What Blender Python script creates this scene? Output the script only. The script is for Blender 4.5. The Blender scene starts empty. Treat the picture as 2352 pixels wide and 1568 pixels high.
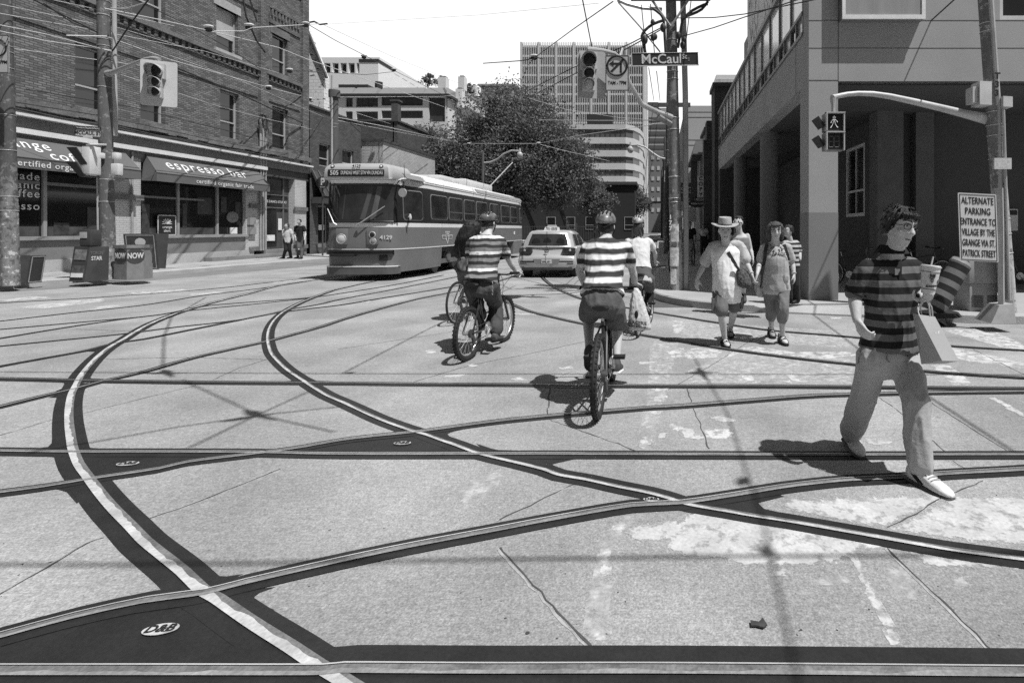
import bpy, bmesh, math, random
import numpy as np
from mathutils import Vector as V, Matrix, noise as mnoise
random.seed(7)
R = math.radians
SC = bpy.context.scene
# ---------------------------------------------------------------- camera
F, CX, CY, H = 1200.0, 1513.0, 527.0, 1.53      # focal length and vanishing point in reference pixels (2352 wide), eye height
cam = bpy.data.cameras.new('camera'); camo = bpy.data.objects.new('camera', cam); SC.collection.objects.link(camo)
camo.location = (0, 0, H); camo.rotation_euler = (R(90), 0, 0)
cam.sensor_width = 36; cam.lens = F/2352*36
cam.shift_x = (1176-CX)/2352; cam.shift_y = (CY-784)/2352
cam.clip_start = .05; cam.clip_end = 3000
SC.camera = camo
# ---------------------------------------------------------------- sun and sky (black and white film: neutral light)
LD = V((-.42, .28, -1)).normalized()            # direction the sunlight travels
sun = bpy.data.lights.new('sun', 'SUN'); suno = bpy.data.objects.new('sun', sun); SC.collection.objects.link(suno)
suno.rotation_euler = LD.to_track_quat('-Z', 'Y').to_euler()
sun.energy = 5.0; sun.angle = R(.5); sun.color = (1, 1, 1)
wd = bpy.data.worlds.new('World'); SC.world = wd; wd.use_nodes = True
nt = wd.node_tree; nt.nodes.clear()
def wn(t, **k):
    n = nt.nodes.new(t)
    for a, b in k.items(): setattr(n, a, b)
    return n
sky = wn('ShaderNodeTexSky', sky_type='NISHITA'); sky.sun_disc = False
sky.sun_elevation = math.asin(-LD.z); sky.sun_rotation = math.atan2(-LD.x, -LD.y); sky.dust_density = 3
bw = wn('ShaderNodeRGBToBW'); nt.links.new(sky.outputs[0], bw.inputs[0])
tc = wn('ShaderNodeTexCoord'); sx = wn('ShaderNodeSeparateXYZ'); nt.links.new(tc.outputs['Generated'], sx.inputs[0])
# a bright bank of thin haze low in the sky at the far end of the street
def mr(sock, a, b, c, d):
    m = wn('ShaderNodeMapRange', interpolation_type='SMOOTHSTEP'); nt.links.new(sock, m.inputs[0])
    for i, v in enumerate((a, b, c, d)): m.inputs[i+1].default_value = v
    return m.outputs[0]
def mth(op, a, b):
    m = wn('ShaderNodeMath', operation=op)
    for i, v in enumerate((a, b)):
        if isinstance(v, (int, float)): m.inputs[i].default_value = v
        else: nt.links.new(v, m.inputs[i])
    return m.outputs[0]
bank = mth('MULTIPLY', mr(sx.outputs['Z'], .50, .62, 1, 0), mr(sx.outputs['Y'], .25, .55, 0, 1))
skyv = mth('ADD', mth('MULTIPLY', bw.outputs[0], .66), mth('MULTIPLY', bank, 19.0))
bg = wn('ShaderNodeBackground'); bg.inputs[1].default_value = .055
nt.links.new(skyv, bg.inputs[0])
ow = wn('ShaderNodeOutputWorld'); nt.links.new(bg.outputs[0], ow.inputs[0])
SC.view_settings.view_transform = 'Standard'; SC.view_settings.look = 'None'
SC.view_settings.exposure = 0; SC.view_settings.gamma = 1
SC.render.engine = 'CYCLES'
SC.cycles.max_bounces = 6; SC.cycles.diffuse_bounces = 3; SC.cycles.glossy_bounces = 3; SC.cycles.transparent_max_bounces = 12
SC.cycles.use_denoising = False
SC.cycles.sample_clamp_indirect = 6

# ---------------------------------------------------------------- helpers
def W(x, y, Y): return V(((x-CX)*Y/F, Y, H-(y-CY)*Y/F))
def G(x, y, z=0.0):
    Y = F*(H-z)/(y-CY); return V(((x-CX)*Y/F, Y, z))
def link(o, parent=None):
    SC.collection.objects.link(o)
    if parent is not None: o.parent = parent
    return o
def wloc(o):
    p = V((0, 0, 0))
    while o is not None: p += o.location; o = o.parent
    return p
def tag(o, label=None, cat=None, group=None, kind=None):
    if label: o['label'] = label
    if cat: o['category'] = cat
    if group: o['group'] = group
    if kind: o['kind'] = kind
    return o
def thing(name, label, cat, loc=(0, 0, 0), group=None):
    o = bpy.data.objects.new(name, None); o.empty_display_size = .1; o.location = loc
    link(o); return tag(o, label, cat, group)
def copy_tree(o, parent=None):
    c = o.copy(); SC.collection.objects.link(c); c.parent = parent
    for ch in list(o.children): copy_tree(ch, c)
    return c
MATS = {}
def M(name, v=.3, rough=.8, var=.12, scale=3., fine=.10, fscale=60., bump=0., bscale=60., metal=0., spec=.4, aniso=(1, 1, 1), coat=0.):
    """neutral grey material with large-scale tone variation, fine grain and bump"""
    if name in MATS: return MATS[name]
    m = bpy.data.materials.new(name); m.use_nodes = True; MATS[name] = m
    t = m.node_tree; N = t.nodes; b = N['Principled BSDF']; L = t.links.new
    b.inputs['Roughness'].default_value = rough; b.inputs['Metallic'].default_value = metal
    b.inputs['Specular IOR Level'].default_value = spec; b.inputs['Coat Weight'].default_value = coat
    tcn = N.new('ShaderNodeTexCoord'); mp = N.new('ShaderNodeMapping'); mp.inputs['Scale'].default_value = aniso
    L(tcn.outputs['Object'], mp.inputs[0])
    n1 = N.new('ShaderNodeTexNoise'); n1.inputs['Scale'].default_value = scale; n1.inputs['Detail'].default_value = 5; L(mp.outputs[0], n1.inputs[0])
    n2 = N.new('ShaderNodeTexNoise'); n2.inputs['Scale'].default_value = fscale; n2.inputs['Detail'].default_value = 3; L(mp.outputs[0], n2.inputs[0])
    r1 = N.new('ShaderNodeMapRange'); L(n1.outputs[0], r1.inputs[0])
    for i, q in enumerate((.25, .75, 1-var, 1+var)): r1.inputs[i+1].default_value = q
    r2 = N.new('ShaderNodeMapRange'); L(n2.outputs[0], r2.inputs[0])
    for i, q in enumerate((.25, .75, 1-fine, 1+fine)): r2.inputs[i+1].default_value = q
    mu = N.new('ShaderNodeMath'); mu.operation = 'MULTIPLY'; L(r1.outputs[0], mu.inputs[0]); L(r2.outputs[0], mu.inputs[1])
    m2 = N.new('ShaderNodeMath'); m2.operation = 'MULTIPLY'; L(mu.outputs[0], m2.inputs[0]); m2.inputs[1].default_value = v; m2.name = 'val'
    L(m2.outputs[0], b.inputs['Base Color'])
    if bump:
        bp = N.new('ShaderNodeBump'); bp.inputs['Strength'].default_value = bump; bp.inputs['Distance'].default_value = .02
        n3 = N.new('ShaderNodeTexNoise'); n3.inputs['Scale'].default_value = bscale; n3.inputs['Detail'].default_value = 4; L(mp.outputs[0], n3.inputs[0])
        L(n3.outputs[0], bp.inputs['Height']); L(bp.outputs[0], b.inputs['Normal'])
    return m
def nodes(m):
    t = m.node_tree; return t.nodes, t.links.new, t.nodes['Principled BSDF'], t.nodes['val']
def mathn(N, L, op, a, b=None, c=None):
    q = N.new('ShaderNodeMath'); q.operation = op
    for i, s in enumerate((a, b, c)):
        if s is None: continue
        if isinstance(s, (int, float)): q.inputs[i].default_value = s
        else: L(s, q.inputs[i])
    return q.outputs[0]
def brickmat(name, v1, v2, mortar, bw=.23, bh=.075, var=.15, msize=.012):
    m = M(name, 1., .9, var, 1.2, .08, 40); N, L, b, val = nodes(m)
    tcn = N.new('ShaderNodeTexCoord'); s = N.new('ShaderNodeSeparateXYZ'); L(tcn.outputs['Object'], s.inputs[0])
    u = mathn(N, L, 'ADD', s.outputs[0], s.outputs[1]); c = N.new('ShaderNodeCombineXYZ'); L(u, c.inputs[0]); L(s.outputs[2], c.inputs[1])
    br = N.new('ShaderNodeTexBrick'); L(c.outputs[0], br.inputs['Vector']); br.inputs['Scale'].default_value = 1
    br.inputs['Brick Width'].default_value = bw; br.inputs['Row Height'].default_value = bh; br.inputs['Mortar Size'].default_value = msize
    br.inputs['Color1'].default_value = (v1,)*3+(1,); br.inputs['Color2'].default_value = (v2,)*3+(1,); br.inputs['Mortar'].default_value = (mortar,)*3+(1,)
    br.inputs['Bias'].default_value = 0
    q = N.new('ShaderNodeRGBToBW'); L(br.outputs[0], q.inputs[0])
    L(mathn(N, L, 'MULTIPLY', q.outputs[0], val.outputs[0]), b.inputs['Base Color'])
    bp = N.new('ShaderNodeBump'); bp.inputs['Strength'].default_value = .4; bp.inputs['Distance'].default_value = .01
    inv = mathn(N, L, 'SUBTRACT', 1., br.outputs['Fac']); L(inv, bp.inputs['Height']); L(bp.outputs[0], b.inputs['Normal'])
    return m
def stripemat(name, bands, period, offs=0., rough=.85, var=.06, wob=.02, bump=.25, axis=2):
    """cloth with horizontal bands: bands = [(end fraction, value)...]"""
    m = M(name, 1., rough, var, 6, .06, 200, bump, 14); N, L, b, val = nodes(m)
    tcn = N.new('ShaderNodeTexCoord'); s = N.new('ShaderNodeSeparateXYZ'); L(tcn.outputs['Object'], s.inputs[0])
    nz = N.new('ShaderNodeTexNoise'); nz.inputs['Scale'].default_value = 5; L(tcn.outputs['Object'], nz.inputs[0])
    z = mathn(N, L, 'ADD', s.outputs[axis], mathn(N, L, 'MULTIPLY', nz.outputs[0], wob))
    fr = mathn(N, L, 'FRACT', mathn(N, L, 'DIVIDE', mathn(N, L, 'ADD', z, 50*period+offs), period))
    cr = N.new('ShaderNodeValToRGB'); cr.color_ramp.interpolation = 'CONSTANT'; L(fr, cr.inputs[0]); e = cr.color_ramp.elements
    e[0].position = 0; e[0].color = (bands[0][1],)*3+(1,); e.remove(e[1]); p = bands[0][0]
    for q, vv in bands[1:]:
        n = e.new(p); n.color = (vv,)*3+(1,); p = q
    g = N.new('ShaderNodeRGBToBW'); L(cr.outputs[0], g.inputs[0])
    L(mathn(N, L, 'MULTIPLY', g.outputs[0], val.outputs[0]), b.inputs['Base Color'])
    return m
class MB:
    def __init__(s): s.v = []; s.f = []
    def add(s, vs, fs):
        o = len(s.v); s.v += [tuple(p) for p in vs]; s.f += [tuple(i+o for i in f) for f in fs]; return s
    def quad(s, a, b, c, d): return s.add((a, b, c, d), ((0, 1, 2, 3),))
    def box(s, x0, x1, y0, y1, z0, z1, bev=0.):
        if x0 > x1: x0, x1 = x1, x0
        if y0 > y1: y0, y1 = y1, y0
        if z0 > z1: z0, z1 = z1, z0
        if bev:
            bm = bmesh.new(); bmesh.ops.create_cube(bm, size=1)
            for v in bm.verts: v.co = V((x0+(v.co.x+.5)*(x1-x0), y0+(v.co.y+.5)*(y1-y0), z0+(v.co.z+.5)*(z1-z0)))
            bmesh.ops.bevel(bm, geom=bm.edges[:], offset=bev, segments=2, affect='EDGES', profile=.5)
            s.bm(bm); return s
        p = [(x0, y0, z0), (x1, y0, z0), (x1, y1, z0), (x0, y1, z0), (x0, y0, z1), (x1, y0, z1), (x1, y1, z1), (x0, y1, z1)]
        return s.add(p, ((0, 3, 2, 1), (4, 5, 6, 7), (0, 1, 5, 4), (1, 2, 6, 5), (2, 3, 7, 6), (3, 0, 4, 7)))
    def bm(s, bm):
        bm.verts.ensure_lookup_table(); bm.verts.index_update()
        s.add([v.co.copy() for v in bm.verts], [[v.index for v in f.verts] for f in bm.faces]); bm.free()
    def obox(s, c, ax, ay, az):
        """box from centre and three half-axis vectors"""
        c = V(c); ax, ay, az = V(ax), V(ay), V(az)
        p = [c+i*ax+j*ay+k*az for k in (-1, 1) for i, j in ((-1, -1), (1, -1), (1, 1), (-1, 1))]
        return s.add(p, ((0, 3, 2, 1), (4, 5, 6, 7), (0, 1, 5, 4), (1, 2, 6, 5), (2, 3, 7, 6), (3, 0, 4, 7)))
    def hexa(s, p): return s.add(p, ((0, 3, 2, 1), (4, 5, 6, 7), (0, 1, 5, 4), (1, 2, 6, 5), (2, 3, 7, 6), (3, 0, 4, 7)))
    def prism(s, poly, d):
        """closed polygon of 3d points extruded by vector d"""
        d = V(d); n = len(poly); a = [V(p) for p in poly]; b = [p+d for p in a]
        fs = [tuple(range(n))[::-1], tuple(range(n, 2*n))] + [(i, (i+1) % n, n+(i+1) % n, n+i) for i in range(n)]
        return s.add(a+b, fs)
    def loft(s, rings, caps=True, closed=True):
        n = len(rings[0]); vs = [p for r in rings for p in r]; fs = []
        for k in range(len(rings)-1):
            for i in range(n if closed else n-1):
                j = (i+1) % n; fs.append((k*n+i, k*n+j, (k+1)*n+j, (k+1)*n+i))
        if caps: fs += [tuple(range(n))[::-1], tuple(range((len(rings)-1)*n, len(rings)*n))]
        return s.add(vs, fs)
    def tube(s, pts, r, n=8, caps=True, flat=None):
        pts = [V(p) for p in pts]; rs = r if isinstance(r, (list, tuple)) else [r]*len(pts); rings = []
        up = None
        for i, p in enumerate(pts):
            d = (pts[min(i+1, len(pts)-1)]-pts[max(i-1, 0)])
            if d.length < 1e-9: d = V((0, 0, 1))
            d.normalize()
            if up is None: up = V((0, 0, 1)) if abs(d.z) < .9 else V((0, 1, 0))
            a = d.cross(up)
            if a.length < 1e-4: a = d.cross(V((1, 0, .01)))
            a.normalize(); b = a.cross(d); up = b
            rr = rs[i]; ra, rb = rr if isinstance(rr, (tuple, list)) else (rr, rr)
            rings.append([p+a*ra*math.cos(t*2*math.pi/n)+b*rb*math.sin(t*2*math.pi/n) for t in range(n)])
        return s.loft(rings, caps)
    def ball(s, c, r, n=12, m=8, ax=None):
        c = V(c); r = r if isinstance(r, (tuple, list)) else (r, r, r); rings = []
        for k in range(m+1):
            t = math.pi*k/m; q = max(math.sin(t), .02)
            ring = [V((r[0]*q*math.cos(2*math.pi*i/n), r[1]*q*math.sin(2*math.pi*i/n), -r[2]*math.cos(t))) for i in range(n)]
            rings.append([c+(ax @ p if ax else p) for p in ring])
        return s.loft(rings)
    def torus(s, c, R_, r, axis, n=32, m=8, a0=0, a1=2*math.pi):
        c = V(c); axis = V(axis).normalized(); u = axis.orthogonal().normalized(); w = axis.cross(u); full = abs(a1-a0-2*math.pi) < 1e-6
        rings = []
        for i in range(n if full else n+1):
            t = a0+(a1-a0)*i/n; d = u*math.cos(t)+w*math.sin(t)
            rings.append([c+d*R_+(d*math.cos(2*math.pi*k/m)+axis*math.sin(2*math.pi*k/m))*r for k in range(m)])
        if full: rings.append(rings[0])
        return s.loft(rings, caps=not full)
    def cyl(s, c, axis, r, h, n=24, r2=None):
        c = V(c); axis = V(axis).normalized(); u = axis.orthogonal().normalized(); w = axis.cross(u); r2 = r if r2 is None else r2
        return s.loft([[c+axis*(h*k)+(u*math.cos(2*math.pi*i/n)+w*math.sin(2*math.pi*i/n))*q for i in range(n)] for k, q in ((0, r), (1, r2))])
    def mesh(s, off=(0, 0, 0), smooth=35.):
        me = bpy.data.meshes.new('mesh'); o = V(off)
        me.from_pydata([(p[0]-o.x, p[1]-o.y, p[2]-o.z) for p in s.v], [], s.f); me.validate()
        bm = bmesh.new(); bm.from_mesh(me); bmesh.ops.recalc_face_normals(bm, faces=bm.faces[:]); bm.to_mesh(me); bm.free()
        if smooth:
            me.polygons.foreach_set('use_smooth', [True]*len(me.polygons)); me.set_sharp_from_angle(angle=R(smooth))
        me.update(); return me
    def build(s, name, mat, parent=None, smooth=35., loc=None):
        off = wloc(parent) if parent is not None else V(loc or (0, 0, 0))
        me = s.mesh(off, smooth); me.name = name; o = bpy.data.objects.new(name, me); me.materials.append(mat)
        if parent is None: o.location = off
        link(o, parent); return o
def struct(name, mb, mat, label=None, smooth=35.):
    o = mb.build(name, mat, None, smooth); return tag(o, label, None, None, 'structure')
def solid(name, mb, mat, label, cat, group=None, smooth=35.):
    """a thing of one mesh, origin at its lowest middle"""
    xs = [p[0] for p in mb.v]; ys = [p[1] for p in mb.v]; zs = [p[2] for p in mb.v]
    o = mb.build(name, mat, None, smooth, ((min(xs)+max(xs))/2, (min(ys)+max(ys))/2, min(zs))); return tag(o, label, cat, group)
def text(s, size, mat, parent, org, xd=(1, 0, 0), ud=(0, 0, 1), align='CENTER', bold=0., depth=.004, name='lettering', sp=1., sx_=1.):
    if '\n' in s:
        L_ = s.split('\n'); u_ = V(ud).normalized()
        for i, q in enumerate(L_): r_ = text(q, size, mat, parent, V(org)+u_*size*((len(L_)-1)/2-i), xd, ud, align, bold, depth, name, sp, sx_)
        return r_
    c = bpy.data.curves.new('t', 'FONT'); c.body = s; c.size = size; c.align_x = align; c.align_y = 'CENTER'; c.extrude = depth/2; c.offset = bold*size; c.space_character = sp
    c.resolution_u = 3
    o = bpy.data.objects.new('t', c); SC.collection.objects.link(o); bpy.context.view_layer.update()
    me = bpy.data.meshes.new_from_object(o.evaluated_get(bpy.context.evaluated_depsgraph_get()))
    bpy.data.objects.remove(o); bpy.data.curves.remove(c)
    x = V(xd).normalized(); u = V(ud).normalized(); n = x.cross(u); org = V(org)-(wloc(parent) if parent is not None else V((0, 0, 0)))
    for v in me.vertices: v.co = org+x*(v.co.x*sx_)+u*v.co.y+n*v.co.z
    me.materials.clear(); me.materials.append(mat); me.name = name
    ob = bpy.data.objects.new(name, me); link(ob, parent); return ob
def evalmesh(me, mods):
    o = bpy.data.objects.new('tmp', me); SC.collection.objects.link(o)
    for t, kw in mods:
        md = o.modifiers.new(t, t)
        for a, b in kw.items(): setattr(md, a, b)
    bpy.context.view_layer.update()
    r = bpy.data.meshes.new_from_object(o.evaluated_get(bpy.context.evaluated_depsgraph_get()))
    bpy.data.objects.remove(o); return r
def crom(pts, step=.12):
    """Catmull-Rom through points, resampled about every step"""
    P = [V(p) for p in pts]; out = []
    for i in range(len(P)-1):
        a, b, c, d = P[max(i-1, 0)], P[i], P[i+1], P[min(i+2, len(P)-1)]
        n = max(2, int((c-b).length/step))
        for k in range(n):
            t = k/n
            out.append(.5*((2*b)+(c-a)*t+(2*a-5*b+4*c-d)*t*t+(3*b-a-3*c+d)*t**3))
    out.append(P[-1]); return out
# ---------------------------------------------------------------- ground, road, pavements
concrete = M('concrete', .325, .85, .20, .75, .26, 95, .3, 160)
N_, L_, b_, val_ = nodes(concrete)
# broom-finish streaks and small dark stains of the slabs
tcn = N_.new('ShaderNodeTexCoord'); mp = N_.new('ShaderNodeMapping'); mp.inputs['Rotation'].default_value = (0, 0, R(28)); mp.inputs['Scale'].default_value = (4, 90, 4); L_(tcn.outputs['Object'], mp.inputs[0])
n1 = N_.new('ShaderNodeTexNoise'); n1.inputs['Scale'].default_value = 1; n1.inputs['Detail'].default_value = 2; L_(mp.outputs[0], n1.inputs[0])
r1 = N_.new('ShaderNodeMapRange'); L_(n1.outputs[0], r1.inputs[0])
for i, q in enumerate((.3, .7, .93, 1.07)): r1.inputs[i+1].default_value = q
n2 = N_.new('ShaderNodeTexNoise'); n2.inputs['Scale'].default_value = 9; n2.inputs['Detail'].default_value = 2; L_(tcn.outputs['Object'], n2.inputs[0])
r2 = N_.new('ShaderNodeMapRange'); L_(n2.outputs[0], r2.inputs[0])
for i, q in enumerate((.68, .80, 1, .74)): r2.inputs[i+1].default_value = q
n4 = N_.new('ShaderNodeTexNoise'); n4.inputs['Scale'].default_value = 130; n4.inputs['Detail'].default_value = 3; n4.inputs['Roughness'].default_value = .7; L_(tcn.outputs['Object'], n4.inputs[0])
r4 = N_.new('ShaderNodeMapRange'); L_(n4.outputs[0], r4.inputs[0])
for i, q in enumerate((.38, .62, .78, 1.22)): r4.inputs[i+1].default_value = q
n5 = N_.new('ShaderNodeTexNoise'); n5.inputs['Scale'].default_value = 28; n5.inputs['Detail'].default_value = 4; n5.inputs['Roughness'].default_value = .75; L_(tcn.outputs['Object'], n5.inputs[0])
r5 = N_.new('ShaderNodeMapRange'); L_(n5.outputs[0], r5.inputs[0])
for i, q in enumerate((.30, .70, .80, 1.16)): r5.inputs[i+1].default_value = q
n6 = N_.new('ShaderNodeTexNoise'); n6.inputs['Scale'].default_value = .9; n6.inputs['Detail'].default_value = 5; n6.inputs['Roughness'].default_value = .6; L_(tcn.outputs['Object'], n6.inputs[0])
r6 = N_.new('ShaderNodeMapRange'); L_(n6.outputs[0], r6.inputs[0])
for i, q in enumerate((.35, .65, .80, 1.10)): r6.inputs[i+1].default_value = q
sp_ = mathn(N_, L_, 'MULTIPLY', mathn(N_, L_, 'MULTIPLY', r4.outputs[0], r5.outputs[0]), r6.outputs[0])
L_(mathn(N_, L_, 'MULTIPLY', mathn(N_, L_, 'MULTIPLY', val_.outputs[0], sp_), mathn(N_, L_, 'MULTIPLY', r1.outputs[0], r2.outputs[0])), b_.inputs['Base Color'])
walkm = M('pavement_concrete', .36, .85, .14, .8, .12, 50, .2, 90)
kerbm = M('kerb_concrete', .40, .85, .15, 2, .14, 40, .3, 60)
asph = M('asphalt', .11, .9, .2, .8, .2, 90, .3, 150)
steel = M('track_casting', .022, .50, .25, 5, .2, 80, .1, 60, spec=.3)
M('rail_groove_mid', .16, .6, .4, 7, .3, 70, .3, 60)
groove = M('rail_groove', .25, .75, .35, 4, .25, 60, .3, 60)
grooveb = M('rail_groove_pale', .46, .8, .3, 5, .2, 50, .3, 60)
groovet = M('rail_groove_thin', .10, .6, .4, 2, .2, 60)
shine = M('rail_shine', .85, .25, .1, 3, .1, 60, metal=.6)
jointm = M('joint_dirt', .07, .9, .3, 8, .2, 60)
chipm = M('joint_chips', .36, .9, .2, 8, .2, 60)
m = MB(); m.box(-400, 400, -40, 900, -1.0, 0); struct('ground', m, asph, 'asphalt ground of the city beyond the crossing')
m = MB()
m.box(-17.0, -.15, -6, 32, -.2, .003); m.box(-.15, 40, -6, 10.2, -.2, .003)
struct('road', m, concrete, 'pale concrete road slabs of the streetcar crossing')
# right pavement: corner rounded, low kerb in front
def arc(cx, cy, r, a0, a1, n=10): return [(cx+r*math.cos(R(a0+(a1-a0)*i/n)), cy+r*math.sin(R(a0+(a1-a0)*i/n))) for i in range(n+1)]
KR = [(-.15, 160), (-.15, 12.4)] + arc(2.4, 12.1, 2.55, 180, 262, 12) + [(3.4, 9.15), (4.2, 8.75), (5.2, 8.45), (6.5, 8.36), (40, 8.36)]
KL = [(-16.15, 160), (-16.25, 24), (-16.6, 16), (-16.75, 13.6), (-17.2, 12.1), (-18.4, 11.2), (-60, 11.0)]
def pave(name, K, far, lab, klab, zt=.15, w=.17):
    poly = [V((x, y, -.1)) for x, y in K]
    kb = MB(); P = [V((x, y, 0)) for x, y in K]; rings = []
    for i, p in enumerate(P):
        d = (P[min(i+1, len(P)-1)]-P[max(i-1, 0)]).normalized(); s = 1 if far > 0 else -1
        nrm = V((-d.y, d.x, 0))*s
        lo = zt*(1 if not (far > 0 and 2.0 < p.x < 4.0 and p.y < 11) else .35)
        rings.append([p+V((0, 0, -.1)), p+V((0, 0, lo-.02)), p+nrm*.025+V((0, 0, lo+.004)), p+nrm*w+V((0, 0, zt+.004)), p+nrm*w+V((0, 0, -.1))])
    kb.loft(rings); struct('kerb', kb, kerbm, klab)
    inner = [p+V((-(P[min(i+1, len(P)-1)]-P[max(i-1, 0)]).normalized().y, (P[min(i+1, len(P)-1)]-P[max(i-1, 0)]).normalized().x, 0))*(1 if far > 0 else -1)*(w-.01) for i, p in enumerate(P)]
    e = [V((far, inner[-1].y, 0)), V((far, inner[0].y, 0))]
    mb = MB(); mb.prism([V((p.x, p.y, -.1)) for p in inner+e], (0, 0, zt+.1)); return struct(name, mb, walkm, lab)
pave('pavement', KR, 40, 'pavement at the corner below the concrete building', 'kerb round the right-hand corner')
pave('pavement', KL, -60, 'pavement in front of the brick cafe', 'kerb in front of the brick cafe')
# dark asphalt lane along the left kerb and beyond the crossing
m = MB(); m.prism([V((-16.2, 12.2, 0)), V((-15.4, 13.5, 0)), V((-14.2, 24, 0)), V((-14.0, 90, 0)), V((-16.3, 90, 0)), V((-16.3, 24, 0)), V((-16.7, 14, 0))], (0, 0, .007)); struct('road_lane', m, M('asphalt_lane', .19, .9, .2, .7, .2, 70, .2, 100), 'darker asphalt strip along the cafe kerb')
m = MB(); m.box(-14.05, -.2, 32, 160, -.1, .005); struct('road', m, M('far_road', .2, .9, .2, .4, .1, 40), 'road running away between the buildings')
# ---------------------------------------------------------------- streetcar tracks, traced on the ground
BASE = {1: (0, 612.5), 2: (784, 612.5), 3: (1568, 612.5), 4: (0, 1078), 5: (784, 1078), 6: (1568, 1078)}
def TR(spec):
    out = []
    for tile, pts in spec:
        bx, by = BASE[tile]
        for x, y in pts: out.append(G(bx+x/3, by+y/3))
    return out
PL = [(1,[(2352,58),(2200,88),(1950,125),(1700,190),(1480,245),(1340,285),(1200,330),(1050,390),(930,455),(850,505),(770,550),(690,610),(620,680),(560,755),(525,820),(495,880),(480,950),(475,1020),(478,1100),(488,1180),(505,1270),(545,1370)]),(4,[(600,50),(650,120),(720,210),(800,300),(900,400),(1000,505),(1130,610),(1260,715),(1390,840),(1500,905),(1650,1010),(1800,1110),(2000,1235),(2200,1370),(2352,1460),(2700,1680)])]
PR = [(2,[(620,28),(350,75)]),(1,[(2352,150),(2250,180),(2130,225),(2040,265),(1960,310),(1900,360),(1860,420),(1845,480),(1850,540),(1870,600),(1920,660),(1980,715),(2060,770),(2150,830),(2250,890)]),(2,[(0,935),(120,990),(250,1050),(380,1100),(500,1140),(590,1165),(700,1205),(800,1240),(920,1285),(1050,1320),(1200,1355),(1400,1405)]),(5,[(1500,45),(1700,80),(1900,125),(2100,165),(2250,205)]),(6,[(0,240),(120,265),(300,295),(500,330),(700,360),(900,395),(1100,430),(1350,475),(1600,520),(1900,570),(2352,630),(2900,700)])]
HA = [(1,[(-600,768),(0,777),(300,783),(560,790),(900,795),(1500,803)]),(2,[(0,808),(600,815),(1200,818),(1700,825)]),(3,[(0,828),(700,830),(1500,837),(2352,845),(3200,852)])]
HB = [(1,[(-500,1274),(0,1278),(500,1285),(1000,1285),(1700,1287)]),(2,[(0,1300),(900,1300),(1500,1300)]),(3,[(0,1303),(800,1305),(1500,1305),(2352,1303),(3200,1303)])]
HC = [(4,[(-400,1405),(0,1405),(1000,1405),(2200,1405)]),(5,[(0,1390),(1000,1395)]),(6,[(0,1395),(2352,1415),(2900,1420)])]
O1 = [(4,[(-400,1270),(0,1165),(500,1030),(1000,920),(1400,865),(1700,790)]),(5,[(0,640),(500,535),(1000,440),(1500,345),(2000,260)]),(6,[(0,240),(400,180),(700,130),(1100,85),(1500,65),(1800,40),(2352,10),(2900,-30)])]
O2 = [(4,[(-400,225),(0,170),(300,130),(600,80),(800,50),(1100,5)]),(1,[(1300,1355),(1700,1305),(1900,1280),(2100,1250)]),(2,[(0,1205),(200,1180),(450,1155),(580,1140),(800,1110),(1100,1070),(1500,1030),(1800,1005),(2100,980)]),(3,[(0,965),(500,925),(900,895),(1300,882),(1700,874),(2352,866),(3000,862)])]
O3 = [(1,[(-300,1040),(0,970),(300,895),(500,850),(700,795),(1000,725),(1300,640),(1600,570),(1850,515),(2000,475),(2200,420)]),(2,[(0,370),(200,310),(500,230),(720,185),(950,140),(1180,70),(1290,30)])]
O4 = [(1,[(-300,750),(0,690),(300,635),(600,580),(800,530),(1000,500),(1300,440),(1600,380),(1850,330),(2100,295)]),(2,[(0,265),(300,215),(700,150),(1000,95)])]
O5 = [(1,[(-300,580),(0,550),(400,510),(850,465),(1200,420),(1600,375),(1850,330),(2000,295),(2200,260)]),(2,[(0,225),(400,150),(800,70),(1000,30)])]
O6 = [(1,[(-300,550),(0,497),(400,430),(800,370),(1150,325),(1400,275),(1600,255),(2100,218)]),(2,[(0,185),(400,120),(700,60)])]
O7 = [(1,[(-300,460),(0,435),(500,390),(1000,345),(1300,305),(1700,265),(2130,220)])]
O8 = [(1,[(-300,410),(0,378),(500,320),(1000,265),(1400,200),(1800,150),(2200,90)])]
O9 = [(1,[(-300,270),(0,252),(700,212),(1450,155),(1900,105),(2200,75)])]
S1 = [(2,[(1370,28),(1385,70),(1410,100),(1480,150),(1580,195),(1660,225),(1800,260),(2000,290),(2200,325)]),(3,[(0,350),(250,390),(600,440),(1100,482),(1500,520),(1850,550),(2352,580),(3000,610)])]
S2 = [(2,[(1000,180),(1175,260),(1300,310),(1500,360),(1660,395),(2000,460)]),(3,[(0,520),(300,570),(700,625),(1200,680),(1800,735),(2352,770),(3000,800)])]
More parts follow.
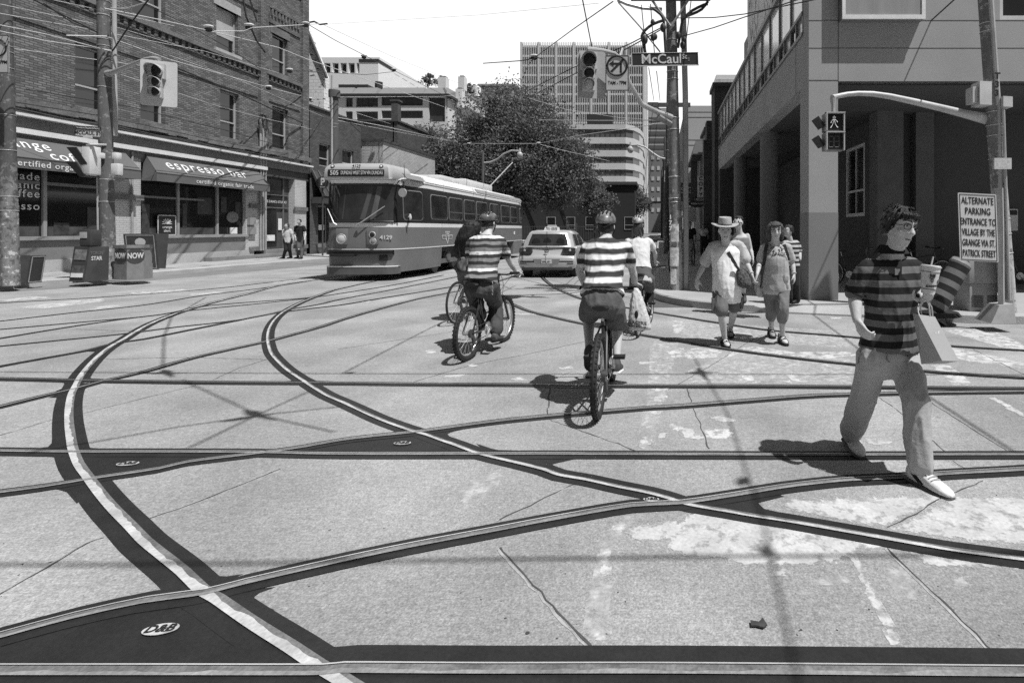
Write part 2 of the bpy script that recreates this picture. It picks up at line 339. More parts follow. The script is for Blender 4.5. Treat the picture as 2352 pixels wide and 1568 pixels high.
#        path  left dark, groove, right dark, groove material, shine
TRK = [(PL,.064,.050,.052,grooveb,0),(PR,.055,.034,.062,grooveb,0),(HA,.060,.016,.055,groovet,1),(HB,.058,.020,.055,groove,1),(HC,.088,.040,.060,groove,1),
       (O1,.052,.036,.050,groove,1),(O2,.050,.024,.048,groove,1),(O3,.055,.026,.055,groove,0),(O4,.05,.02,.05,groovet,0),(O5,.045,.025,.045,groove,0),(O6,.04,.02,.04,groovet,0),
       (O7,.03,.02,.03,groovet,0),(O8,.03,.02,.03,groovet,0),(O9,.03,.018,.03,groovet,0),(S1,.045,.03,.045,groovet,0),(S2,.045,.03,.045,groovet,0)]
def strip(mb, pts, o0, o1, z, jit=0., wav=0.):
    n = len(pts); a = []; rnd = random.Random(int(o0*1e4)+n)
    for i, p in enumerate(pts):
        d = (pts[min(i+1, n-1)]-pts[max(i-1, 0)]); d.z = 0; d.normalize(); q = V((-d.y, d.x, 0))
        j0 = jit*rnd.uniform(-1, 1); j1 = jit*rnd.uniform(-1, 1)+wav*(mnoise.noise(p*4.5)+.5*mnoise.noise(p*17)+.25*mnoise.noise(p*45))
        a.append((p.x+q.x*(o0+j0), p.y+q.y*(o0+j0), z)); a.append((p.x+q.x*(o1+j1), p.y+q.y*(o1+j1), z))
    mb.add(a, [(2*i, 2*i+1, 2*i+3, 2*i+2) for i in range(n-1)])
dk = MB(); gr = {}; sh = MB()
for i, (sp, l, g, r, gm, s) in enumerate(TRK):
    pts = crom(TR(sp), .10)
    if sp in (PL, PR): l, r = r, l          # these run towards the viewer
    flip = 1
    strip(dk, pts, -(g/2+r), g/2+l, .006+.0003*i)
    strip(gr.setdefault(gm.name if g < .03 else 'rail_groove_mid', MB()), pts, -g/2, g/2, .0115+.0003*i)  # mid-grey base of wide grooves paints their inner shadow along with the steel
    if g >= .03:
        a, c = (-g/2, -g*.12) if sp not in (PL, PR) else (-g*.45, g*.12)
        if sp in (PL, PR): a, c = -g*.5, g*.15
        fine = crom(TR(sp), .035)
        strip(gr.setdefault(gm.name, MB()), fine, a, c, .0120+.0003*i, 0, g*.34)
    if s: strip(sh, pts, g/2-.003, g/2+.003, .0168+.0002*i)
for k, (a, b, c) in enumerate(()): pass
# solid cast plates between the crossing rails
def GP(tile, pts): return TR([(tile, pts)])
plates = [GP(4,[(-300,1240),(0,1180),(500,1050),(1000,940),(1390,880),(1500,920),(1800,1130),(2200,1390),(0,1400),(-300,1400)]),
          GP(1,[(520,1295),(1780,1295),(1300,1345),(900,1410),(650,1450),(580,1400)]),
          GP(2,[(0,1215),(200,1190),(450,1160),(590,1170),(800,1245),(1050,1315),(0,1300)])+GP(1,[(1800,1297)]),
          GP(6,[(0,245),(400,190),(620,160),(700,190),(520,235),(560,275),(800,330),(800,375),(120,262)]),
          GP(2,[(1050,1310),(1500,1300),(2000,1310),(1600,1330),(1450,1365),(1500,1390),(1700,1450),(1500,1430),(1200,1350)]),
          GP(1,[(540,800),(860,790),(700,800),(545,838)]),
          GP(5,[(2080,190),(2300,220),(2300,232),(2000,256),(2090,215)]),
          GP(4,[(-300,1440),(2300,1440),(2700,1700),(-300,1700)]),
          GP(4,[(1000,720),(1100,800),(1118,826),(1095,850),(1000,885),(1390,855)]), GP(4,[(1360,640),(1450,715),(1500,738),(1560,742),(1680,725),(1470,800)]), GP(4,[(1900,815),(1790,855),(1755,880),(1750,905),(1790,935),(1900,975),(1500,885),(1560,850)]),
          GP(4,[(660,90),(900,40),(760,72),(738,90),(790,180)]), GP(4,[(320,138),(400,142),(460,160),(530,240),(640,110)]), GP(1,[(300,1310),(370,1315),(395,1335),(430,1440),(530,1330),(490,1300)]), GP(1,[(260,1252),(330,1245),(355,1220),(362,1150),(480,1290)]),
          GP(1,[(552,1150),(580,1230),(610,1250),(700,1256),(510,1285)]), GP(1,[(618,720),(614,760),(630,772),(720,776),(560,795)]), GP(1,[(380,798),(440,803),(445,815),(425,852),(380,862),(530,800)]), GP(1,[(330,905),(390,905),(385,960),(480,860)]), GP(1,[(560,900),(566,850),(600,838),(520,845)]),
          GP(1,[(1950,720),(2010,772),(2005,788),(1920,794),(2170,815)]), GP(1,[(2110,755),(2180,788),(2330,794),(2140,815)]), GP(2,[(230,1070),(350,1120),(372,1132),(355,1146),(230,1168),(590,1155)]), GP(2,[(900,1108),(760,1142),(730,1156),(745,1172),(830,1210),(590,1150)]), GP(2,[(930,1222),(1040,1258),(1080,1266),(1250,1270),(1040,1315)]),
          GP(1,[(640,600),(660,588),(600,586),(540,596),(720,560)])]
for i, p in enumerate(plates):
    dk.add([(q.x, q.y, .0050+.00002*i) for q in p], [tuple(range(len(p)))])
tr = struct('track_castings', dk, steel, 'black cast track strips of the streetcar crossing')
for k, mb in gr.items(): tag(mb.build('rail_groove', MATS[k], tr), 'worn flangeway groove')
tag(sh.build('rail_edge', shine, tr), 'bright polished rail edge')
# cast oval maker's marks
for tile, x, y, w, ang in ((4,1107,1118,.125,.12), (1,880,1366,.13,.1), (2,420,1224,.12,.05), (5,2135,217,.09,0), (1,597,806,.06,0)):
    c = TR([(tile, [(x, y)])])[0]; mb = MB(); ca, sa = math.cos(ang), math.sin(ang)
    pl = [(c.x+w/2*math.cos(t)*ca-w*.24*math.sin(t)*sa, c.y+w/2*math.cos(t)*sa+w*.24*math.sin(t)*ca, .0105) for t in [2*math.pi*i/28 for i in range(28)]]
    mb.prism(pl, (0, 0, .002)); o = mb.build('casting_mark', grooveb, tr)
    text('D&B', w*.42, steel, o, (c.x, c.y, .0134), (ca, sa, 0), (-sa, ca, 0), bold=.03, depth=.002, name='lettering')
# slab joints
J = [(1,[(540,1022),(900,930),(1350,820)]),(1,[(-100,1195),(180,1110),(350,1060)]),(4,[(-60,895),(300,690),(600,510),(700,480)]),(4,[(985,357),(1400,210),(1930,0)]),
     (5,[(1090,540),(1250,720),(1500,990),(1745,1255)]),(6,[(1410,548),(1600,730),(1850,970),(2160,1275)]),(6,[(1410,400),(1600,310),(1800,190),(2070,85)]),(2,[(1440,838),(1430,900),(1420,1050)]),
     (2,[(1440,1060),(1700,1150),(1900,1220),(2035,1275)]),(3,[(30,840),(60,935)]),(3,[(75,980),(120,1090),(180,1255)]),(3,[(1350,900),(1500,1010),(1810,1280)]),(3,[(1700,930),(1950,1090),(2230,1270)]),
     (5,[(1090,350),(1300,250),(1610,100)]),(1,[(1470,782),(1650,700),(1870,632)]),(2,[(500,795),(900,680),(1300,600),(1700,512)]),(3,[(2000,570),(2352,745)]),(2,[(-20,570),(400,505),(830,440)]),
     (3,[(-100,850),(200,680),(420,540),(545,470)]),(1,[(730,640),(1300,628),(1850,642)]),(3,[(1860,1340),(1990,1420)]),(1,[(520,432),(900,445)])]
jb = MB(); cb = MB(); rnd = random.Random(3)
for sp in J:
    pts = [p+V((rnd.uniform(-.006, .006), rnd.uniform(-.006, .006), 0)) for p in crom(TR([sp]), .05)]
    w = .0045 if pts[0].y > 5 else .0034
    strip(jb, pts, -w, w, .0049, .003)
    if pts[0].y < 3.6: strip(cb, [p+V((-.012, -.008, 0)) for p in pts[::1]], -.004, .003, .0047, .004)
struct('slab_joints', jb, jointm, 'dark joints between the concrete slabs'); struct('joint_chips', cb, chipm, 'crumbled pale edges along slab joints')
# ---------------------------------------------------------------- worn paint
paint = M('road_paint', .62, .8, .10, 3, .12, 40, .15, 60)
def wornpaint(name, v, lo, hi, sc, base=.60):
    m = M(name, v, .85, .22, 5, .16, 60); N, L, b, val = nodes(m)
    tcn = N.new('ShaderNodeTexCoord'); n = N.new('ShaderNodeTexNoise'); n.inputs['Scale'].default_value = sc; n.inputs['Detail'].default_value = 8; n.inputs['Roughness'].default_value = .68; L(tcn.outputs['Object'], n.inputs[0])
    r = N.new('ShaderNodeMapRange'); L(n.outputs[0], r.inputs[0]); r.inputs[1].default_value = lo; r.inputs[2].default_value = hi
    at = N.new('ShaderNodeAttribute'); at.attribute_name = 'edge'
    n2 = N.new('ShaderNodeTexNoise'); n2.inputs['Scale'].default_value = 16; n2.inputs['Detail'].default_value = 7; n2.inputs['Roughness'].default_value = .7; L(tcn.outputs['Object'], n2.inputs[0])
    e = mathn(N, L, 'ADD', mathn(N, L, 'MULTIPLY', at.outputs['Fac'], .62), n2.outputs[0]); r2 = N.new('ShaderNodeMapRange'); L(e, r2.inputs[0]); r2.inputs[1].default_value = base; r2.inputs[2].default_value = base+.10
    L(mathn(N, L, 'MULTIPLY', r.outputs[0], r2.outputs[0]), b.inputs['Alpha']); return m
wp1 = wornpaint('worn_paint', .49, .32, .48, 11, .52); wp2 = wornpaint('faint_paint', .52, .34, .66, 14, .40); wp3 = wornpaint('scraped_paint', .52, .37, .52, 9, .46)
def ragged(pts, amp, seed, step=.012):
    n = len(pts); out = []
    for i in range(n):
        a, b = pts[i], pts[(i+1) % n]; k = max(1, int((b-a).length/step))
        for j in range(k):
            p = a.lerp(b, j/k); d = mnoise.noise_vector(p*9+V((seed, 0, 0)))*amp; out.append(V((p.x+d.x, p.y+d.y, 0)))
    return out
class Patch:
    """flat paint remnants laid as fine grids, with the distance to the paint's edge kept per vertex"""
    def __init__(s): s.v = []; s.f = []; s.e = []
    def add(s, spec, z, fade):
        P = np.array([(p.x, p.y) for p in TR(spec)]); Q = np.roll(P, -1, 0); c = max(.010, .0055*P[:, 1].mean())
        xs = np.arange(P[:, 0].min()-c, P[:, 0].max()+c, c); ys = np.arange(P[:, 1].min()-c, P[:, 1].max()+c, c); X, Y = np.meshgrid(xs, ys); pt = np.stack([X.ravel(), Y.ravel()], 1)
        ins = np.zeros(len(pt), bool); dist = np.full(len(pt), 1e9)
        for a, b in zip(P, Q):
            cond = (a[1] > pt[:, 1]) != (b[1] > pt[:, 1]); xi = (b[0]-a[0])*(pt[:, 1]-a[1])/(b[1]-a[1]+1e-12)+a[0]; ins ^= cond & (pt[:, 0] < xi)
            d = b-a; t = np.clip(((pt-a) @ d)/(d @ d+1e-12), 0, 1); dist = np.minimum(dist, np.linalg.norm(pt-(a+t[:, None]*d), axis=1))
        e = np.where(ins, np.clip(dist/fade, 0, 1), 0); o = len(s.v); s.v += [(x, y, z) for x, y in pt]; s.e += e.tolist(); nx = len(xs); I = ins.reshape(X.shape)
        for j in range(len(ys)-1):
            for i in range(nx-1):
                if I[j, i] or I[j, i+1] or I[j+1, i] or I[j+1, i+1]: k = o+j*nx+i; s.f.append((k, k+1, k+1+nx, k+nx))
    def build(s, name, mat, label):
        used = sorted({i for f in s.f for i in f}); ix = {q: k for k, q in enumerate(used)}; me = bpy.data.meshes.new(name); me.from_pydata([s.v[i] for i in used], [], [tuple(ix[i] for i in f) for f in s.f])
        at = me.attributes.new('edge', 'FLOAT', 'POINT'); at.data.foreach_set('value', [s.e[i] for i in used]); me.materials.append(mat); o = bpy.data.objects.new(name, me); link(o); return tag(o, label, None, None, 'structure')
pa = Patch()
big = [[(5,[(1930,430),(2000,400),(2352,350)]),(6,[(60,300),(280,300),(560,355),(900,420),(1300,500),(1420,545),(1250,545),(1150,600),(1080,660),(800,675),(500,660),(200,620)]),(5,[(2352,600),(2220,550),(2250,490),(2080,505),(1980,490)])],
       [(6,[(655,245),(720,215),(1150,195),(1800,180),(1870,190),(1600,310),(1400,395),(1200,375),(800,300)])],
       [(6,[(1430,415),(1620,320),(1880,195),(2352,190),(2900,200),(2900,560),(2352,520),(1900,490)])],
       [(6,[(1480,545),(1800,600),(2200,650),(2352,690),(2100,690),(1700,670),(1600,600)])],
       [(3,[(190,1040),(260,1030),(360,1055),(350,1075),(230,1065)])],[(3,[(1240,1185),(1430,1210),(1430,1230),(1280,1225)])],[(3,[(-40,1110),(60,1120),(140,1185),(120,1195),(20,1180)])],
       [(2,[(570,578),(640,575),(660,595),(600,600)])],[(2,[(710,755),(850,740),(830,762),(720,768)])],[(2,[(860,670),(930,680),(940,692),(880,690)])],[(2,[(1170,770),(1230,765),(1290,785),(1200,785)])],[(2,[(1500,695),(1570,688),(1590,700),(1510,710)])],
       [(2,[(2050,655),(2160,655),(2150,668),(2060,675)])],[(2,[(2160,835),(2260,835),(2230,860),(2180,860)])],[(2,[(2150,900),(2240,890),(2220,935),(2150,935)])],[(2,[(2120,1000),(2210,1005),(2190,1025),(2120,1015)])],[(2,[(2180,1145),(2240,1145),(2240,1185),(2180,1180)])],
       [(3,[(2110,905),(2150,905),(2352,1010),(2352,1045)])],[(3,[(420,300),(500,300),(500,310),(430,306)])],[(3,[(1010,350),(1100,352),(1090,362),(1030,362)])]]
for i, s in enumerate(big): pa.add(s, .0046+.00003*i, .10 if i < 4 else .035)
pa.build('road_marking', wp1, 'white paint remnants on the slabs')
pa = Patch()
sc_ = [[(3,[(0,600),(80,560),(220,570),(270,590),(230,625),(40,640)])],[(3,[(300,620),(350,585),(390,590),(350,625)])],[(3,[(390,570),(480,550),(760,590),(1150,590),(1190,610),(1000,635),(700,610)])],[(3,[(1480,545),(1850,560),(2352,660),(2352,700),(1900,640)])],
       [(3,[(1720,680),(1830,680),(2010,815),(1880,815)])],[(3,[(1800,440),(2100,430),(2352,540),(2352,600),(2250,570)])],[(3,[(400,740),(470,740),(500,790),(420,790)])],[(3,[(720,740),(790,735),(800,790),(750,790)])],[(2,[(2250,590),(2352,560),(2352,620),(2290,630)])],[(2,[(2290,370),(2352,370),(2352,440),(2290,470)])],
       [(2,[(2050,1250),(2060,1180),(2110,1180),(2080,1255)])],[(2,[(2110,1225),(2150,1195),(2160,1220),(2120,1230)])],[(2,[(2260,1080),(2352,1110),(2352,1160),(2280,1110)])],[(5,[(1780,710),(1800,660),(1850,670),(1860,730),(1830,760),(1790,745)])],
       [(6,[(600,700),(700,695),(730,715),(660,740)])],[(1,[(150,280),(400,245),(700,220),(700,240),(300,290)])],[(1,[(900,180),(1250,155),(1300,170),(950,195)])],[(1,[(0,230),(250,205),(350,215),(50,240)])],
       [(6,[(1140,560),(1220,640),(1360,930),(1450,1080),(1400,1090),(1300,940),(1200,700)])],[(6,[(1380,1100),(1480,1130),(1500,1210),(1430,1215)])],[(3,[(150,1130),(300,1120),(340,1150),(300,1190),(180,1180)])],[(3,[(460,1120),(520,1150),(460,1140)])],
       [(1,[(620,290),(760,265),(820,270),(650,300)])],[(1,[(1300,190),(1500,172),(1550,180),(1340,198)])],[(2,[(1180,322),(1330,322),(1330,330),(1180,332)])],[(2,[(1540,180),(1640,175),(1640,190),(1560,190)])],[(2,[(80,245),(200,235),(190,247),(90,252)])],[(1,[(1880,105),(2100,82),(2110,90),(1900,112)])]]
for i, s in enumerate(sc_): pa.add(s, .0039+.00002*i, .06)
pa.build('faded_marking', wp3, 'faded scraped crossing paint')
pa = Patch()
for i, s in enumerate([[(5,[(1820,450),(1960,330),(2080,310),(1930,420),(1860,560),(1800,760),(1860,800),(1800,1180),(1680,1160),(1720,800)])],[(6,[(-200,1240),(700,1240),(2100,1240),(2900,1250),(2900,1295),(2100,1295),(700,1275),(-200,1275)])],[(6,[(880,780),(1140,720),(1150,780),(900,800)])],[(6,[(1430,800),(1400,700),(1520,680),(1600,770),(1600,900),(1480,870)])],[(6,[(1810,770),(1920,745),(1960,790),(1900,810)])],[(3,[(350,590),(1150,640),(1180,700),(1150,800),(50,800),(50,720)])],[(3,[(0,380),(1150,450),(1180,560),(0,500)])],[(5,[(850,100),(1100,0),(1180,0),(900,260),(840,280)])],[(2,[(2050,1290),(2100,980),(2150,500),(2330,480),(2200,980),(2100,1290)])]]):
    pa.add(s, .0035+.00003*i, .12)
pa.build('paint_traces', wp2, 'ghosts of old paint on the slabs')
# stains, gum and dropped leaves
mb = MB(); rnd = random.Random(11); dark = M('gum_stain', .05, .9, .3, 20, .2, 80)
for i in range(330):
    y = 620+940*rnd.random()**.8; x = rnd.uniform(-60, 2400); p = G(x, y)
    if p.x > 2.9 and p.y > 8.2 or p.x < -15.2: continue
    r = rnd.uniform(.0018, .0055)*(1.7 if rnd.random() < .12 else 1); e = rnd.uniform(.35, 1); a = rnd.uniform(0, 3.1)
    mb.add([(p.x+r*math.cos(t)*math.cos(a)-r*e*math.sin(t)*math.sin(a), p.y+r*math.cos(t)*math.sin(a)+r*e*math.sin(t)*math.cos(a), .0032+.0000005*i) for t in [k*math.pi/4+rnd.uniform(-.25, .25) for k in range(8)]], [tuple(range(8))])
st = struct('road_stains', mb, dark, 'chewing gum spots and small stains on the slabs', 0); 
mb = MB(); p = TR([(6, [(460, 1060), (520, 1070), (545, 1045), (585, 1090), (560, 1108), (500, 1095), (465, 1098)])]); p = ragged(p, .008, 5, .01)
mb.prism([V((q.x, q.y, .010)) for q in p], (0, 0, .006)); solid('dropped_leaf', mb, dark, 'dark crumpled leaf on the concrete near the lower tracks', 'leaf')
# ---------------------------------------------------------------- building helpers
def PX(X0): return lambda u, z, d: V((X0-d, u, z))      # wall facing the street from the left (+X), u along the street
def PXr(X0): return lambda u, z, d: V((X0+d, u, z))     # wall facing the street from the right (-X)
def PY(Y0): return lambda u, z, d: V((u, Y0+d, z))      # wall facing the viewer
def mbox(mb, P, u0, u1, z0, z1, d0, d1):
    return mb.hexa([P(u0, z0, d1), P(u1, z0, d1), P(u1, z0, d0), P(u0, z0, d0), P(u0, z1, d1), P(u1, z1, d1), P(u1, z1, d0), P(u0, z1, d0)])
def holed(mb, P, u0, u1, z0, z1, holes, depth):
    us = sorted({u0, u1, *[h[0] for h in holes], *[h[1] for h in holes]}); zs = sorted({z0, z1, *[h[2] for h in holes], *[h[3] for h in holes]})
    us = [u for u in us if u0 <= u <= u1]; zs = [z for z in zs if z0 <= z <= z1]
    for a, b in zip(us, us[1:]):
        for c, d in zip(zs, zs[1:]):
            m_, n_ = (a+b)/2, (c+d)/2
            if any(h[0] < m_ < h[1] and h[2] < n_ < h[3] for h in holes): continue
            mb.quad(P(a, c, 0), P(b, c, 0), P(b, d, 0), P(a, d, 0))
    for a, b, c, d in holes:
        mb.quad(P(a, c, 0), P(b, c, 0), P(b, c, depth), P(a, c, depth)); mb.quad(P(a, d, 0), P(b, d, 0), P(b, d, depth), P(a, d, depth))
        mb.quad(P(a, c, 0), P(a, d, 0), P(a, d, depth), P(a, c, depth)); mb.quad(P(b, c, 0), P(b, d, 0), P(b, d, depth), P(b, c, depth))
glass = M('window_glass', .018, .06, .3, 1.5, 0, 1, spec=.7)
glass2 = M('far_glass', .06, .12, .3, .4, 0, 1, spec=.6)
blindm = M('window_blind', .45, .6, .12, 2, .04, 20)
framew = M('window_frame_paint', .42, .6, .15, 3, .1, 40)
framed = M('dark_frame', .07, .5, .15, 3, .1, 40)
stonem = M('rough_stone', .16, .9, .3, 2.5, .25, 18, .8, 14)
def window(par, P, u0, u1, z0, z1, rec=.16, fr=.06, fm=framew, sash=True, blind=0., mull=0, gm=glass, sill=None, lintel=None, sm=None):
    f = MB()
    for a in ((u0, u0+fr, z0, z1), (u1-fr, u1, z0, z1), (u0+fr, u1-fr, z0, z0+fr), (u0+fr, u1-fr, z1-fr, z1)): mbox(f, P, *a, rec-.05, rec+.04)
    if sash: zm = z0+(z1-z0)*.36; mbox(f, P, u0+fr, u1-fr, zm-.03, zm+.03, rec-.045, rec+.04)
    for k in range(mull): um = u0+(u1-u0)*(k+1)/(mull+1); mbox(f, P, um-.02, um+.02, z0+fr, z1-fr, rec-.03, rec+.03)
    w = f.build('window', fm, par, 0); p = MB(); mbox(p, P, u0+fr*.5, u1-fr*.5, z0+fr*.5, z1-fr*.5, rec+.005, rec+.03); p.build('pane', gm, w, 0)
    if blind: b = MB(); mbox(b, P, u0+fr, u1-fr, z1-fr-(z1-z0)*blind, z1-fr, rec-.002, rec+.004); b.build('blind', blindm, w, 0)
    if sill: s = MB(); mbox(s, P, u0-.12, u1+.12, z0-.16, z0, -.09, rec-.06); s.build('sill', sm or stonem, w, 0)
    if lintel: s = MB(); mbox(s, P, u0-.14, u1+.14, z1, z1+.36, -.025, rec-.06); s.build('lintel', sm or stonem, w, 0)
    return w
def pieces(name, mat, par, P, lst):
    for q in lst:
        m = MB(); mbox(m, P, *q); o = m.build(name, mat, par, 0)
    return o
# ---------------------------------------------------------------- brick corner building with the cafe
XL = -19.6
def FY(x): return F*-XL/(CX-x)
def FZ(x, y): return H-(y-CY)*FY(x)/F
brick = brickmat('old_brick', .105, .235, .07); stone2 = M('pale_stone', .42, .9, .2, 2, .15, 30, .4, 20)
whiteb = brickmat('painted_brick', .50, .54, .40, .24, .08, .1)
canvas = M('awning_canvas', .13, .85, .10, 1.2, .08, 120, .2, 8); white = M('white_paint', .75, .6, .06, 4, .05, 60)
bb = thing('brick_building', 'three-storey dark brick corner building with cafe awnings and shop windows', 'building', (-22, 22, 0))
P = PX(XL); YE = 29.15
win2 = [(17.55, 18.55), (19.75, 20.75), (23.35, 24.4), (26.5, 27.65)]; win3 = [(15.0, 16.0), (19.45, 20.75), (23.15, 24.35), (26.5, 27.6)]
holes = [(a, b, 5.68, 7.8) for a, b in win2]+[(a, b, 9.58, 11.5) for a, b in win3]
w = MB(); holed(w, P, 9, YE, 5.05, 14.2, holes, .35)
w.box(-33, XL-.36, 9, YE-.003, .1, 14.2); w.quad((XL, YE, 5.05), (XL-.37, YE, 5.05), (XL-.37, YE, 14.2), (XL, YE, 14.2))
w.quad((XL, YE, 14.2), (XL, 9, 14.2), (XL-.37, 9, 14.2), (XL-.37, YE, 14.2))
w.build('wall', brick, bb, 0)
for i, (a, b) in enumerate(win2): window(bb, P, a, b, 5.68, 7.8, .22, sill=1, blind=(.0, .0, .0, .0)[i], mull=0)
for i, (a, b) in enumerate(win3): window(bb, P, a, b, 9.58, 11.5, .22, sill=1, lintel=1, sm=stone2 if i == 2 else stonem, blind=(0, 0, .62, 0)[i])
m = MB()
for y0, y1 in ((9, 25.55), (25.95, 28.55)):
    mbox(m, P, y0, y1, 9.28, 9.42, -.16, .05); mbox(m, P, y0, y1, 8.98, 9.03, -.07, .05)
m.build('string_course', stonem, bb, 0)
m = MB(); y = 9.2
while y < YE-.2: mbox(m, P, y, y+.14, 9.04, 9.26, -.09, .05); y += .29
m.build('dentil_band', brick, bb, 0)
m = MB(); mbox(m, P, 9, 25.5, 7.98, 8.1, -.05, .05); mbox(m, P, 9, 25.5, 12.2, 12.32, -.06, .05); mbox(m, P, 26.1, 28.5, 7.98, 8.1, -.05, .05); mbox(m, P, 26.1, 28.5, 11.95, 12.05, -.06, .05)
mbox(m, P, 26.1, 28.5, 12.7, 12.8, -.08, .05); m.build('brick_band', brick, bb, 0)
m = MB()
for y0 in (25.58, 28.6):
    mbox(m, P, y0, y0+.5, 5.1, 14.35, -.13, .04)
mbox(m, P, 9, YE, 14.2, 14.5, -.1, .6); m.build('pilaster', brick, bb, 0)
m = MB(); y = 26.15
while y < 28.4: mbox(m, P, y, y+.12, 12.35, 12.68, -.07, .03); y += .24
m.build('dentil_band', brick, bb, 0)
m = MB(); rnd = random.Random(4); y = 9.0
while y < YE:
    L_ = rnd.uniform(.35, .8); mbox(m, P, y, min(y+L_, YE), 5.28+rnd.uniform(-.03, .03), 5.52+rnd.uniform(-.04, .05), -.16-rnd.uniform(0, .08), .05); y += L_
m.build('rough_ledge', stonem, bb, 0)
m = MB(); mbox(m, P, 9, YE, 4.98, 5.06, -.34, .3); mbox(m, P, 9, 25.9, 4.46, 4.62, -.22, .3); m.build('cornice', M('cornice_white', .72, .6, .12, 2, .1, 30), bb, 0)
m = MB(); mbox(m, P, 9, YE-.02, 4.62, 4.98, -.15, .3); mbox(m, P, 9, 25.9, 4.2, 4.46, -.08, .3); m.build('fascia', M('fascia_grey', .16, .7, .12, 2, .1, 30), bb, 0)
m = MB(); mbox(m, P, 25.9, YE, 4.2, 4.62, -.05, .3); m.build('fascia', M('fascia_dark', .07, .7, .12, 2, .1, 30), bb, 0)
# cable bundle along the ledge
m = MB()
for k in range(3):
    m.tube([V((XL+.2+.03*k, 9+.8*i, 5.18-.06*k+.035*math.sin(i*1.7+k)+.02*math.sin(i*.6))) for i in range(25)], .022, 6)
m.build('cable_bundle', framed, bb)
# ground floor: knee wall, plinth, piers
kw = M('panel_grey', .20, .75, .15, 1.5, .1, 30)
pieces('knee_wall', kw, bb, P, [(9, 18.62, .55, 1.2, -.02, .3), (19.72, 25.0, .55, 1.2, -.02, .3)])
m = MB(); mbox(m, P, 9, 25.2, .1, .55, -.08, .3); m.build('plinth', M('plinth_concrete', .42, .85, .14, 1, .12, 30), bb, 0)
pieces('pier', whiteb, bb, P, [(18.62, 19.72, .55, 4.2, -.05, .3), (24.72, 25.75, .5, 4.2, -.06, .3), (28.05, 28.95, .5, 4.2, -.06, .3)])
m = MB()
for y0, y1 in ((18.58, 19.76), (24.9, 25.78), (28.0, 29.0)):
    for z in (2.55, .5) if y0 > 20 else (2.62,): mbox(m, P, y0, y1, z, z+.2, -.14, -.04)
m.build('pier_block', stonem, bb, 0)
def shopwin(us, z0, z1, letters=None):
    f = MB(); u0, u1 = us[0], us[-1]
    mbox(f, P, u0, u1, z0-.07, z0+.05, -.12, .2); mbox(f, P, u0, u1, z1-.1, z1, .02, .2)
    for k, u in enumerate(us): mbox(f, P, max(u0, u-.05), min(u1, u+.05), z0+.05, z1-.1, .03, .15)
    w = f.build('shop_window', M('shop_frame', .30, .6, .15, 2, .1, 40), bb, 0)
    p = MB(); mbox(p, P, u0, u1, z0, z1, .10, .13); p.build('pane', glass, w, 0)
    return w
sw1 = shopwin([9, 11.8, 14.2, 16.72, 18.6], 1.26, 4.2); sw2 = shopwin([19.74, 21.36, 23.26, 25.0], 1.26, 4.2)
for i, s in enumerate(('fair trade', 'organic', 'coffee', 'espresso')): text(s, .34, white, sw1, (XL-.085, 16.62, 3.18-.27*i-(.12 if i == 3 else 0)), (0, 1, 0), (0, 0, 1), 'RIGHT', .006, .004, sp=1.15)
for nm, mm, par, lst in (('window_display', M('dim_display', .045, .6, .5, 6), sw1, [(17.0, 17.45, 1.35, 1.75), (18.0, 18.3, 1.4, 2.3), (14.6, 15.2, 1.35, 1.9)]), ('window_display', M('dim_display', .045), sw2, [(19.9, 20.2, 1.4, 2.5), (21.6, 21.8, 1.6, 2.6), (22.3, 23.0, 2.2, 2.9), (23.5, 23.8, 2.3, 3.0), (24.3, 24.8, 2.0, 2.8)]), ('window_reflection_board', M('dim_board', .07, .4, .4, 3), sw1, [(14.3, 16.6, 1.32, 1.62), (16.85, 18.5, 1.32, 1.62)]), ('window_reflection_board', M('dim_board', .07), sw2, [(19.85, 21.25, 1.32, 1.58), (21.5, 23.1, 1.32, 1.6)])): pieces(nm.replace('reflection_board', 'ledge'), mm, par, P, [(*q, .085 if 'display' in nm else .091, .098) for q in lst])  # low bands are street reflections painted over the panes
# dim goods seen inside, and grey bars painted on the glass as reflections
pieces('transom', M('transom_grey', .18, .5, .2, 2), sw1, P, [(16.8, 18.5, 2.95, 3.05, .06, .1), (14.3, 16.6, 2.95, 3.05, .06, .1)])
pieces('transom', MATS['transom_grey'], sw2, P, [(19.8, 21.3, 2.75, 2.83, .06, .1), (21.4, 22.6, 2.75, 2.83, .06, .1)])
m = MB(); c = V((XL+.02, 24.1, 1.75)); m.ball(c+V((-.08, 0, .35)), (.05, .34, .26), 14, 8); m.build('wall_basket', M('basket', .20, .8, .3, 12, .2, 60, .5, 30), sw2)
m = MB(); mbox(m, P, 23.95, 24.3, 1.33, 1.62, .0, .06); m.build('window_card', white, sw2, 0)
def awning(y0, y1, dep, zt, zb, zv):
    x0 = XL+.04; x1 = XL+dep; th = .03
    m = MB(); e = .12
    m.hexa([(x0, y0+e, zt-.02), (x1, y0, zv-.02), (x1, y1, zv-.02), (x0, y1-e, zt-.02), (x0, y0+e, zt+th), (x1+.02, y0, zv+th), (x1+.02, y1, zv+th), (x0, y1-e, zt+th)])
    m.hexa([(x1-.02, y0, zb), (x1+.005, y0, zb), (x1+.005, y1, zb), (x1-.02, y1, zb), (x1-.02, y0, zv-.02), (x1+.005, y0, zv-.02), (x1+.005, y1, zv-.02), (x1-.02, y1, zv-.02)])
    for y, yt, s in ((y0, y0+e, 1), (y1, y1-e, -1)):
        m.prism([V((x0, yt, zt)), V((x1-.02, y, zv-.02)), V((x1-.02, y, zb)), V((x0, y, zb+.02))], (0, .02*s, 0))
    return m.build('awning', canvas, bb, 0)
aw1 = awning(10.2, 19.15, .62, 4.42, 3.36, 3.66); aw2 = awning(19.75, 25.5, .62, 4.42, 3.36, 3.66)
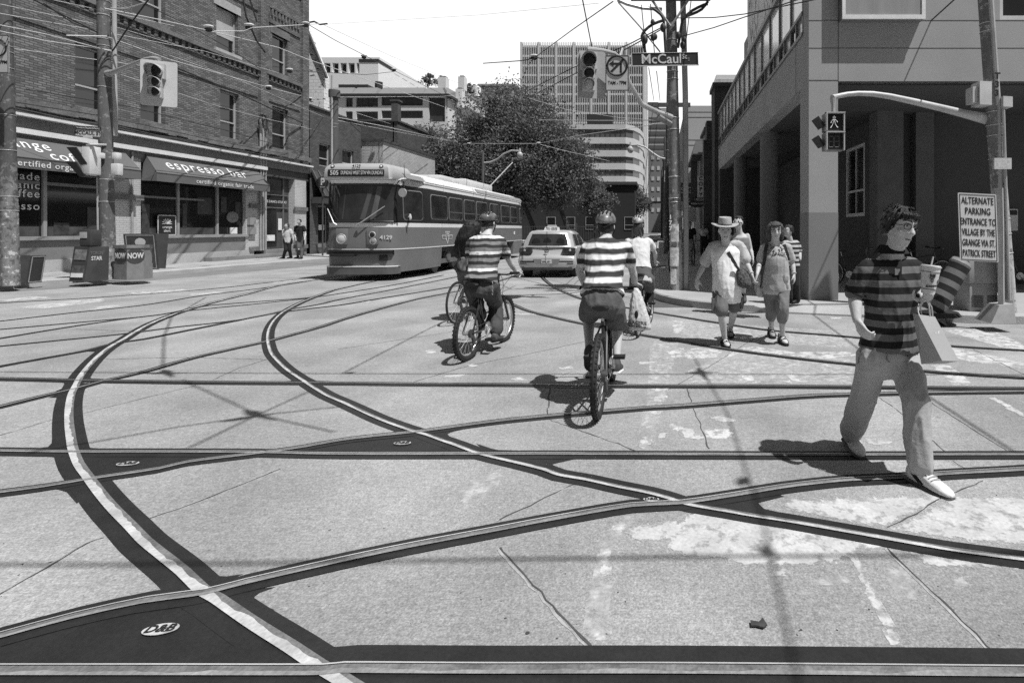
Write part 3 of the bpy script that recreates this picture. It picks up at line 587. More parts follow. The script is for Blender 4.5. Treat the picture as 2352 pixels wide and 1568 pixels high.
sl = V((.58, 0, -.76)).normalized()
def awtext(a, s, size, y, t, b=.006): text(s, size, white, a, V((XL+.04+.58*t, y, 4.42-.76*t))+V((.035, 0, .027)), (0, 1, 0), -sl, 'CENTER', b, .004, sp=1.16)
awtext(aw1, 'orange', .50, 15.75, .42); awtext(aw1, 'coffee', .50, 17.05, .80)
awtext(aw2, 'espresso bar', .66, 22.35, .50, .004)
text('certified organic fair trade', .26, white, aw1, (XL+.64, 16.9, 3.51), (0, 1, 0), (0, 0, 1), 'CENTER', .006, .004, sp=1.12)
text('certified organic fair trade', .25, white, aw2, (XL+.64, 22.95, 3.51), (0, 1, 0), (0, 0, 1), 'CENTER', .006, .004, sp=1.12)
# street door with the dance studio transom
m = MB(); mbox(m, P, 25.78, 28.02, .5, 4.2, .25, .33); d = m.build('door', framed, bb, 0)
m = MB(); mbox(m, P, 26.2, 26.28, .5, 3.3, .18, .25); mbox(m, P, 27.5, 27.58, .5, 4.2, .18, .25); mbox(m, P, 26.0, 27.9, 2.62, 2.68, .17, .25); mbox(m, P, 26.0, 27.9, 3.28, 3.33, .17, .25); m.build('door_frame', M('door_frame', .13, .6), d, 0)
m = MB(); mbox(m, P, 26.3, 27.1, .7, 2.55, .22, .25); mbox(m, P, 26.0, 27.48, 2.72, 3.25, .22, .25); mbox(m, P, 26.0, 27.48, 3.36, 4.1, .22, .25); m.build('pane', glass, d, 0)
text('CADENCE DANCE STUDIO', .17, white, d, (XL-.20, 26.75, 2.95), (0, 1, 0), (0, 0, 1), 'CENTER', .0, .004)
pieces('door_notice', white, d, P, [(26.35, 26.95, .95, 1.25, .20, .22), (27.2, 27.45, 1.5, 2.1, .20, .22)])
m = MB(); mbox(m, P, 22.4, 28.4, .1, .32, -.45, .0); mbox(m, P, 25.8, 28.0, .32, .52, -.2, .3); m.build('door_step', M('step_concrete', .22, .85, .2, 2), bb, 0)
pieces('mailbox', M('box_grey', .28, .6), bb, P, [(24.78, 25.15, 1.75, 2.1, -.22, -.06), (24.8, 25.2, 1.3, 1.65, -.2, -.06)])
m = MB()
for k, yy in enumerate((25.55, 25.72, 25.88)): m.tube([(XL+.13, yy, .5), (XL+.13, yy, 4.3-.1*k), (XL+.13, yy, 7.0-.5*k)], .045, 8)
m.build('conduit', M('pipe_grey', .34, .5, .2, 3), bb)
m = MB(); m.tube([(XL+.13, 25.55, 7.0), (XL+.18, 25.55, 7.15), (XL+.35, 25.6, 7.12), (XL+.4, 25.65, 6.9)], .08, 8); m.tube([(XL+.13, 25.9, 6.5), (XL+.2, 25.9, 6.95), (XL+.4, 25.95, 6.9)], .05, 8); m.build('service_head', framed, bb)
m = MB(); m.tube([(XL+.1, 19.35, .5), (XL+.1, 19.35, 4.4)], .035, 8); m.build('downpipe', MATS['pipe_grey'], bb)
# ---------------------------------------------------------------- white shingled gable behind it
def shingle():
    m = brickmat('white_shingle', .74, .80, .62, .30, .20, .06, .02); N, L, b, val = nodes(m)
    tcn = N.new('ShaderNodeTexCoord'); mp = N.new('ShaderNodeMapping'); mp.inputs['Scale'].default_value = (1.9, 1.9, 5.2); L(tcn.outputs['Object'], mp.inputs[0]); vo = N.new('ShaderNodeTexVoronoi'); vo.inputs['Scale'].default_value = 1; L(mp.outputs[0], vo.inputs[0])
    r = N.new('ShaderNodeMapRange'); L(vo.outputs['Distance'], r.inputs[0])
    for i, q in enumerate((.16, .24, .15, 1)): r.inputs[i+1].default_value = q
    src = b.inputs['Base Color'].links[0].from_socket; L(mathn(N, L, 'MULTIPLY', src, r.outputs[0]), b.inputs['Base Color']); return m
sg = thing('gable_house', 'white shingled steep gable wall behind the brick corner building', 'house', (-22, 31, 0))
m = MB(); m.prism([V((-30, 31, .1)), V((-19.86, 31, .1)), V((-19.86, 31, 10.6)), V((-21.1, 31, 13.9)), V((-23.4, 31, 19.3)), V((-30, 31, 19.3))], (0, .5, 0)); m.build('wall', shingle(), sg, 0)
m = MB(); m.tube([V((-19.66, 30.93, 10.5)), V((-21.05, 30.93, 13.95)), V((-23.35, 30.93, 19.4))], .09, 6); m.build('roof_edge', framed, sg)
# ---------------------------------------------------------------- low dark brick row, shop with metal awning
lb = thing('brick_house', 'low dark brick house with a metal shop awning left of the streetcar', 'house', (-22, 31, 0))
P2 = PX(-19.5); brick2 = brickmat('dark_brick', .07, .12, .06, .24, .08)
m = MB(); holed(m, P2, 29.2, 34.2, .1, 8.42, [(30.0, 31.0, 5.2, 6.5), (29.9, 31.0, .5, 3.0), (32.2, 33.4, 5.2, 6.5)], .3); m.box(-26, -19.81, 29.2, 34.2, .1, 8.42); m.quad((-19.5, 29.2, 8.42), (-19.5, 34.2, 8.42), (-19.85, 34.2, 8.42), (-19.85, 29.2, 8.42)); m.build('wall', brick2, lb, 0)
window(lb, P2, 30.0, 31.0, 5.2, 6.5, .16); window(lb, P2, 32.2, 33.4, 5.2, 6.5, .16)
m = MB(); mbox(m, P2, 29.2, 34.3, 8.42, 8.52, -.08, .4); m.build('coping', framed, lb, 0)
m = MB(); m.hexa([(-19.45, 29.25, 4.75), (-18.8, 29.25, 3.35), (-18.8, 34.1, 3.35), (-19.45, 34.1, 4.75), (-19.45, 29.25, 4.85), (-18.7, 29.25, 3.40), (-18.7, 34.1, 3.40), (-19.45, 34.1, 4.85)])
m.box(-19.45, -18.75, 29.25, 34.1, 3.0, 3.34)
for k in range(10): m.tube([(-19.43, 29.3+.5*k, 4.9), (-18.68, 29.3+.5*k, 3.45)], .03, 4)
a = m.build('awning', M('metal_awning', .06, .5, .15, 3, .1, 30), lb, 0)
m = MB(); mbox(m, P2, 30.6, 33.5, 2.7, 3.5, -.87, -.79); s_ = m.build('sign_board', M('sign_grey', .36, .6), lb, 0); text('SUBS', .62, white, s_, (-18.61, 32.0, 3.05), (0, 1, 0), (0, 0, 1), 'CENTER', .03, .006)
m = MB(); mbox(m, P2, 29.95, 30.95, .5, 2.95, .2, .26); d = m.build('door', M('grey_door', .22, .6), lb, 0); m = MB(); mbox(m, P2, 30.1, 30.8, .75, 2.8, .18, .2); m.build('pane', glass, d, 0)
m = MB(); mbox(m, P2, 30.2, 30.7, 1.5, 1.8, .16, .18); m.build('door_notice', white, d, 0)
# ---------------------------------------------------------------- tan brick building and darker block behind
tb = thing('tan_brick_building', 'pale brick flat-roofed building above the streetcar roof', 'building', (-20, 38, 0))
tanb = brickmat('tan_brick', .40, .48, .26, .30, .10)
m = MB(); P3 = PX(-18.2); holed(m, P3, 34.5, 42.5, .1, 7.35, [(35.4, 36.6, 4.3, 5.0), (37.7, 38.9, 4.3, 5.0), (40, 41.2, 4.3, 5.0)], .25); m.box(-18.47, -19.6, 34.5, 42.5, .1, 7.35); m.box(-19.6, -22.5, 34.52, 42.5, .1, 6.9)
m.quad((-18.2, 34.5, .1), (-18.5, 34.5, .1), (-18.5, 34.5, 7.35), (-18.2, 34.5, 7.35)); m.quad((-18.2, 42.5, .1), (-18.5, 42.5, .1), (-18.5, 42.5, 7.35), (-18.2, 42.5, 7.35)); m.build('wall', tanb, tb, 0)
for a, b in ((35.4, 36.6), (37.7, 38.9), (40, 41.2)): window(tb, P3, a, b, 4.3, 5.0, .12, sash=False, fm=framed)
m = MB(); m.box(-18.1, -19.7, 34.4, 42.6, 7.35, 7.5); m.box(-19.7, -22.6, 34.4, 42.6, 6.9, 7.02); m.build('coping', framed, tb, 0)
db = thing('dark_brick_building', 'windowed dark brick block between the pale brick building and the tree', 'building', (-24, 46, 0))
m = MB(); P4 = PX(-22.0); holed(m, P4, 44, 52, .1, 10.6, [(44.9, 45.7, 7.0, 8.6), (47.2, 48.0, 7.0, 8.6)], .3); m.box(-27, -22.3, 44, 52, .1, 10.6); m.quad((-22, 44, .1), (-22.4, 44, .1), (-22.4, 44, 10.6), (-22, 44, 10.6)); m.build('wall', brick2, db, 0)
window(db, P4, 44.9, 45.7, 7.0, 8.6, .15); window(db, P4, 47.2, 48.0, 7.0, 8.6, .15)
m = MB(); m.box(-27.1, -21.9, 43.9, 52, 10.6, 10.75); m.build('coping', framed, db, 0); m = MB(); m.box(-22.5, -21.95, 43.95, 44.5, 10.7, 12.3); m.box(-22.6, -21.85, 43.9, 44.6, 12.3, 12.45); m.build('chimney', brick2, db, 0)
# ---------------------------------------------------------------- terraced apartment block
ap = thing('apartment_block', 'pale terraced apartment block with mansard roof bands and brick chimneys above the dark brick', 'building', (-40, 80, 0))
cream = M('cream_render', .62, .8, .08, .3, .06, 10); mans = M('mansard_roof', .25, .6, .2, 2, .1, 10, aniso=(6, 6, .3)); trimd = M('dark_trim', .035, .7)
YA = 75; PA = PY(YA)
def ax_(x, Y=YA): return (x-CX)*Y/F
def az_(y, Y=YA): return H-(y-CY)*Y/F
hs = [(ax_(794), ax_(810), az_(y1), az_(y0)) for y0, y1 in ((224, 246), (256, 275))]+[(ax_(818), ax_(868), az_(y1), az_(y0)) for y0, y1 in ((224, 246), (256, 275))]+[(ax_(876), ax_(971), az_(y1), az_(y0)) for y0, y1 in ((222, 243), (254, 272))]+[(ax_(985), ax_(1022), az_(y1), az_(y0)) for y0, y1 in ((224, 280),)]
m = MB(); holed(m, PA, ax_(740), ax_(1025), .1, az_(222), hs, .5); m.box(ax_(740), ax_(1025)-.02, YA+.51, YA+14, .1, az_(222)); m.build('wall', cream, ap, 0)
for h in hs: window(ap, PA, *h, .3, .08, framed, False, mull=max(1, int((h[1]-h[0])/.95)), gm=glass2)
m = MB()
for xa, xb in ((745, 812), (812, 866), (872, 975), (975, 1028)):
    m.hexa([(ax_(xa), YA-.4, az_(217)), (ax_(xb), YA-.4, az_(217)), (ax_(xb), YA+3, az_(217)), (ax_(xa), YA+3, az_(217)), (ax_(xa+4), YA+.6, az_(199)), (ax_(xb-4), YA+.6, az_(199)), (ax_(xb), YA+3, az_(199)), (ax_(xa), YA+3, az_(199))])
m.hexa([(ax_(1025)+.0, YA-.4, az_(217)), (ax_(1025)+.5, YA-.4, az_(217)), (ax_(1025)+.5, YA+14, az_(217)), (ax_(1025), YA+14, az_(217)), (ax_(1025)-.8, YA+.6, az_(199)), (ax_(1025)-.5, YA+.6, az_(199)), (ax_(1025)-.5, YA+14, az_(199)), (ax_(1025)-.8, YA+14, az_(199))])
m.build('mansard_roof', mans, ap, 0)
m = MB(); m.box(ax_(745), ax_(1025)+.5, YA-.45, YA-.2, az_(222.5), az_(217)); m.box(ax_(1025)+.25, ax_(1025)+.55, YA-.2, YA+14, az_(222.5), az_(217)); m.build('eave', trimd, ap, 0)
PS = PX(ax_(1025)); sh_ = [(YA+4, YA+5.6, az_(y1), az_(y0)) for y0, y1 in ((228, 250), (262, 284))]+[(YA+10, YA+11.6, az_(y1), az_(y0)) for y0, y1 in ((232, 254), (266, 288))]
for h in sh_: window(ap, PS, *h, -.02, .08, framed, False, mull=1, gm=glass2)
m = MB(); m.box(ax_(890), ax_(1040), YA+5, YA+14, az_(222)-.1, az_(194)); m.build('roof_storey', cream, ap, 0); m = MB(); m.box(ax_(889), ax_(1042), YA+4.9, YA+14.2, az_(196), az_(191)); m.build('mansard_roof', mans, ap, 0)
for x0, x1, y0, y1, dy in ((1006, 1024, 177, 211, 1.0), (1052, 1066, 176, 200, 6), (1082, 1092, 196, 215, 9), (1046, 1061, 204, 240, 3)):
    Yq = YA+dy; m = MB(); m.box(ax_(x0, Yq), ax_(x1, Yq), Yq, Yq+1.2, az_(y1+6, Yq), az_(y0, Yq)); c = m.build('chimney', M('chimney_white', .7, .8, .06), ap, 0)
    m = MB(); m.box(ax_(x0+3, Yq), ax_(x1-2, Yq), Yq+.2, Yq+1, az_(y0, Yq), az_(y0-3, Yq)); m.build('chimney_cap', trimd, c, 0)
m = MB(); m.box(ax_(748), ax_(818), YA+3, YA+10, az_(200), az_(181)); m.build('penthouse', trimd, ap, 0); m = MB(); m.cyl((ax_(853), YA+2, az_(201)), (0, 0, 1), .55, 1.3, 8); m.build('roof_vent', trimd, ap, 0)
# hospital-like white block further back
hb = thing('white_office_block', 'white office block with deep dark window slots far behind the apartment block', 'building', (-60, 110, 0))
YB = 110; PB = PY(YB)
hs = [(ax_(745+18.5*i, YB), ax_(759+18.5*i, YB), az_(168, YB), az_(145, YB)) for i in range(5)]
m = MB(); holed(m, PB, ax_(725, YB), ax_(872, YB), 0, az_(132, YB), hs, 1.0); m.box(ax_(725, YB), ax_(872, YB)-.05, YB+1, YB+32, 0, az_(132, YB))
PBs = PX(ax_(872, YB)); holed(m, PBs, YB, YB+32, 0, az_(132, YB), [(YB+2.5+3.6*i, YB+4.9+3.6*i, az_(168, YB), az_(149, YB)) for i in range(8)], .9); m.build('wall', M('white_precast', .80, .8, .06), hb, 0)
m = MB(); [mbox(m, PB, *h, .9, .98) for h in hs]; [mbox(m, PBs, YB+2.5+3.6*i, YB+4.9+3.6*i, az_(168, YB), az_(149, YB), .8, .88) for i in range(8)]; m.build('window_slot', trimd, hb, 0)
m = MB(); m.box(ax_(740, YB), ax_(855, YB), YB+2, YB+10, az_(132, YB), az_(127, YB)); m.build('roof_plant', cream, hb, 0)
m = MB(); m.box(ax_(832, YB-5), ax_(875, YB-5), YB-6, YB-.2, 0, az_(147, YB-5)); m.build('stair_tower', M('white_precast', .8), hb, 0); m = MB(); m.box(ax_(831, YB-5), ax_(876, YB-5), YB-6.1, YB-.2, az_(147, YB-5), az_(140, YB-5)); m.build('parapet', trimd, hb, 0)
pv = thing('glass_pavilion', 'glazed rooftop pavilion with wide flat roof left of the white grid tower', 'building', (-50, 150, 0)); YC = 150
m = MB(); m.box(ax_(1104, YC), ax_(1172, YC), YC, YC+8, 0, az_(202, YC)); m.build('wall', M('white_precast', .8), pv, 0)
m = MB(); m.box(ax_(1100, YC), ax_(1188, YC), YC-1, YC+9, az_(199, YC), az_(195, YC)); m.box(ax_(1088, YC), ax_(1200, YC), YC-2, YC+9, 0, az_(226, YC)); m.build('flat_roof', M('roof_grey', .3), pv, 0)
m = MB()
for i in range(14): m.box(ax_(1111+4.2*i, YC), ax_(1114+4.2*i, YC), YC-.1, YC, az_(218, YC), az_(204, YC))
m.build('window_slot', glass2, pv, 0)
# ---------------------------------------------------------------- white grid tower
lt = thing('grid_tower', 'tall slab tower with a white concrete grid of fine vertical fins', 'tower', (-20, 195, 0)); YT = 195
tw = M('tower_white', .66, .7, .05, .1)
x0, x1 = ax_(1197, YT), ax_(1479, YT); zt = az_(97, YT); bay = (x1-x0)/7
m = MB(); m.box(x0+.3, x1-.3, YT+1.0, YT+20, 0, zt-1); m.build('window_wall', M('tower_glass', .035, .2, .5, .5, .1, 3), lt, 0)
m = MB()
for i in range(8): m.box(x0+bay*i-.34, x0+bay*i+.34, YT-.25, YT+1.0, 0, zt)
for k in range(19):
    z = zt-3.56*k-1.6; m.box(x0, x1, YT+.1, YT+1.05, z-.36, z+.36)
m.box(x1-.4, x1+1.2, YT, YT+20, 0, az_(150, YT)); m.build('grid_frame', tw, lt, 0)
m = MB()
for i in range(7):
    for k in range(1, 10): xx = x0+bay*i+bay*k/10; m.box(xx-.095, xx+.095, YT-.05, YT+.9, 0, zt)
m.build('vertical_fins', tw, lt, 0)
m = MB(); Yq = YT-6; m.box(ax_(1352, Yq), ax_(1408, Yq), Yq-4, Yq, 0, az_(268, Yq)); m.build('plant_room', trimd, lt, 0)
# banded office
bo = thing('banded_office', 'curved office block with alternating pale bands and dark ribbon windows', 'building', (-15, 145, 0)); YO = 145
pts = [(ax_(1285, YO), YO), (ax_(1437, YO), YO), (ax_(1437, YO)+2.2, YO+2), (ax_(1437, YO)+3.8, YO+7), (ax_(1437, YO)+4.6, YO+14), (ax_(1437, YO)+4.6, YO+30), (ax_(1285, YO), YO+30)]
def ringp(o, z): return [V((x+(o if i in (1, 2, 3, 4, 5) else 0)*.7, y-(o if i in (0, 1, 2) else 0), z)) for i, (x, y) in enumerate(pts)]
m = MB(); g_ = MB(); f_ = MB(); zt = az_(286, YO)
for k in range(9):
    z1 = zt-3.58*k-(0 if k else 0); za = z1-1.75 if k else z1-1.3
    m.prism(ringp(0, za), (0, 0, z1-za)); g_.prism(ringp(-.35, z1-3.58), (0, 0, 3.58-(z1-za)))
    for i in range(14): xx = pts[0][0]+(pts[1][0]-pts[0][0])*i/13; f_.box(xx-.06, xx+.06, YO+.2, YO+.36, z1-3.58, za)
m.build('concrete_band', M('office_band', .52, .8, .08, .3), bo, 0); g_.build('ribbon_window', M('ribbon_glass', .10, .15, .4, .2, .1, 2), bo, 0); f_.build('window_mullion', trimd, bo, 0)
# far towers beyond the pole
st = thing('striped_tower', 'distant tower with close horizontal stripes behind the wooden pole', 'tower', (0, 300, 0)); Yq = 300
m = MB(); m.box(ax_(1484, Yq), ax_(1546, Yq), Yq, Yq+20, 0, az_(248, Yq)); m.build('wall', M('far_pale', .40, .8), st, 0)
m = MB()
for k in range(20): m.box(ax_(1485, Yq), ax_(1545, Yq), Yq-.3, Yq, az_(270, Yq)-4*k-2.1, az_(270, Yq)-4*k)
m.build('window_band', M('far_dark', .13, .3), st, 0); m = MB(); m.box(ax_(1486, Yq), ax_(1512, Yq), Yq+2, Yq+10, az_(248, Yq), az_(233, Yq)); m.build('plant_room', MATS['far_dark'], st, 0)
ft = thing('brick_office', 'distant brick office with regular small windows at the end of the street', 'building', (0, 240, 0)); Yq = 240
m = MB(); m.box(ax_(1487, Yq), ax_(1549, Yq), Yq, Yq+20, 0, az_(348, Yq)); m.build('wall', M('far_brick', .20, .8), ft, 0)
for r_ in range(6):
    for c_ in range(4):
        m = MB(); m.box(ax_(1496+13*c_, Yq), ax_(1502.5+13*c_, Yq), Yq-.2, Yq, az_(367+24*r_, Yq), az_(358+24*r_, Yq)); m.build('window', M('far_window', .55, .4), ft, 0)
gt = thing('glass_tower', 'pale glass tower rising behind the concrete building', 'tower', (30, 210, 0)); Yq = 210
m = MB(); m.box(ax_(1645, Yq), ax_(1760, Yq), Yq, Yq+20, 0, az_(172, Yq)); m.build('wall', M('tower_pale', .72, .5), gt, 0)
m = MB()
for k in range(3): m.box(ax_(1645, Yq)-.1, ax_(1760, Yq), Yq-.2, Yq, az_(203+36*k, Yq), az_(182+36*k, Yq))
m.build('window_band', M('tower_band', .5, .3, .2, .5, .1, 2, aniso=(4, 4, .2)), gt, 0)
# ---------------------------------------------------------------- concrete corner building on the right
rb = thing('concrete_building', 'rendered concrete corner building raised over a dark open colonnade', 'building', (10, 18, 0))
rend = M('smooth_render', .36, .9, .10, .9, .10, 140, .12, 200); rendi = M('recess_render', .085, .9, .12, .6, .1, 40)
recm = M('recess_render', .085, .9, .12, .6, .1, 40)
XR, YR, ZS = 2.93, 10.2, 4.42
PF = PY(YR); PSd = PXr(XR)
m = MB()
fh = [(5.75, 5.75, 0, 0)][:0]+[(6.66, 11.0, 5.62, 7.4)]
holed(m, PF, XR, 26, ZS, 14.0, fh, .3)
holed(m, PSd, YR, 25.6, ZS, 5.5, [], .1)
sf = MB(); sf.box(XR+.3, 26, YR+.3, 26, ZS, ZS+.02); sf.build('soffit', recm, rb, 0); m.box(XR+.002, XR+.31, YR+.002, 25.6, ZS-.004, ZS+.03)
m.box(XR+.42, 26, YR+.36, 25.6, ZS+.01, 7.0); m.box(4.9, 26, YR+.36, 30, 7.0, 12.2)
holed(m, PSd, YR, YR+.42, 5.5, 14.0, [], .1); m.quad((XR, YR+.42, 5.5), (XR+.4, YR+.42, 5.5), (XR+.4, YR+.42, 14), (XR, YR+.42, 14))
m.quad((XR, 25.6, ZS), (XR+.45, 25.6, ZS), (XR+.45, 25.6, 7.0), (XR, 25.6, 7.0))
w = m.build('wall', rend, rb, 0)
m = MB()   # shallow joints of the render
for z in (5.06, 5.62-.02): mbox(m, PF, XR+.002, 24, z, z+.012, -.004, .01)
mbox(m, PF, 3.50, 3.512, ZS, 13, -.004, .01); mbox(m, PF, XR+.002, 3.5, 4.43, 4.445, -.004, .01); mbox(m, PSd, YR+.95, YR+.962, ZS, 5.5, -.004, .01)
m.build('render_joint', M('joint_shadow', .09, .9), rb, 0)
m = MB(); m.box(XR, 3.5, YR, YR+.62, .1, ZS+.0); c = m.build('pillar', rend, rb, 0)
m = MB(); m.box(XR-.004, 3.504, YR-.004, YR+.624, .15, 1.86); m.build('pillar_dado', M('dado_paint', .23, .9, .06, 1, .1, 120), c, 0)
# projecting window bay
m = MB(); x0, x1 = 3.52, 5.09; yb = YR-.19
m.box(x0, x1, yb, YR+.0, 5.56, 9); b = m.build('window_bay', M('bay_dark', .2, .7), rb, 0)
m = MB(); m.box(x0-.01, x1+.01, yb-.03, yb, 5.55, 5.63); m.box(x1-.06, x1+.01, yb-.03, yb, 5.63, 9); m.box(x0-.01, x0+.05, yb-.03, yb, 5.63, 9); m.build('bay_frame', M('bay_frame', .8, .4), b, 0)
m = MB(); m.box(x0+.05, x1-.06, yb-.012, yb-.002, 5.63, 9); m.build('pane', M('bay_blind', .34, .2, .2, 1.0, .03, 10, aniso=(3, 3, .25), spec=.5), b, 0)
# upper right window of the front
f = MB()
for a in ((6.66, 6.72, 5.62, 7.4), (6.72, 11, 5.62, 5.70), (8.55, 8.65, 5.7, 7.4)): mbox(f, PF, *a, .0, .25)
ww = f.build('window', M('alu_frame', .62, .4), rb, 0); m = MB(); mbox(m, PF, 6.7, 11, 5.66, 7.4, .12, .2); m.build('pane', glass, ww, 0)
# glazed first floor along the side street
gz = MB(); ys = [10.62, 11.6, 12.7, 13.8, 14.9, 16.0, 17.0, 18.0, 19.0, 20.0, 21.0, 22.0, 23.0, 24.1, 25.4]
for y in ys: mbox(gz, PSd, y-.028, y+.028, 5.5, 7.18, -.012, .08)
mbox(gz, PSd, 10.6, 25.5, 7.12, 7.24, -.06, .3); mbox(gz, PSd, 10.6, 25.5, 5.88, 5.95, -.035, .1); mbox(gz, PSd, 10.6, 25.5, 5.46, 5.53, -.035, .3)
for a, b_ in zip(ys[::1], ys[1:]): mbox(gz, PSd, (a+b_)/2-.02, (a+b_)/2+.02, 5.53, 5.88, -.02, .1)
g = gz.build('glazing_frame', M('glazing_frame', .17, .5), rb, 0)
for i, (a, b_) in enumerate(zip(ys, ys[1:])):
    m = MB(); mbox(m, PSd, a+.035, b_-.035, 5.95, 7.12, .03, .06); m.build('pane', M('curtain_glass_%d' % (i % 3), (.85, .62, .9)[i % 3], .10, .35, 1.3, .1, 6, aniso=(.5, 2.5, .25), spec=1.), g, 0)
    m = MB(); mbox(m, PSd, a+.035, (a+b_)/2-.02, 5.53, 5.88, .03, .06); m.build('pane', M('low_glass_pale', .42, .15, .3, 2, .1, 9, spec=.6), g, 0)
    m = MB(); mbox(m, PSd, (a+b_)/2+.02, b_-.035, 5.53, 5.88, .03, .06); m.build('pane', glass, g, 0)
# woven screen wall set back above
def screenmat():
    m = M('screen', 1., .8, .1, 2); N, L, b, val = nodes(m); tcn = N.new('ShaderNodeTexCoord'); mp = N.new('ShaderNodeMapping'); mp.inputs['Rotation'].default_value = (R(16), 0, 0); mp.inputs['Scale'].default_value = (1, 3.0, .8); L(tcn.outputs['Object'], mp.inputs[0])
    vo = N.new('ShaderNodeTexVoronoi'); vo.inputs['Scale'].default_value = 1.6; L(mp.outputs[0], vo.inputs[0]); r = N.new('ShaderNodeMapRange'); L(vo.outputs['Distance'], r.inputs[0])
    for i, q in enumerate((.30, .42, .05, .75)): r.inputs[i+1].default_value = q
    L(mathn(N, L, 'MULTIPLY', r.outputs[0], val.outputs[0]), b.inputs['Base Color']); return m
m = MB(); m.box(4.82, 5.2, 22.3, 28.4, 7.0, 15.5); m.build('screen_wall', screenmat(), rb, 0)
m = MB(); m.box(4.86, 5.2, 12, 22.3, 7.0, 13); m.build('upper_wall', framed, rb, 0)
# recess under the building
XI = 5.6; PI_ = PXr(XI)
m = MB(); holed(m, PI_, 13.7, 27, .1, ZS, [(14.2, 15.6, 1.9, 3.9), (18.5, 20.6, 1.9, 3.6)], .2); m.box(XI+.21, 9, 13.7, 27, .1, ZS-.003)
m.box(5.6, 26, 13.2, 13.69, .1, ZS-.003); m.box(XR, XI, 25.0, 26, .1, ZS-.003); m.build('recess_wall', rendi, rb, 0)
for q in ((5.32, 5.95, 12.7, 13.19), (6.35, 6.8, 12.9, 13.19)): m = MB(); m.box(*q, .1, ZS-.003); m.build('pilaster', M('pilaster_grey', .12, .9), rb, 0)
window(rb, PI_, 14.2, 15.6, 1.9, 3.9, .05, .09, M('pvc_frame', .60, .5), True, mull=1); window(rb, PI_, 18.5, 20.6, 1.9, 3.6, .05, .09, MATS['pvc_frame'], True, mull=2)
for y, r_ in ((15.7, .27), (21.2, .27)):
    m = MB(); m.cyl((3.32, y, .1), (0, 0, 1), r_, ZS-.1, 28); m.build('round_column', M('column_render', .19, .9, .08, 1), rb)
# ---------------------------------------------------------------- shops beyond on the right
nb = thing('narrow_brick_building', 'narrow dark brick building next to the glazed first floor', 'building', (4, 26, 0))
m = MB(); m.box(2.75, 7, 25.75, 27.2, .1, 8.55); m.build('wall', brick2, nb, 0); m = MB(); m.box(2.65, 7, 25.65, 27.3, 8.55, 8.75); m.build('coping', framed, nb, 0)
m = MB(); m.box(2.35, 2.5, 27.25, 27.5, .1, 6.2); m.box(2.5, 7, 27.25, 28.1, .1, 7.2); m.build('pier', brick2, nb, 0)
mu = thing('mural_wall', 'shop wall with a pale swirling mural above the sidewalk', 'shop', (3, 30, 0))
m = MB(); m.box(2.6, 7, 28.12, 31, .1, 6.9); m.build('wall', M('mural', .25, .8, .95, 1.6, .2, 6), mu, 0); m = MB(); m.box(2.45, 7, 28.1, 31.1, 6.9, 7.05); m.build('coping', framed, mu, 0)
vh = thing('gabled_shop', 'old gabled shopfront with a carved bracket eave down the side street', 'shop', (3, 34, 0))
m = MB(); PV = PXr(2.45); holed(m, PV, 31.1, 36.8, .1, 6.0, [(33.3, 34.4, 3.9, 5.4)], .25); m.box(2.72, 7, 31.1, 36.8, .1, 6); m.quad((2.45, 31.1, .1), (2.8, 31.1, .1), (2.8, 31.1, 6), (2.45, 31.1, 6)); m.build('wall', M('shop_render', .30, .8), vh, 0)
window(vh, PV, 33.3, 34.4, 3.9, 5.4, .1)
m = MB(); m.prism([V((2.0, 31, 5.9)), V((2.0, 37, 5.9)), V((2.4, 34, 7.3))], (4, 0, 0)); m.build('roof', framed, vh, 0)
for q in ((1.95, 2.45, 31.0, 31.15, 5.6, 5.95), (2.0, 2.4, 32.4, 32.6, 3.6, 5.9)): m = MB(); m.box(*q); m.build('bracket', framed, vh, 0)
gs = thing('grey_shop_row', 'row of grey shopfronts with glazed doors under the projecting signs', 'shop', (3, 45, 0))
m = MB(); m.box(2.6, 7, 37, 57, .1, 6.4); m.build('wall', M('row_grey', .20, .8), gs, 0)
for k in range(9): m = MB(); m.box(2.5, 2.6, 37.5+2*k, 38.7+2*k, .6, 2.8); m.build('shop_window', glass, gs, 0)
m = MB(); m.box(2.3, 2.6, 37, 57, 2.9, 3.3); m.build('fascia', white, gs, 0)
cb_ = thing('concrete_block_building', 'plain pale concrete building with horizontal joints beyond the shops', 'building', (5, 62, 0)); Yq = 60
m = MB(); m.box(ax_(1578, Yq), ax_(1660, Yq), Yq, Yq+22, .1, az_(243, Yq)); m.build('wall', M('plain_concrete', .40, .85, .08, .3), cb_, 0)
m = MB()
for y in (258, 270, 322, 334): m.box(ax_(1578, Yq)+.02, ax_(1660, Yq), Yq-.01, Yq+.02, az_(y, Yq)-.05, az_(y, Yq)+.05)
m.build('render_joint', MATS['joint_shadow'], cb_, 0); m = MB(); m.box(ax_(1574, Yq), ax_(1578, Yq), Yq, Yq+22, .1, az_(245, Yq)); m.build('side_wall', framed, cb_, 0)
fs = thing('far_shop_terrace', 'far terrace of low shops at the end of the right pavement', 'shop', (3, 90, 0)); m = MB(); m.box(ax_(1553, 85), 9, 85, 130, .1, 12); m.build('wall', M('terrace_grey', .28, .85), fs, 0)
for k in range(5): m = MB(); m.box(ax_(1553, 85)-.1, ax_(1553, 85), 87+7*k, 90+7*k, 6, 9); m.build('window', glass2, fs, 0)
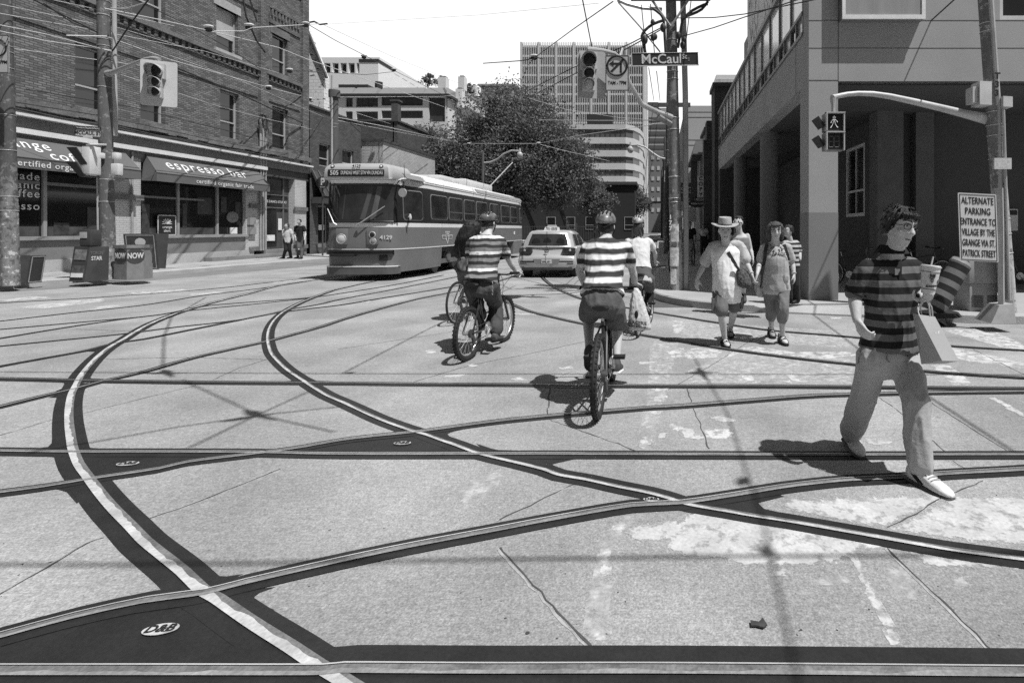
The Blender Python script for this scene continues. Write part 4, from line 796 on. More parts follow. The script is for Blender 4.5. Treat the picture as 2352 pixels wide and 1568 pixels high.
# far left terrace and fence under the trees, closing the view
hf = thing('low_house', 'low house in shade behind the trees with white window sashes', 'house', (-12, 70, 0)); m = MB(); m.box(-26, -3.2, 70, 80, .1, 7.5); m.build('wall', M('sooty_brick', .032, .9), hf, 0)  # wall colour darkened to stand in for the shade under the trees
for k in range(5): window(hf, PY(70), -15+2.6*k, -13.8+2.6*k, 1.5, 3.2, -.02)
m = MB(); m.box(-26.3, -2.9, 69.7, 80.3, 7.5, 7.9); m.build('roof', framed, hf, 0)
fe = thing('iron_fence', 'dark iron fence with thin posts under the street trees', 'fence', (-12, 47, 0))
m = MB()
for k in range(60): m.box(-18+.22*k, -17.97+.22*k, 47, 47.03, .1, 1.9)
m.box(-18, -4.8, 46.99, 47.04, 1.75, 1.8); m.box(-18, -4.8, 46.99, 47.04, .4, .45); m.build('railing', framed, fe, 0)
m = MB()
for k in range(6): m.box(-18+2.64*k, -17.9+2.64*k, 46.95, 47.06, .1, 2.1)
m.build('post', framed, fe, 0)
# ---------------------------------------------------------------- wooden poles with bands and flyers
def polemat(name, v, lo=3.2):
    """weathered wood, torn paper remnants and staples on the lower part"""
    m = M(name, v, .9, .22, 3, .2, 30, .4, 40, aniso=(2, 2, .25)); N, L, b, val = nodes(m); tcn = N.new('ShaderNodeTexCoord'); s = N.new('ShaderNodeSeparateXYZ'); L(tcn.outputs['Object'], s.inputs[0])
    n = N.new('ShaderNodeTexNoise'); n.inputs['Scale'].default_value = 7; n.inputs['Detail'].default_value = 7; n.inputs['Roughness'].default_value = .7; L(tcn.outputs['Object'], n.inputs[0])
    h = N.new('ShaderNodeMapRange'); L(s.outputs[2], h.inputs[0])
    for i, q in enumerate((lo-.6, lo+.6, 0, .16)): h.inputs[i+1].default_value = q
    t = mathn(N, L, 'SUBTRACT', n.outputs[0], h.outputs[0]); r = N.new('ShaderNodeMapRange'); L(t, r.inputs[0])
    for i, q in enumerate((.55, .58, 0, .52)): r.inputs[i+1].default_value = q
    d = N.new('ShaderNodeMapRange'); L(t, d.inputs[0])
    for i, q in enumerate((.40, .46, .45, 1)): d.inputs[i+1].default_value = q
    L(mathn(N, L, 'MAXIMUM', mathn(N, L, 'MULTIPLY', val.outputs[0], d.outputs[0]), r.outputs[0]), b.inputs['Base Color']); return m
wood1 = polemat('pole_wood', .30); wood2 = polemat('pole_wood_pale', .42, 2.5); galv = M('galvanised', .46, .45, .15, 3, .1, 40, metal=.2); black = M('black_paint', .02, .5, .2, 4); rubber = M('rubber', .022, .75, .2, 8, .2, 40)
cable = M('black_cable', .03, .6); wiregrey = M('bare_wire', .35, .5)
def pole(name, label, xb, yb, Y, xt, yt, wpx, mat, bands=0, seed=1):
    """tapered leaning pole: base pixel, top pixel, depth, width in pixels"""
    a = W(xb, yb, Y); b = W(xt, yt, Y); b = a+(b-a)*(1.06 if xb > 2000 else 1.25); a.z = min(a.z, .14)
    r = wpx*Y/F/2; t = thing(name, label, 'pole', a); m = MB(); n = 10
    m.tube([a.lerp(b, i/n) for i in range(n+1)], [r*(1-.22*i/n) for i in range(n+1)], 18); m.build('shaft', mat, t)
    rnd = random.Random(seed); m = MB()
    for k in range(bands):
        q = rnd.uniform(.2, .95); c = a.lerp(b, q); m.torus(c, r*(1-.22*q)+.004, .008, (b-a), 18, 5)
    if bands: m.build('steel_bands', galv, t)
    return t, a, b, r
p1, a1, b1, r1 = pole('utility_pole', 'flyer-plastered wooden pole at the left edge of the photo', 25, 655, 12.9, 9, 0, 30, polemat('pole_wood_dark', .20, 2.6), 7, 3)
p2, a2, b2, r2 = pole('utility_pole', 'wooden pole carrying the traffic light in front of the cafe', 249, 640, 14.6, 237, 0, 27, polemat('pole_wood_mid', .26, 1.2), 12, 5)
p3, a3, b3, r3 = pole('utility_pole', 'dark pole with flat top standing behind the streetcar front', 768, 585, 26, 768, 290, 20, M('pole_dark', .10, .9, .2, 3), 3, 6)
p4, a4, b4, r4 = pole('utility_pole', 'tall wooden pole in the middle behind the street name sign', 1555, 668, 12.0, 1541, 0, 29, polemat('pole_wood_centre', .42, 1.7), 8, 7)
p5, a5, b5, r5 = pole('utility_pole', 'leaning wooden pole beside the alternate parking sign', 2318, 742, 8.7, 2262, 0, 36, wood2, 9, 9)
m = MB(); m.tube([a2+V((-.17, -.1, .3)), a2+V((-.19, -.1, 2.9))], .03, 8); m.build('conduit', galv, p2)
m = MB(); m.tube([a2+V((.20, 0, 4.0)), a2+V((.16, 0, 8))], .05, 8); m.build('conduit', M('pale_pipe', .42, .5), p2)
m = MB(); m.tube([a4+V((.21, -.02, 0)), a4+V((.19, -.02, 4.5)), a4+V((.10, -.02, 8))], .065, 8); m.build('conduit', M('pipe_weathered', .36, .6, .3, 2), p4)
m = MB(); m.tube([a5+V((-.18, -.1, .4)), a5+V((-.24, -.1, 3.6))], .035, 8); m.tube([a5+V((-.25, -.1, 3.6)), a5+V((-.42, -.1, 6))], .045, 8); m.build('conduit', galv, p5)
m = MB(); m.tube([a5+V((-.10, -.15, .4)), a5+V((-.2, -.15, 3.6))], .025, 8); m.build('conduit', galv, p5)
m = MB(); c = W(2254, 218, 8.6); m.obox(c, (.11, .02, 0), (0, .12, 0), (0, 0, .19)); m.obox(c+V((-.16, 0, -.02)), (.04, 0, 0), (0, .1, 0), (0, 0, .13)); m.build('junction_box', M('box_pale', .50, .5), p5, 0)
m = MB(); c = W(2308, 236, 8.6); m.obox(c, (.09, .02, 0), (0, .08, 0), (0, 0, .085)); m.build('junction_box', M('box_pale', .5), p5, 0)
t_ = text('T\n3\n3', .14, black, p5, W(2290, 195, 8.52), (1, 0, 0), (.05, 0, 1), bold=.05)
m = MB(); m.obox(W(2302, 376, 8.5), (.14, 0, 0), (0, .02, 0), (0, 0, .09)); m.build('paper_notice', M('notice_paper', .55, .7, .2, 30), p5, 0)
m = MB(); m.tube([a3+V((.0, -.2, 2.5)), a3+V((.0, -.2, 9))], .05, 6); m.build('conduit', galv, p3); m = MB(); m.cyl(W(768, 224, 26)+V((0, 0, 0)), (0, 0, 1), .26, .35, 14, .26); m.build('pole_cap', M('pole_dark', .1), p3)
text('1\n7\n7', .13, white, p4, W(1540, 512, 11.75), (1, 0, 0), (0, 0, 1), bold=.03)
for x, y, w_, h_ in ((1549, 590, 16, 42), (1550, 535, 14, 40), (1547, 635, 10, 34)):
    m = MB(); n = 6; c = W(x, y, 12-.19); 
    m.loft([[V((c.x+math.sin(t)*.19, 12-math.cos(t)*.192+.0, c.z+k)) for t in [-.5*w_/14+w_/14*i/n for i in range(n+1)]] for k in (-h_*.005, h_*.005)], caps=False, closed=False); m.build('torn_flyer', M('flyer_paper', .5, .8, .5, 9, .3, 30), p4)
# ---------------------------------------------------------------- signal heads
sigy = M('signal_housing', .48, .5, .1, 3, .08, 30); lensd = M('signal_lens_dark', .03, .25, .3, 20); lensl = M('signal_lens_lit', .5, .3, .3, 30)
def signal(label, bx, Y, x0, x1, y0, y1, lx, ly, big, arm, ang=0., plate=None, lit=None, group=None):
    c = W((x0+x1)/2, (y0+y1)/2, Y); s = Y/F; t = thing('traffic_light', label, 'traffic light', c, group); rot = Matrix.Rotation(ang, 3, 'Z')
    def q(dx, dy, dz): return c+rot @ V((dx, dy, dz))
    w_, h_ = (x1-x0)*s/2, (y1-y0)*s/2
    m = MB(); k = .05
    pl = []
    for cx_, cz_, a0 in ((w_-k, h_-k, 0), (-w_+k, h_-k, 90), (-w_+k, -h_+k, 180), (w_-k, -h_+k, 270)):
        for j in range(5): a = R(a0+22.5*j); pl.append(q(cx_+k*math.cos(a), 0, cz_+k*math.sin(a)))
    m.prism(pl, rot @ V((0, .02, 0))); m.build('backplate', plate or M('signal_plate', .55, .5, .06, 3), t, 30)
    yy = [(v-(y0+y1)/2)*-s for v in ly]; xo = (lx-(x0+x1)/2)*s; rr = [v*s for v in big]
    h = MB()
    for z, r_ in zip(yy, rr): h.obox(q(xo, -.06, z), rot @ V((r_*1.12, 0, 0)), rot @ V((0, .09, 0)), (0, 0, r_*1.12))
    h.build('housing', sigy, t, 0)
    for i, (z, r_) in enumerate(zip(yy, rr)):
        m = MB(); m.ball(q(xo, -.155, z), (r_*.9, .03, r_*.9), 18, 8); ln = m.build('lens', lit if (lit and i == len(yy)-1) else lensd, t)
        m = MB(); n = 18; rings = []
        for ring in range(2):
            for rad in ((1.0, .94) if ring == 0 else (.94, 1.0)): pass
        a0, a1 = R(-40), R(220); outer0 = []; outer1 = []; in0 = []; in1 = []
        for j in range(n+1):
            a = a0+(a1-a0)*j/n; L_ = .24*(.35+.65*max(0, math.sin(a)))*r_/.13
            outer0.append(q(xo+r_*1.02*math.cos(a), -.15, z+r_*1.02*math.sin(a))); outer1.append(q(xo+r_*1.02*math.cos(a), -.15-L_, z+r_*1.02*math.sin(a)-L_*.18))
            in0.append(q(xo+r_*.96*math.cos(a), -.15, z+r_*.96*math.sin(a))); in1.append(q(xo+r_*.96*math.cos(a), -.15-L_, z+r_*.96*math.sin(a)-L_*.18))
        m.loft([outer0, outer1, in1, in0], caps=False, closed=False); m.build('visor', sigy, t)
    if arm:
        m = MB(); m.tube([V(p) for p in arm[0]], arm[1], 10); m.build('mast_arm', galv, t)
    return t, q
tl1, q1 = signal('traffic light with pale backplate on a bent arm above the cafe awning', 0, 13.6, 333, 397, 140, 244, 361, (166, 191, 214), (15, 11, 11),
   ([W(247, 170, 14.6), W(262, 165, 14.4), W(300, 150, 14.0), W(335, 136, 13.7), W(352, 134, 13.65), W(366, 136, 13.62)], [.10, .06, .05, .045, .05, .05]), R(28))
tl2, q2 = signal('traffic light with green lens lit beside the no left turn sign', 0, 10.6, 1327, 1391, 118, 226, 1351, (144, 174, 198), (17, 12.5, 12.5),
   ([W(1545, 292, 11.9), W(1520, 285, 11.8), W(1470, 262, 11.4), W(1430, 140, 10.8), W(1415, 124, 10.7), W(1390, 117, 10.65), W(1352, 113, 10.62)][:0] or [W(1543, 270, 11.9), W(1510, 258, 11.7), W(1474, 240, 11.3), W(1445, 190, 11.0), W(1430, 140, 10.85), W(1412, 124, 10.75), W(1385, 117, 10.7), W(1350, 114, 10.66)], [.07, .06, .055, .05, .045, .045, .045, .06]), R(12), M('signal_plate_grey', .40, .5, .06, 3), lensl)
# side-on signal with two black visors on the cafe pole
t = thing('traffic_light', 'side-on signal head with black visors fixed to the cafe pole', 'traffic light', W(205, 372, 14.2)); Y = 14.2; s = Y/F
m = MB(); m.box(*[W(200, 0, Y).x, W(220, 0, Y).x], Y-.15, Y+.15, W(0, 402, Y).z, W(0, 337, Y).z, .03); m.build('housing', M('signal_pale', .62, .5), t)
for q4 in (((152, 338), (174, 338), (200, 376), (186, 379)), ((150, 371), (172, 371), (196, 405), (183, 406))):
    m = MB(); m.prism([W(x, y, Y-.16) for x, y in q4], (0, .32, 0)); m.build('visor', black, t, 0)
    m = MB(); m.prism([W(x, y, Y-.13) for x, y in ((174, 338), (201, 339), (201, 374))][:3] if q4[0][1] < 350 else [W(x, y, Y-.13) for x, y in ((172, 371), (201, 372), (198, 403))], (0, .26, 0)); m.build('hood_side', M('signal_pale', .62), t, 0)
m = MB(); m.tube([W(200, 334, Y), W(206, 332, Y), W(244, 333, 14.5)], .03, 8); m.build('bracket_arm', galv, t)
for x0, x1, y0, y1 in ((227, 234, 351, 364), (260, 272, 351, 366), (258, 275, 376, 402)):
    m = MB(); m.box(W(x0, 0, 14.35).x, W(x1, 0, 14.35).x, 14.3, 14.45, W(0, y1, 14.35).z, W(0, y0, 14.35).z, .02); m.build('control_box', M('signal_pale', .62), t)
# ---------------------------------------------------------------- pedestrian signal and its arm
Y = 8.3; t = thing('pedestrian_signal', 'two-box pedestrian signal showing a dotted walking figure', 'pedestrian signal', W(1916, 305, Y)); s = Y/F; ledm = bpy.data.materials.new('led'); ledm.use_nodes = True; e_ = ledm.node_tree.nodes['Principled BSDF']; e_.inputs['Base Color'].default_value = (.8, .8, .8, 1); e_.inputs['Emission Color'].default_value = (1, 1, 1, 1); e_.inputs['Emission Strength'].default_value = .6
for i, (y0, y1) in enumerate(((260, 302), (304, 346))):
    xa, xb, za, zb = W(1894, 0, Y).x, W(1938, 0, Y).x, W(0, y1, Y).z, W(0, y0, Y).z
    m = MB(); m.box(xa, xb, Y, Y+.16, za, zb, .012); h = m.build('housing', M('ped_housing', .20, .5), t)
    m = MB(); m.box(xa+.02, xb-.02, Y-.02, Y-.001, za+.02, zb-.02, .008); m.build('display', M('ped_screen', .012, .35), h)
    m = MB(); m.box(xa-.0, xa+.018, Y-.10, Y, za, zb); m.box(xb-.018, xb, Y-.06, Y, za, zb); m.box(xa, xb, Y-.08, Y, zb-.012, zb+.004); m.build('hood', M('ped_hood', .45, .5), h, 0)
    m = MB(); m.obox(W(1884, y0+20, Y)+V((0, .1, 0)), (.055, 0, -.075), (0, .14, 0), (.015, 0, .012)); m.build('side_visor', black, h, 0)
fig = [(0, 7.5), (-1, 6.8), (1, 6.8), (0, 6.2), (-1.2, 5.2), (-2, 4.4), (-2.8, 3.6), (-3, 2.8), (1.2, 5.2), (2, 4.6), (2.8, 4), (3.2, 3.4), (-.4, 5.2), (.5, 5.2), (-.4, 4.2), (.4, 4.2), (-.7, 3.3), (.7, 3.3), (-1.1, 2.4), (1.1, 2.4), (-1.6, 1.5), (1.6, 1.5), (-2.1, .7), (2.1, .7), (-2.7, 0), (2.7, 0), (-3.3, -.6), (3.4, -.4)]
m = MB()
for x, z in fig: m.ball(W(1916+x*2.35, 293-(z+.6)*3.15, Y-.024), .0062, 6, 4)
m.build('led_figure', ledm, t)
m = MB()
for cx_ in (1909, 1922):
    for (ax_0, ay_0, ax_1, ay_1) in ((-4, 313, 4, 313), (-4, 325, 4, 325), (-4, 338, 4, 338), (-5, 314, -5, 337), (5, 314, 5, 337)): m.tube([W(cx_+ax_0, ay_0, Y-.022), W(cx_+ax_1, ay_1, Y-.022)], .004, 4)
m.build('digit_segments', M('segment_grey', .16, .5), t)
m = MB(); m.tube([W(1914, 258, Y+.08), W(1914, 246, Y+.08), W(1913, 226, Y+.08)], [.035, .03, .05], 10); m.build('hanger', galv, t)
m = MB(); pts = [(1912, 225), (1921, 222), (1945, 217), (1970, 215), (2005, 216), (2045, 222), (2100, 234), (2160, 248), (2220, 263), (2265, 273)]
m.tube([W(x, y, Y+.08+.4*i/9) for i, (x, y) in enumerate(pts)], [.05, .042, .04, .042, .045, .05, .055, .06, .07, .095], 12); m.build('mast_arm', galv, t)
# ---------------------------------------------------------------- signs
signw = M('sign_white', .62, .45, .06, 2, .05, 60); signb = M('sign_ink', .02, .5)
def board(name, label, c, w_, h_, mat, cat='sign', xd=(1, 0, 0), ud=(0, 0, 1), th=.012, border=None, rad=.02, group=None):
    xd, ud = V(xd).normalized(), V(ud).normalized(); n = xd.cross(ud); c = V(c); t = thing(name, label, cat, c, group); m = MB(); pl = []
    for sx, sz, a0 in ((1, 1, 0), (-1, 1, 90), (-1, -1, 180), (1, -1, 270)):
        for j in range(4): a = R(a0+30*j); pl.append(c+xd*(sx*(w_/2-rad)+rad*math.cos(a))+ud*(sz*(h_/2-rad)+rad*math.sin(a)))
    m.prism(pl, n*-th); m.build('sign_panel', mat, t, 0)
    if border:
        bm_, ins, bw_ = border; m = MB()
        for a in range(2):
            for sg_ in (-1, 1):
                if a: m.obox(c+n*.003+ud*sg_*(h_/2-ins), xd*(w_/2-ins+bw_/2), ud*bw_/2, n*.002)
                else: m.obox(c+n*.003+xd*sg_*(w_/2-ins), xd*bw_/2, ud*(h_/2-ins-bw_/2), n*.002)
        m.build('sign_border', bm_, t, 0)
    return t, c, xd, ud, n
Y = 11.55; c = (W(1451, 139, Y)+W(1604, 134, Y))/2
t, c, xd, ud, n = board('street_sign', 'dark street name sign reading McCaul St on the tall wooden pole', c, 153*Y/F, 29*Y/F, M('sign_blue', .035, .4), 'street sign', (1, .06, .035), (-.035, 0, 1), .02)
m = MB(); m.obox(c+ud*(-.14), xd*.745, ud*.008, n*.012); m.obox(c+xd*-.735, xd*.008, ud*.14, n*.012); m.obox(c+xd*.735, xd*.004, ud*.14, n*.012); m.obox(c+ud*.142, xd*.745, ud*.004, n*.012); m.build('sign_edge', signw, t, 0)
text('McCaul', .295, signw, t, c+n*.006-xd*.08, xd, ud, bold=.012, depth=.004); text('St', .15, signw, t, c+n*.006+xd*.43+ud*.05, xd, ud, bold=.012, depth=.004); text(':', .13, signw, t, c+n*.006+xd*.53-ud*.0, xd, ud, bold=.012)
Y = 10.5; t, c, xd, ud, n = board('regulatory_sign', 'no left turn sign reading 7 AM - 7 PM beside the traffic light', W(1417.5, 168, Y), 54*Y/F, 82*Y/F, M('sign_grey_white', .48, .45, .05, 2), 'sign', border=(signb, .012, .012))
m = MB(); cc = c+ud*.145; m.torus(cc+n*.004, .195, .020, n, 36, 4); m.obox(cc+n*.005, (xd+ud).normalized()*.19, (ud-xd).normalized()*.019, n*.004); m.build('prohibition_ring', signb, t, 0)
m = MB(); m.obox(cc+n*.003+xd*.075-ud*.04, xd*.020, ud*.10, n*.002); m.obox(cc+n*.003+xd*-.0+ud*.04, xd*.095, ud*.020, n*.002); m.prism([cc+xd*-.07+ud*.105, cc+xd*-.16+ud*.04, cc+xd*-.07+ud*-.025], n*.006); m.build('turn_arrow', signb, t, 0)
text('7AM - 7PM', .10, signb, t, c-ud*.20+n*.004, xd, ud, bold=.008, sp=.95, sx_=.85)
m = MB(); m.tube([W(1424, 131, 10.62), W(1430, 112, 10.7)], .03, 6); m.build('bracket', galv, t)
Y = 7.85; t, c, xd, ud, n = board('parking_sign', 'white alternate parking sign with black lettering', (W(2203, 442, Y)+W(2291, 603, Y))/2, 88*Y/F, 156*Y/F, signw, 'sign', (1, 0, -.05), (-.035, 0, 1), border=(signb, .022, .007))
for i, s_ in enumerate(('ALTERNATE', 'PARKING', 'ENTRANCE TO', 'VILLAGE BY THE', 'GRANGE VIA ST.', 'PATRICK STREET')): text(s_, .145, signb, t, c+ud*(.395-.158*i)+n*.004-xd*.0, xd, ud, bold=.004, sx_=(.60, .62, .53, .45, .45, .44)[i], sp=1.04)
m = MB(); m.tube([W(2297, 432, Y+.03), W(2299, 520, Y+.03), W(2300, 720, Y+.03)], .05, 4); m.build('sign_post', galv, t, 0)
m = MB(); b_0 = W(2297, 742, Y+.05); b_0.z = 0
xs0, xs1 = W(2265, 0, Y).x, W(2322, 0, Y).x
m.hexa([(xs0, Y-.12, .14), (xs1, Y-.12, .14), (xs1, Y+.3, .14), (xs0, Y+.3, .14), (xs0+.16, Y-.06, .40), (xs1, Y-.06, .42), (xs1, Y+.2, .42), (xs0+.16, Y+.2, .40)]); m.build('post_base', M('base_steel', .34, .6, .2, 6), t, 0)
# sign at the left edge (cut by the frame)
Y = 12.3; t, c, xd, ud, n = board('regulatory_sign', 'cropped white sign with a black ring and PM on the left edge pole', W(-4, 124, Y), 48*Y/F, 88*Y/F, M('sign_grey_white', .48), 'sign', border=(signb, .012, .012)); m = MB(); m.torus(c+ud*.14+n*.004, .19, .02, n, 32, 4); m.build('prohibition_ring', signb, t, 0); text('7AM - 7PM', .1, signb, t, c-ud*.20+n*.004, xd, ud, bold=.02, sp=.92)
Y = 14.0; t, c, xd, ud, n = board('street_sign', 'small white street sign reading MCCAUL ST left of the cafe pole', W(202, 306, Y), 56*Y/F, 14*Y/F, signw, 'street sign', (1, 0, -.06), (.06, 0, 1)); text('MCCAUL ST', .135, signb, t, c+n*.004, xd, ud, bold=.01)
m = MB(); m.obox(c+ud*.135, xd*.33, ud*.05, n*.012); h = m.build('sign_header', signb, t, 0); text("Toronto's Discovery District", .075, signw, t, c+ud*.135+n*.014, xd, ud, sx_=.72)
m = MB(); m.obox(c-ud*.10, xd*.12, ud*.03, n*.01); m.build('sign_badge', signw, t, 0)
Y = 27.5; t = thing('parking_disc', 'round dark parking sign with a white P beside the streetcar', 'sign', W(741, 420, Y)); m = MB(); m.cyl(W(741, 420, Y), (0, -1, 0), 14*Y/F, .05, 28); m.build('sign_panel', M('sign_green', .05, .5), t, 0); text('P', .46, signw, t, W(741, 419, Y-.06), bold=.03); m = MB(); m.obox(W(741, 430, Y-.06), (.14, 0, 0), (0, .004, 0), (0, 0, .012)); m.build('sign_rule', signw, t, 0); m = MB(); m.tube([W(741, 434, Y+.05), W(741, 590, Y+.05)], .04, 8); m.build('post', framed, t)
# projecting shop signs down the right pavement
Y = 30; t, c, xd, ud, n = board('shop_sign', 'vertical white shop sign reading COPY down the right pavement', W(1609.5, 429, Y), 14*Y/F, 50*Y/F, signw, th=.2); text('C\nO\nP\nY', .31, signb, t, c+n*.006+ud*.0, bold=.03, xd=xd, ud=ud)
Y = 33; t, c, xd, ud, n = board('shop_sign', 'dark hanging banner reading SIGN below the small white board', W(1587, 441, Y), 62*Y/F, 42*Y/F, M('banner_dark', .09, .8), th=.1); text('SIGN', .52, signw, t, c+n*.006+ud*.1-xd*.08, xd, ud, bold=.01); text('Gallery', .15, signw, t, c+n*.006-ud*.42-xd*.3, xd, ud)
Y = 28; t, c, xd, ud, n = board('shop_sign', 'dark oblong sign with white letters hung over the pavement by the shops', W(1616, 459, Y), 38*Y/F, 10*Y/F, M('banner_black', .03, .6), th=.12); text('PIZZAIOLO', .16, signw, t, c+n*.006, xd, ud, bold=.02)
Y = 29.5; t = thing('shop_sign', 'small dark oval sign just under the oblong one by the shops', 'sign', W(1601, 468, Y)); m = MB(); m.cyl(W(1601, 468, Y), (0, -1, 0), .5, .1, 24)
for i, p in enumerate(m.v): m.v[i] = (p[0], p[1], W(0, 468, Y).z+(p[2]-W(0, 468, Y).z)*.42)
m.build('sign_panel', MATS['banner_black'], t, 0); text('PIZZAIOLO', .13, signw, t, W(1601, 468, Y-.11), bold=.02)
Y = 31; t, c, xd, ud, n = board('shop_sign', 'pale printed box sign below the pizza signs', W(1586, 492, Y), 26*Y/F, 34*Y/F, M('sign_pale_grey', .42, .6, .2, 6), th=.4)
Y = 26.5; t, c, xd, ud, n = board('shop_sign', 'light box sign with small writing high by the pole', W(1562, 388, Y), 13*Y/F, 40*Y/F, M('sign_pale_grey', .42), th=.25)
Y = 33; t, c, xd, ud, n = board('real_estate_sign', 'low grey hoarding sign between the pole and the shops', W(1572, 540, Y), 30*Y/F, 24*Y/F, M('hoarding', .22, .7, .3, 5))
Y = 40; t, c, xd, ud, n = board('no_parking_sign', 'small white no parking sign with black ring on a far pole', W(1533, 405, Y), 14*Y/F, 26*Y/F, signw); m = MB(); m.torus(c+ud*.15+n*.004, .17, .03, n, 20, 4); m.build('prohibition_ring', signb, t, 0); text('P', .25, signb, t, c+ud*.15+n*.004, bold=.03)
# ---------------------------------------------------------------- newspaper boxes, boards, bins on the left pavement
nb1 = thing('newspaper_box', 'dark slanted newspaper box with a coin head on top left of the cafe pole', 'newspaper box', G(205, 640, .15)); o = G(163, 646, .15); d1 = M('box_dark', .055, .5, .2, 4, .15, 40)
bx = o.x; by = o.y
m = MB(); m.hexa([(bx+.0, by-.05, .15), (bx+.46, by-.1, .15), (bx+.62, by+.36, .15), (bx+.16, by+.42, .15), (bx+.02, by+.06, 1.08), (bx+.48, by+.02, 1.06), (bx+.64, by+.36, 1.06), (bx+.18, by+.42, 1.08)]); m.build('cabinet', d1, nb1, 0)
def facequad(a, b, c_, d_, u0, u1, v0, v1, off):
    a, b, c_, d_ = V(a), V(b), V(c_), V(d_); f = lambda u, v: (a*(1-u)+b*u)*(1-v)+(d_*(1-u)+c_*u)*v
    n = (b-a).cross(d_-a).normalized(); return [f(u0, v0)+n*off, f(u1, v0)+n*off, f(u1, v1)+n*off, f(u0, v1)+n*off], n, f
fa = [(bx+.0, by-.05, .15), (bx+.46, by-.1, .15), (bx+.48, by+.02, 1.06), (bx+.02, by+.06, 1.08)]
for u0, u1, v0, v1, mm, nm in ((.14, .86, .62, .92, M('paper_grey', .18, .5, .6, 12), 'display_window'), (.1, .9, .1, .46, M('paper_dark', .09, .5, .6, 10), 'news_card'), (.12, .9, .12, .24, white, 'news_card')):
    qd, n, f = facequad(*fa, u0, u1, v0, v1, .012); m = MB(); m.prism(qd, n*(-.02 if mm is not white else -.005)); 
    if mm is white: m.v = [tuple(V(p)+n*.012) for p in m.v]
    m.build(nm, mm, nb1, 0)
fb = [(bx+.46, by-.1, .15), (bx+.62, by+.36, .15), (bx+.64, by+.36, 1.06), (bx+.48, by+.02, 1.06)]
qd, n, f = facequad(*fb, 0, 1, 0, 1, .01); xdv = (V(fb[1])-V(fb[0])).normalized()
text('TORONTO', .125, MATS['segment_grey'], nb1, f(.5, .82)+n*.012, xdv, (0, 0, 1), sx_=.56); text('STAR', .15, signw, nb1, f(.40, .66)+n*.014, xdv, (0, 0, 1), bold=.02, sx_=.62)
m = MB(); m.box(bx+.16, bx+.46, by+.06, by+.34, 1.08, 1.52, .02); ch = m.build('coin_head', d1, nb1); m = MB(); m.box(bx+.18, bx+.36, by+.045, by+.06, 1.3, 1.46); m.build('coin_plate', MATS['sign_pale_grey'], ch, 0)
nb2 = thing('newspaper_box', 'grey many-sided newspaper box with dark ovals right of the cafe pole', 'newspaper box', G(295, 645, .15)); c = G(297, 643, .15); c.y += .45
m = MB(); pl = [V((c.x+.46*math.cos(a), c.y+.40*math.sin(a), .15)) for a in [R(-112.5+45*k) for k in range(8)]]; c.x -= .22; c.y -= .12; pl = [V((c.x-.34, c.y-.20, .15)), V((c.x+.16, c.y-.34, .15)), V((c.x+.34, c.y-.05, .15)), V((c.x+.30, c.y+.25, .15)), V((c.x-.3, c.y+.25, .15))]
m.loft([[p for p in pl], [p+V((0, 0, .42)) for p in pl], [V((c.x+(p.x-c.x)*.96, c.y+(p.y-c.y)*.96, .57)) for p in pl], [V((c.x+(p.x-c.x)*.96, c.y+(p.y-c.y)*.96, 1.0)) for p in pl], [V((c.x+(p.x-c.x)*1.04, c.y+(p.y-c.y)*1.04, 1.02)) for p in pl], [V((c.x+(p.x-c.x)*1.04, c.y+(p.y-c.y)*1.04, 1.10)) for p in pl]]); m.build('cabinet', M('box_mid', .21, .5, .2, 5), nb2, 25)
for (pa, pb, w_) in ((pl[0], pl[1], .24), (pl[1], pl[2], .19)):
    a = V((c.x+(pa.x-c.x)*.96, c.y+(pa.y-c.y)*.96, .8)); b = V((c.x+(pb.x-c.x)*.96, c.y+(pb.y-c.y)*.96, .8)); xdv = (b-a).normalized(); n = xdv.cross(V((0, 0, 1))); cc = (a+b)/2+n*.008
    m = MB(); m.prism([cc+xdv*w_*math.cos(k*math.pi/12)+V((0, 0, .2*math.sin(k*math.pi/12))) for k in range(24)], n*.006); o_ = m.build('logo_oval', d1, nb2, 0); text('NOW', .21, signw, o_, cc+n*.01, xdv, (0, 0, 1), bold=.03, sx_=w_*3.1, align='CENTER')
def aboard(label, c, w_, h_, rot, sp, mat, face=None, lean=.18):
    t = thing('sandwich_board', label, 'sandwich board', c); q = Matrix.Rotation(rot, 3, 'Z'); c = V(c)
    for sgn in (-1, 1):
        x, u = q @ V((1, 0, 0)), (q @ V((0, -sgn*-lean, 1))).normalized(); b0 = c+q @ V((0, sgn*sp, 0)); m = MB(); m.obox(b0+u*h_/2, x*w_/2, u*h_/2, x.cross(u)*.015); p_ = m.build('board_panel', mat, t, 0)
        if sgn < 0:
            n = x.cross(u); 
            for s1, s2 in ((1, 0), (-1, 0), (0, 1), (0, -1)):
                m = MB(); m.obox(b0+u*h_/2+n*.02+x*s1*w_*.43+u*s2*h_*.46, x*(.008 if s1 else w_*.43), u*(.008 if s2 else h_*.46), n*.004); m.build('board_trim', MATS['sign_pale_grey'], p_, 0)
            if face: face(p_, b0+u*h_/2+n*.02, x, u, n)
    return t
def f1(p_, c, x, u, n):
    m = MB(); m.cyl(c+u*.34, n, .14, .01, 18); m.build('board_badge', M('badge_pale', .55), p_, 0)
    for k in range(5): text(('fresh roast', 'iced coffee', 'daily soup', 'sandwiches', 'espresso')[k], .075, MATS['sign_pale_grey'], p_, c+u*(.12-.11*k)+n*.004, x, u)
b_ = G(337, 618, .15); aboard('dark sandwich board with chalk menu and a round badge on top', (b_.x, b_.y, .15), .85, 1.25, R(22), .22, d1, f1)
b_ = G(48, 652, .15); aboard('dark sandwich board leaning behind the left edge pole', (b_.x-.12, b_.y+.30, .15), .30, .72, R(86), .10, d1)
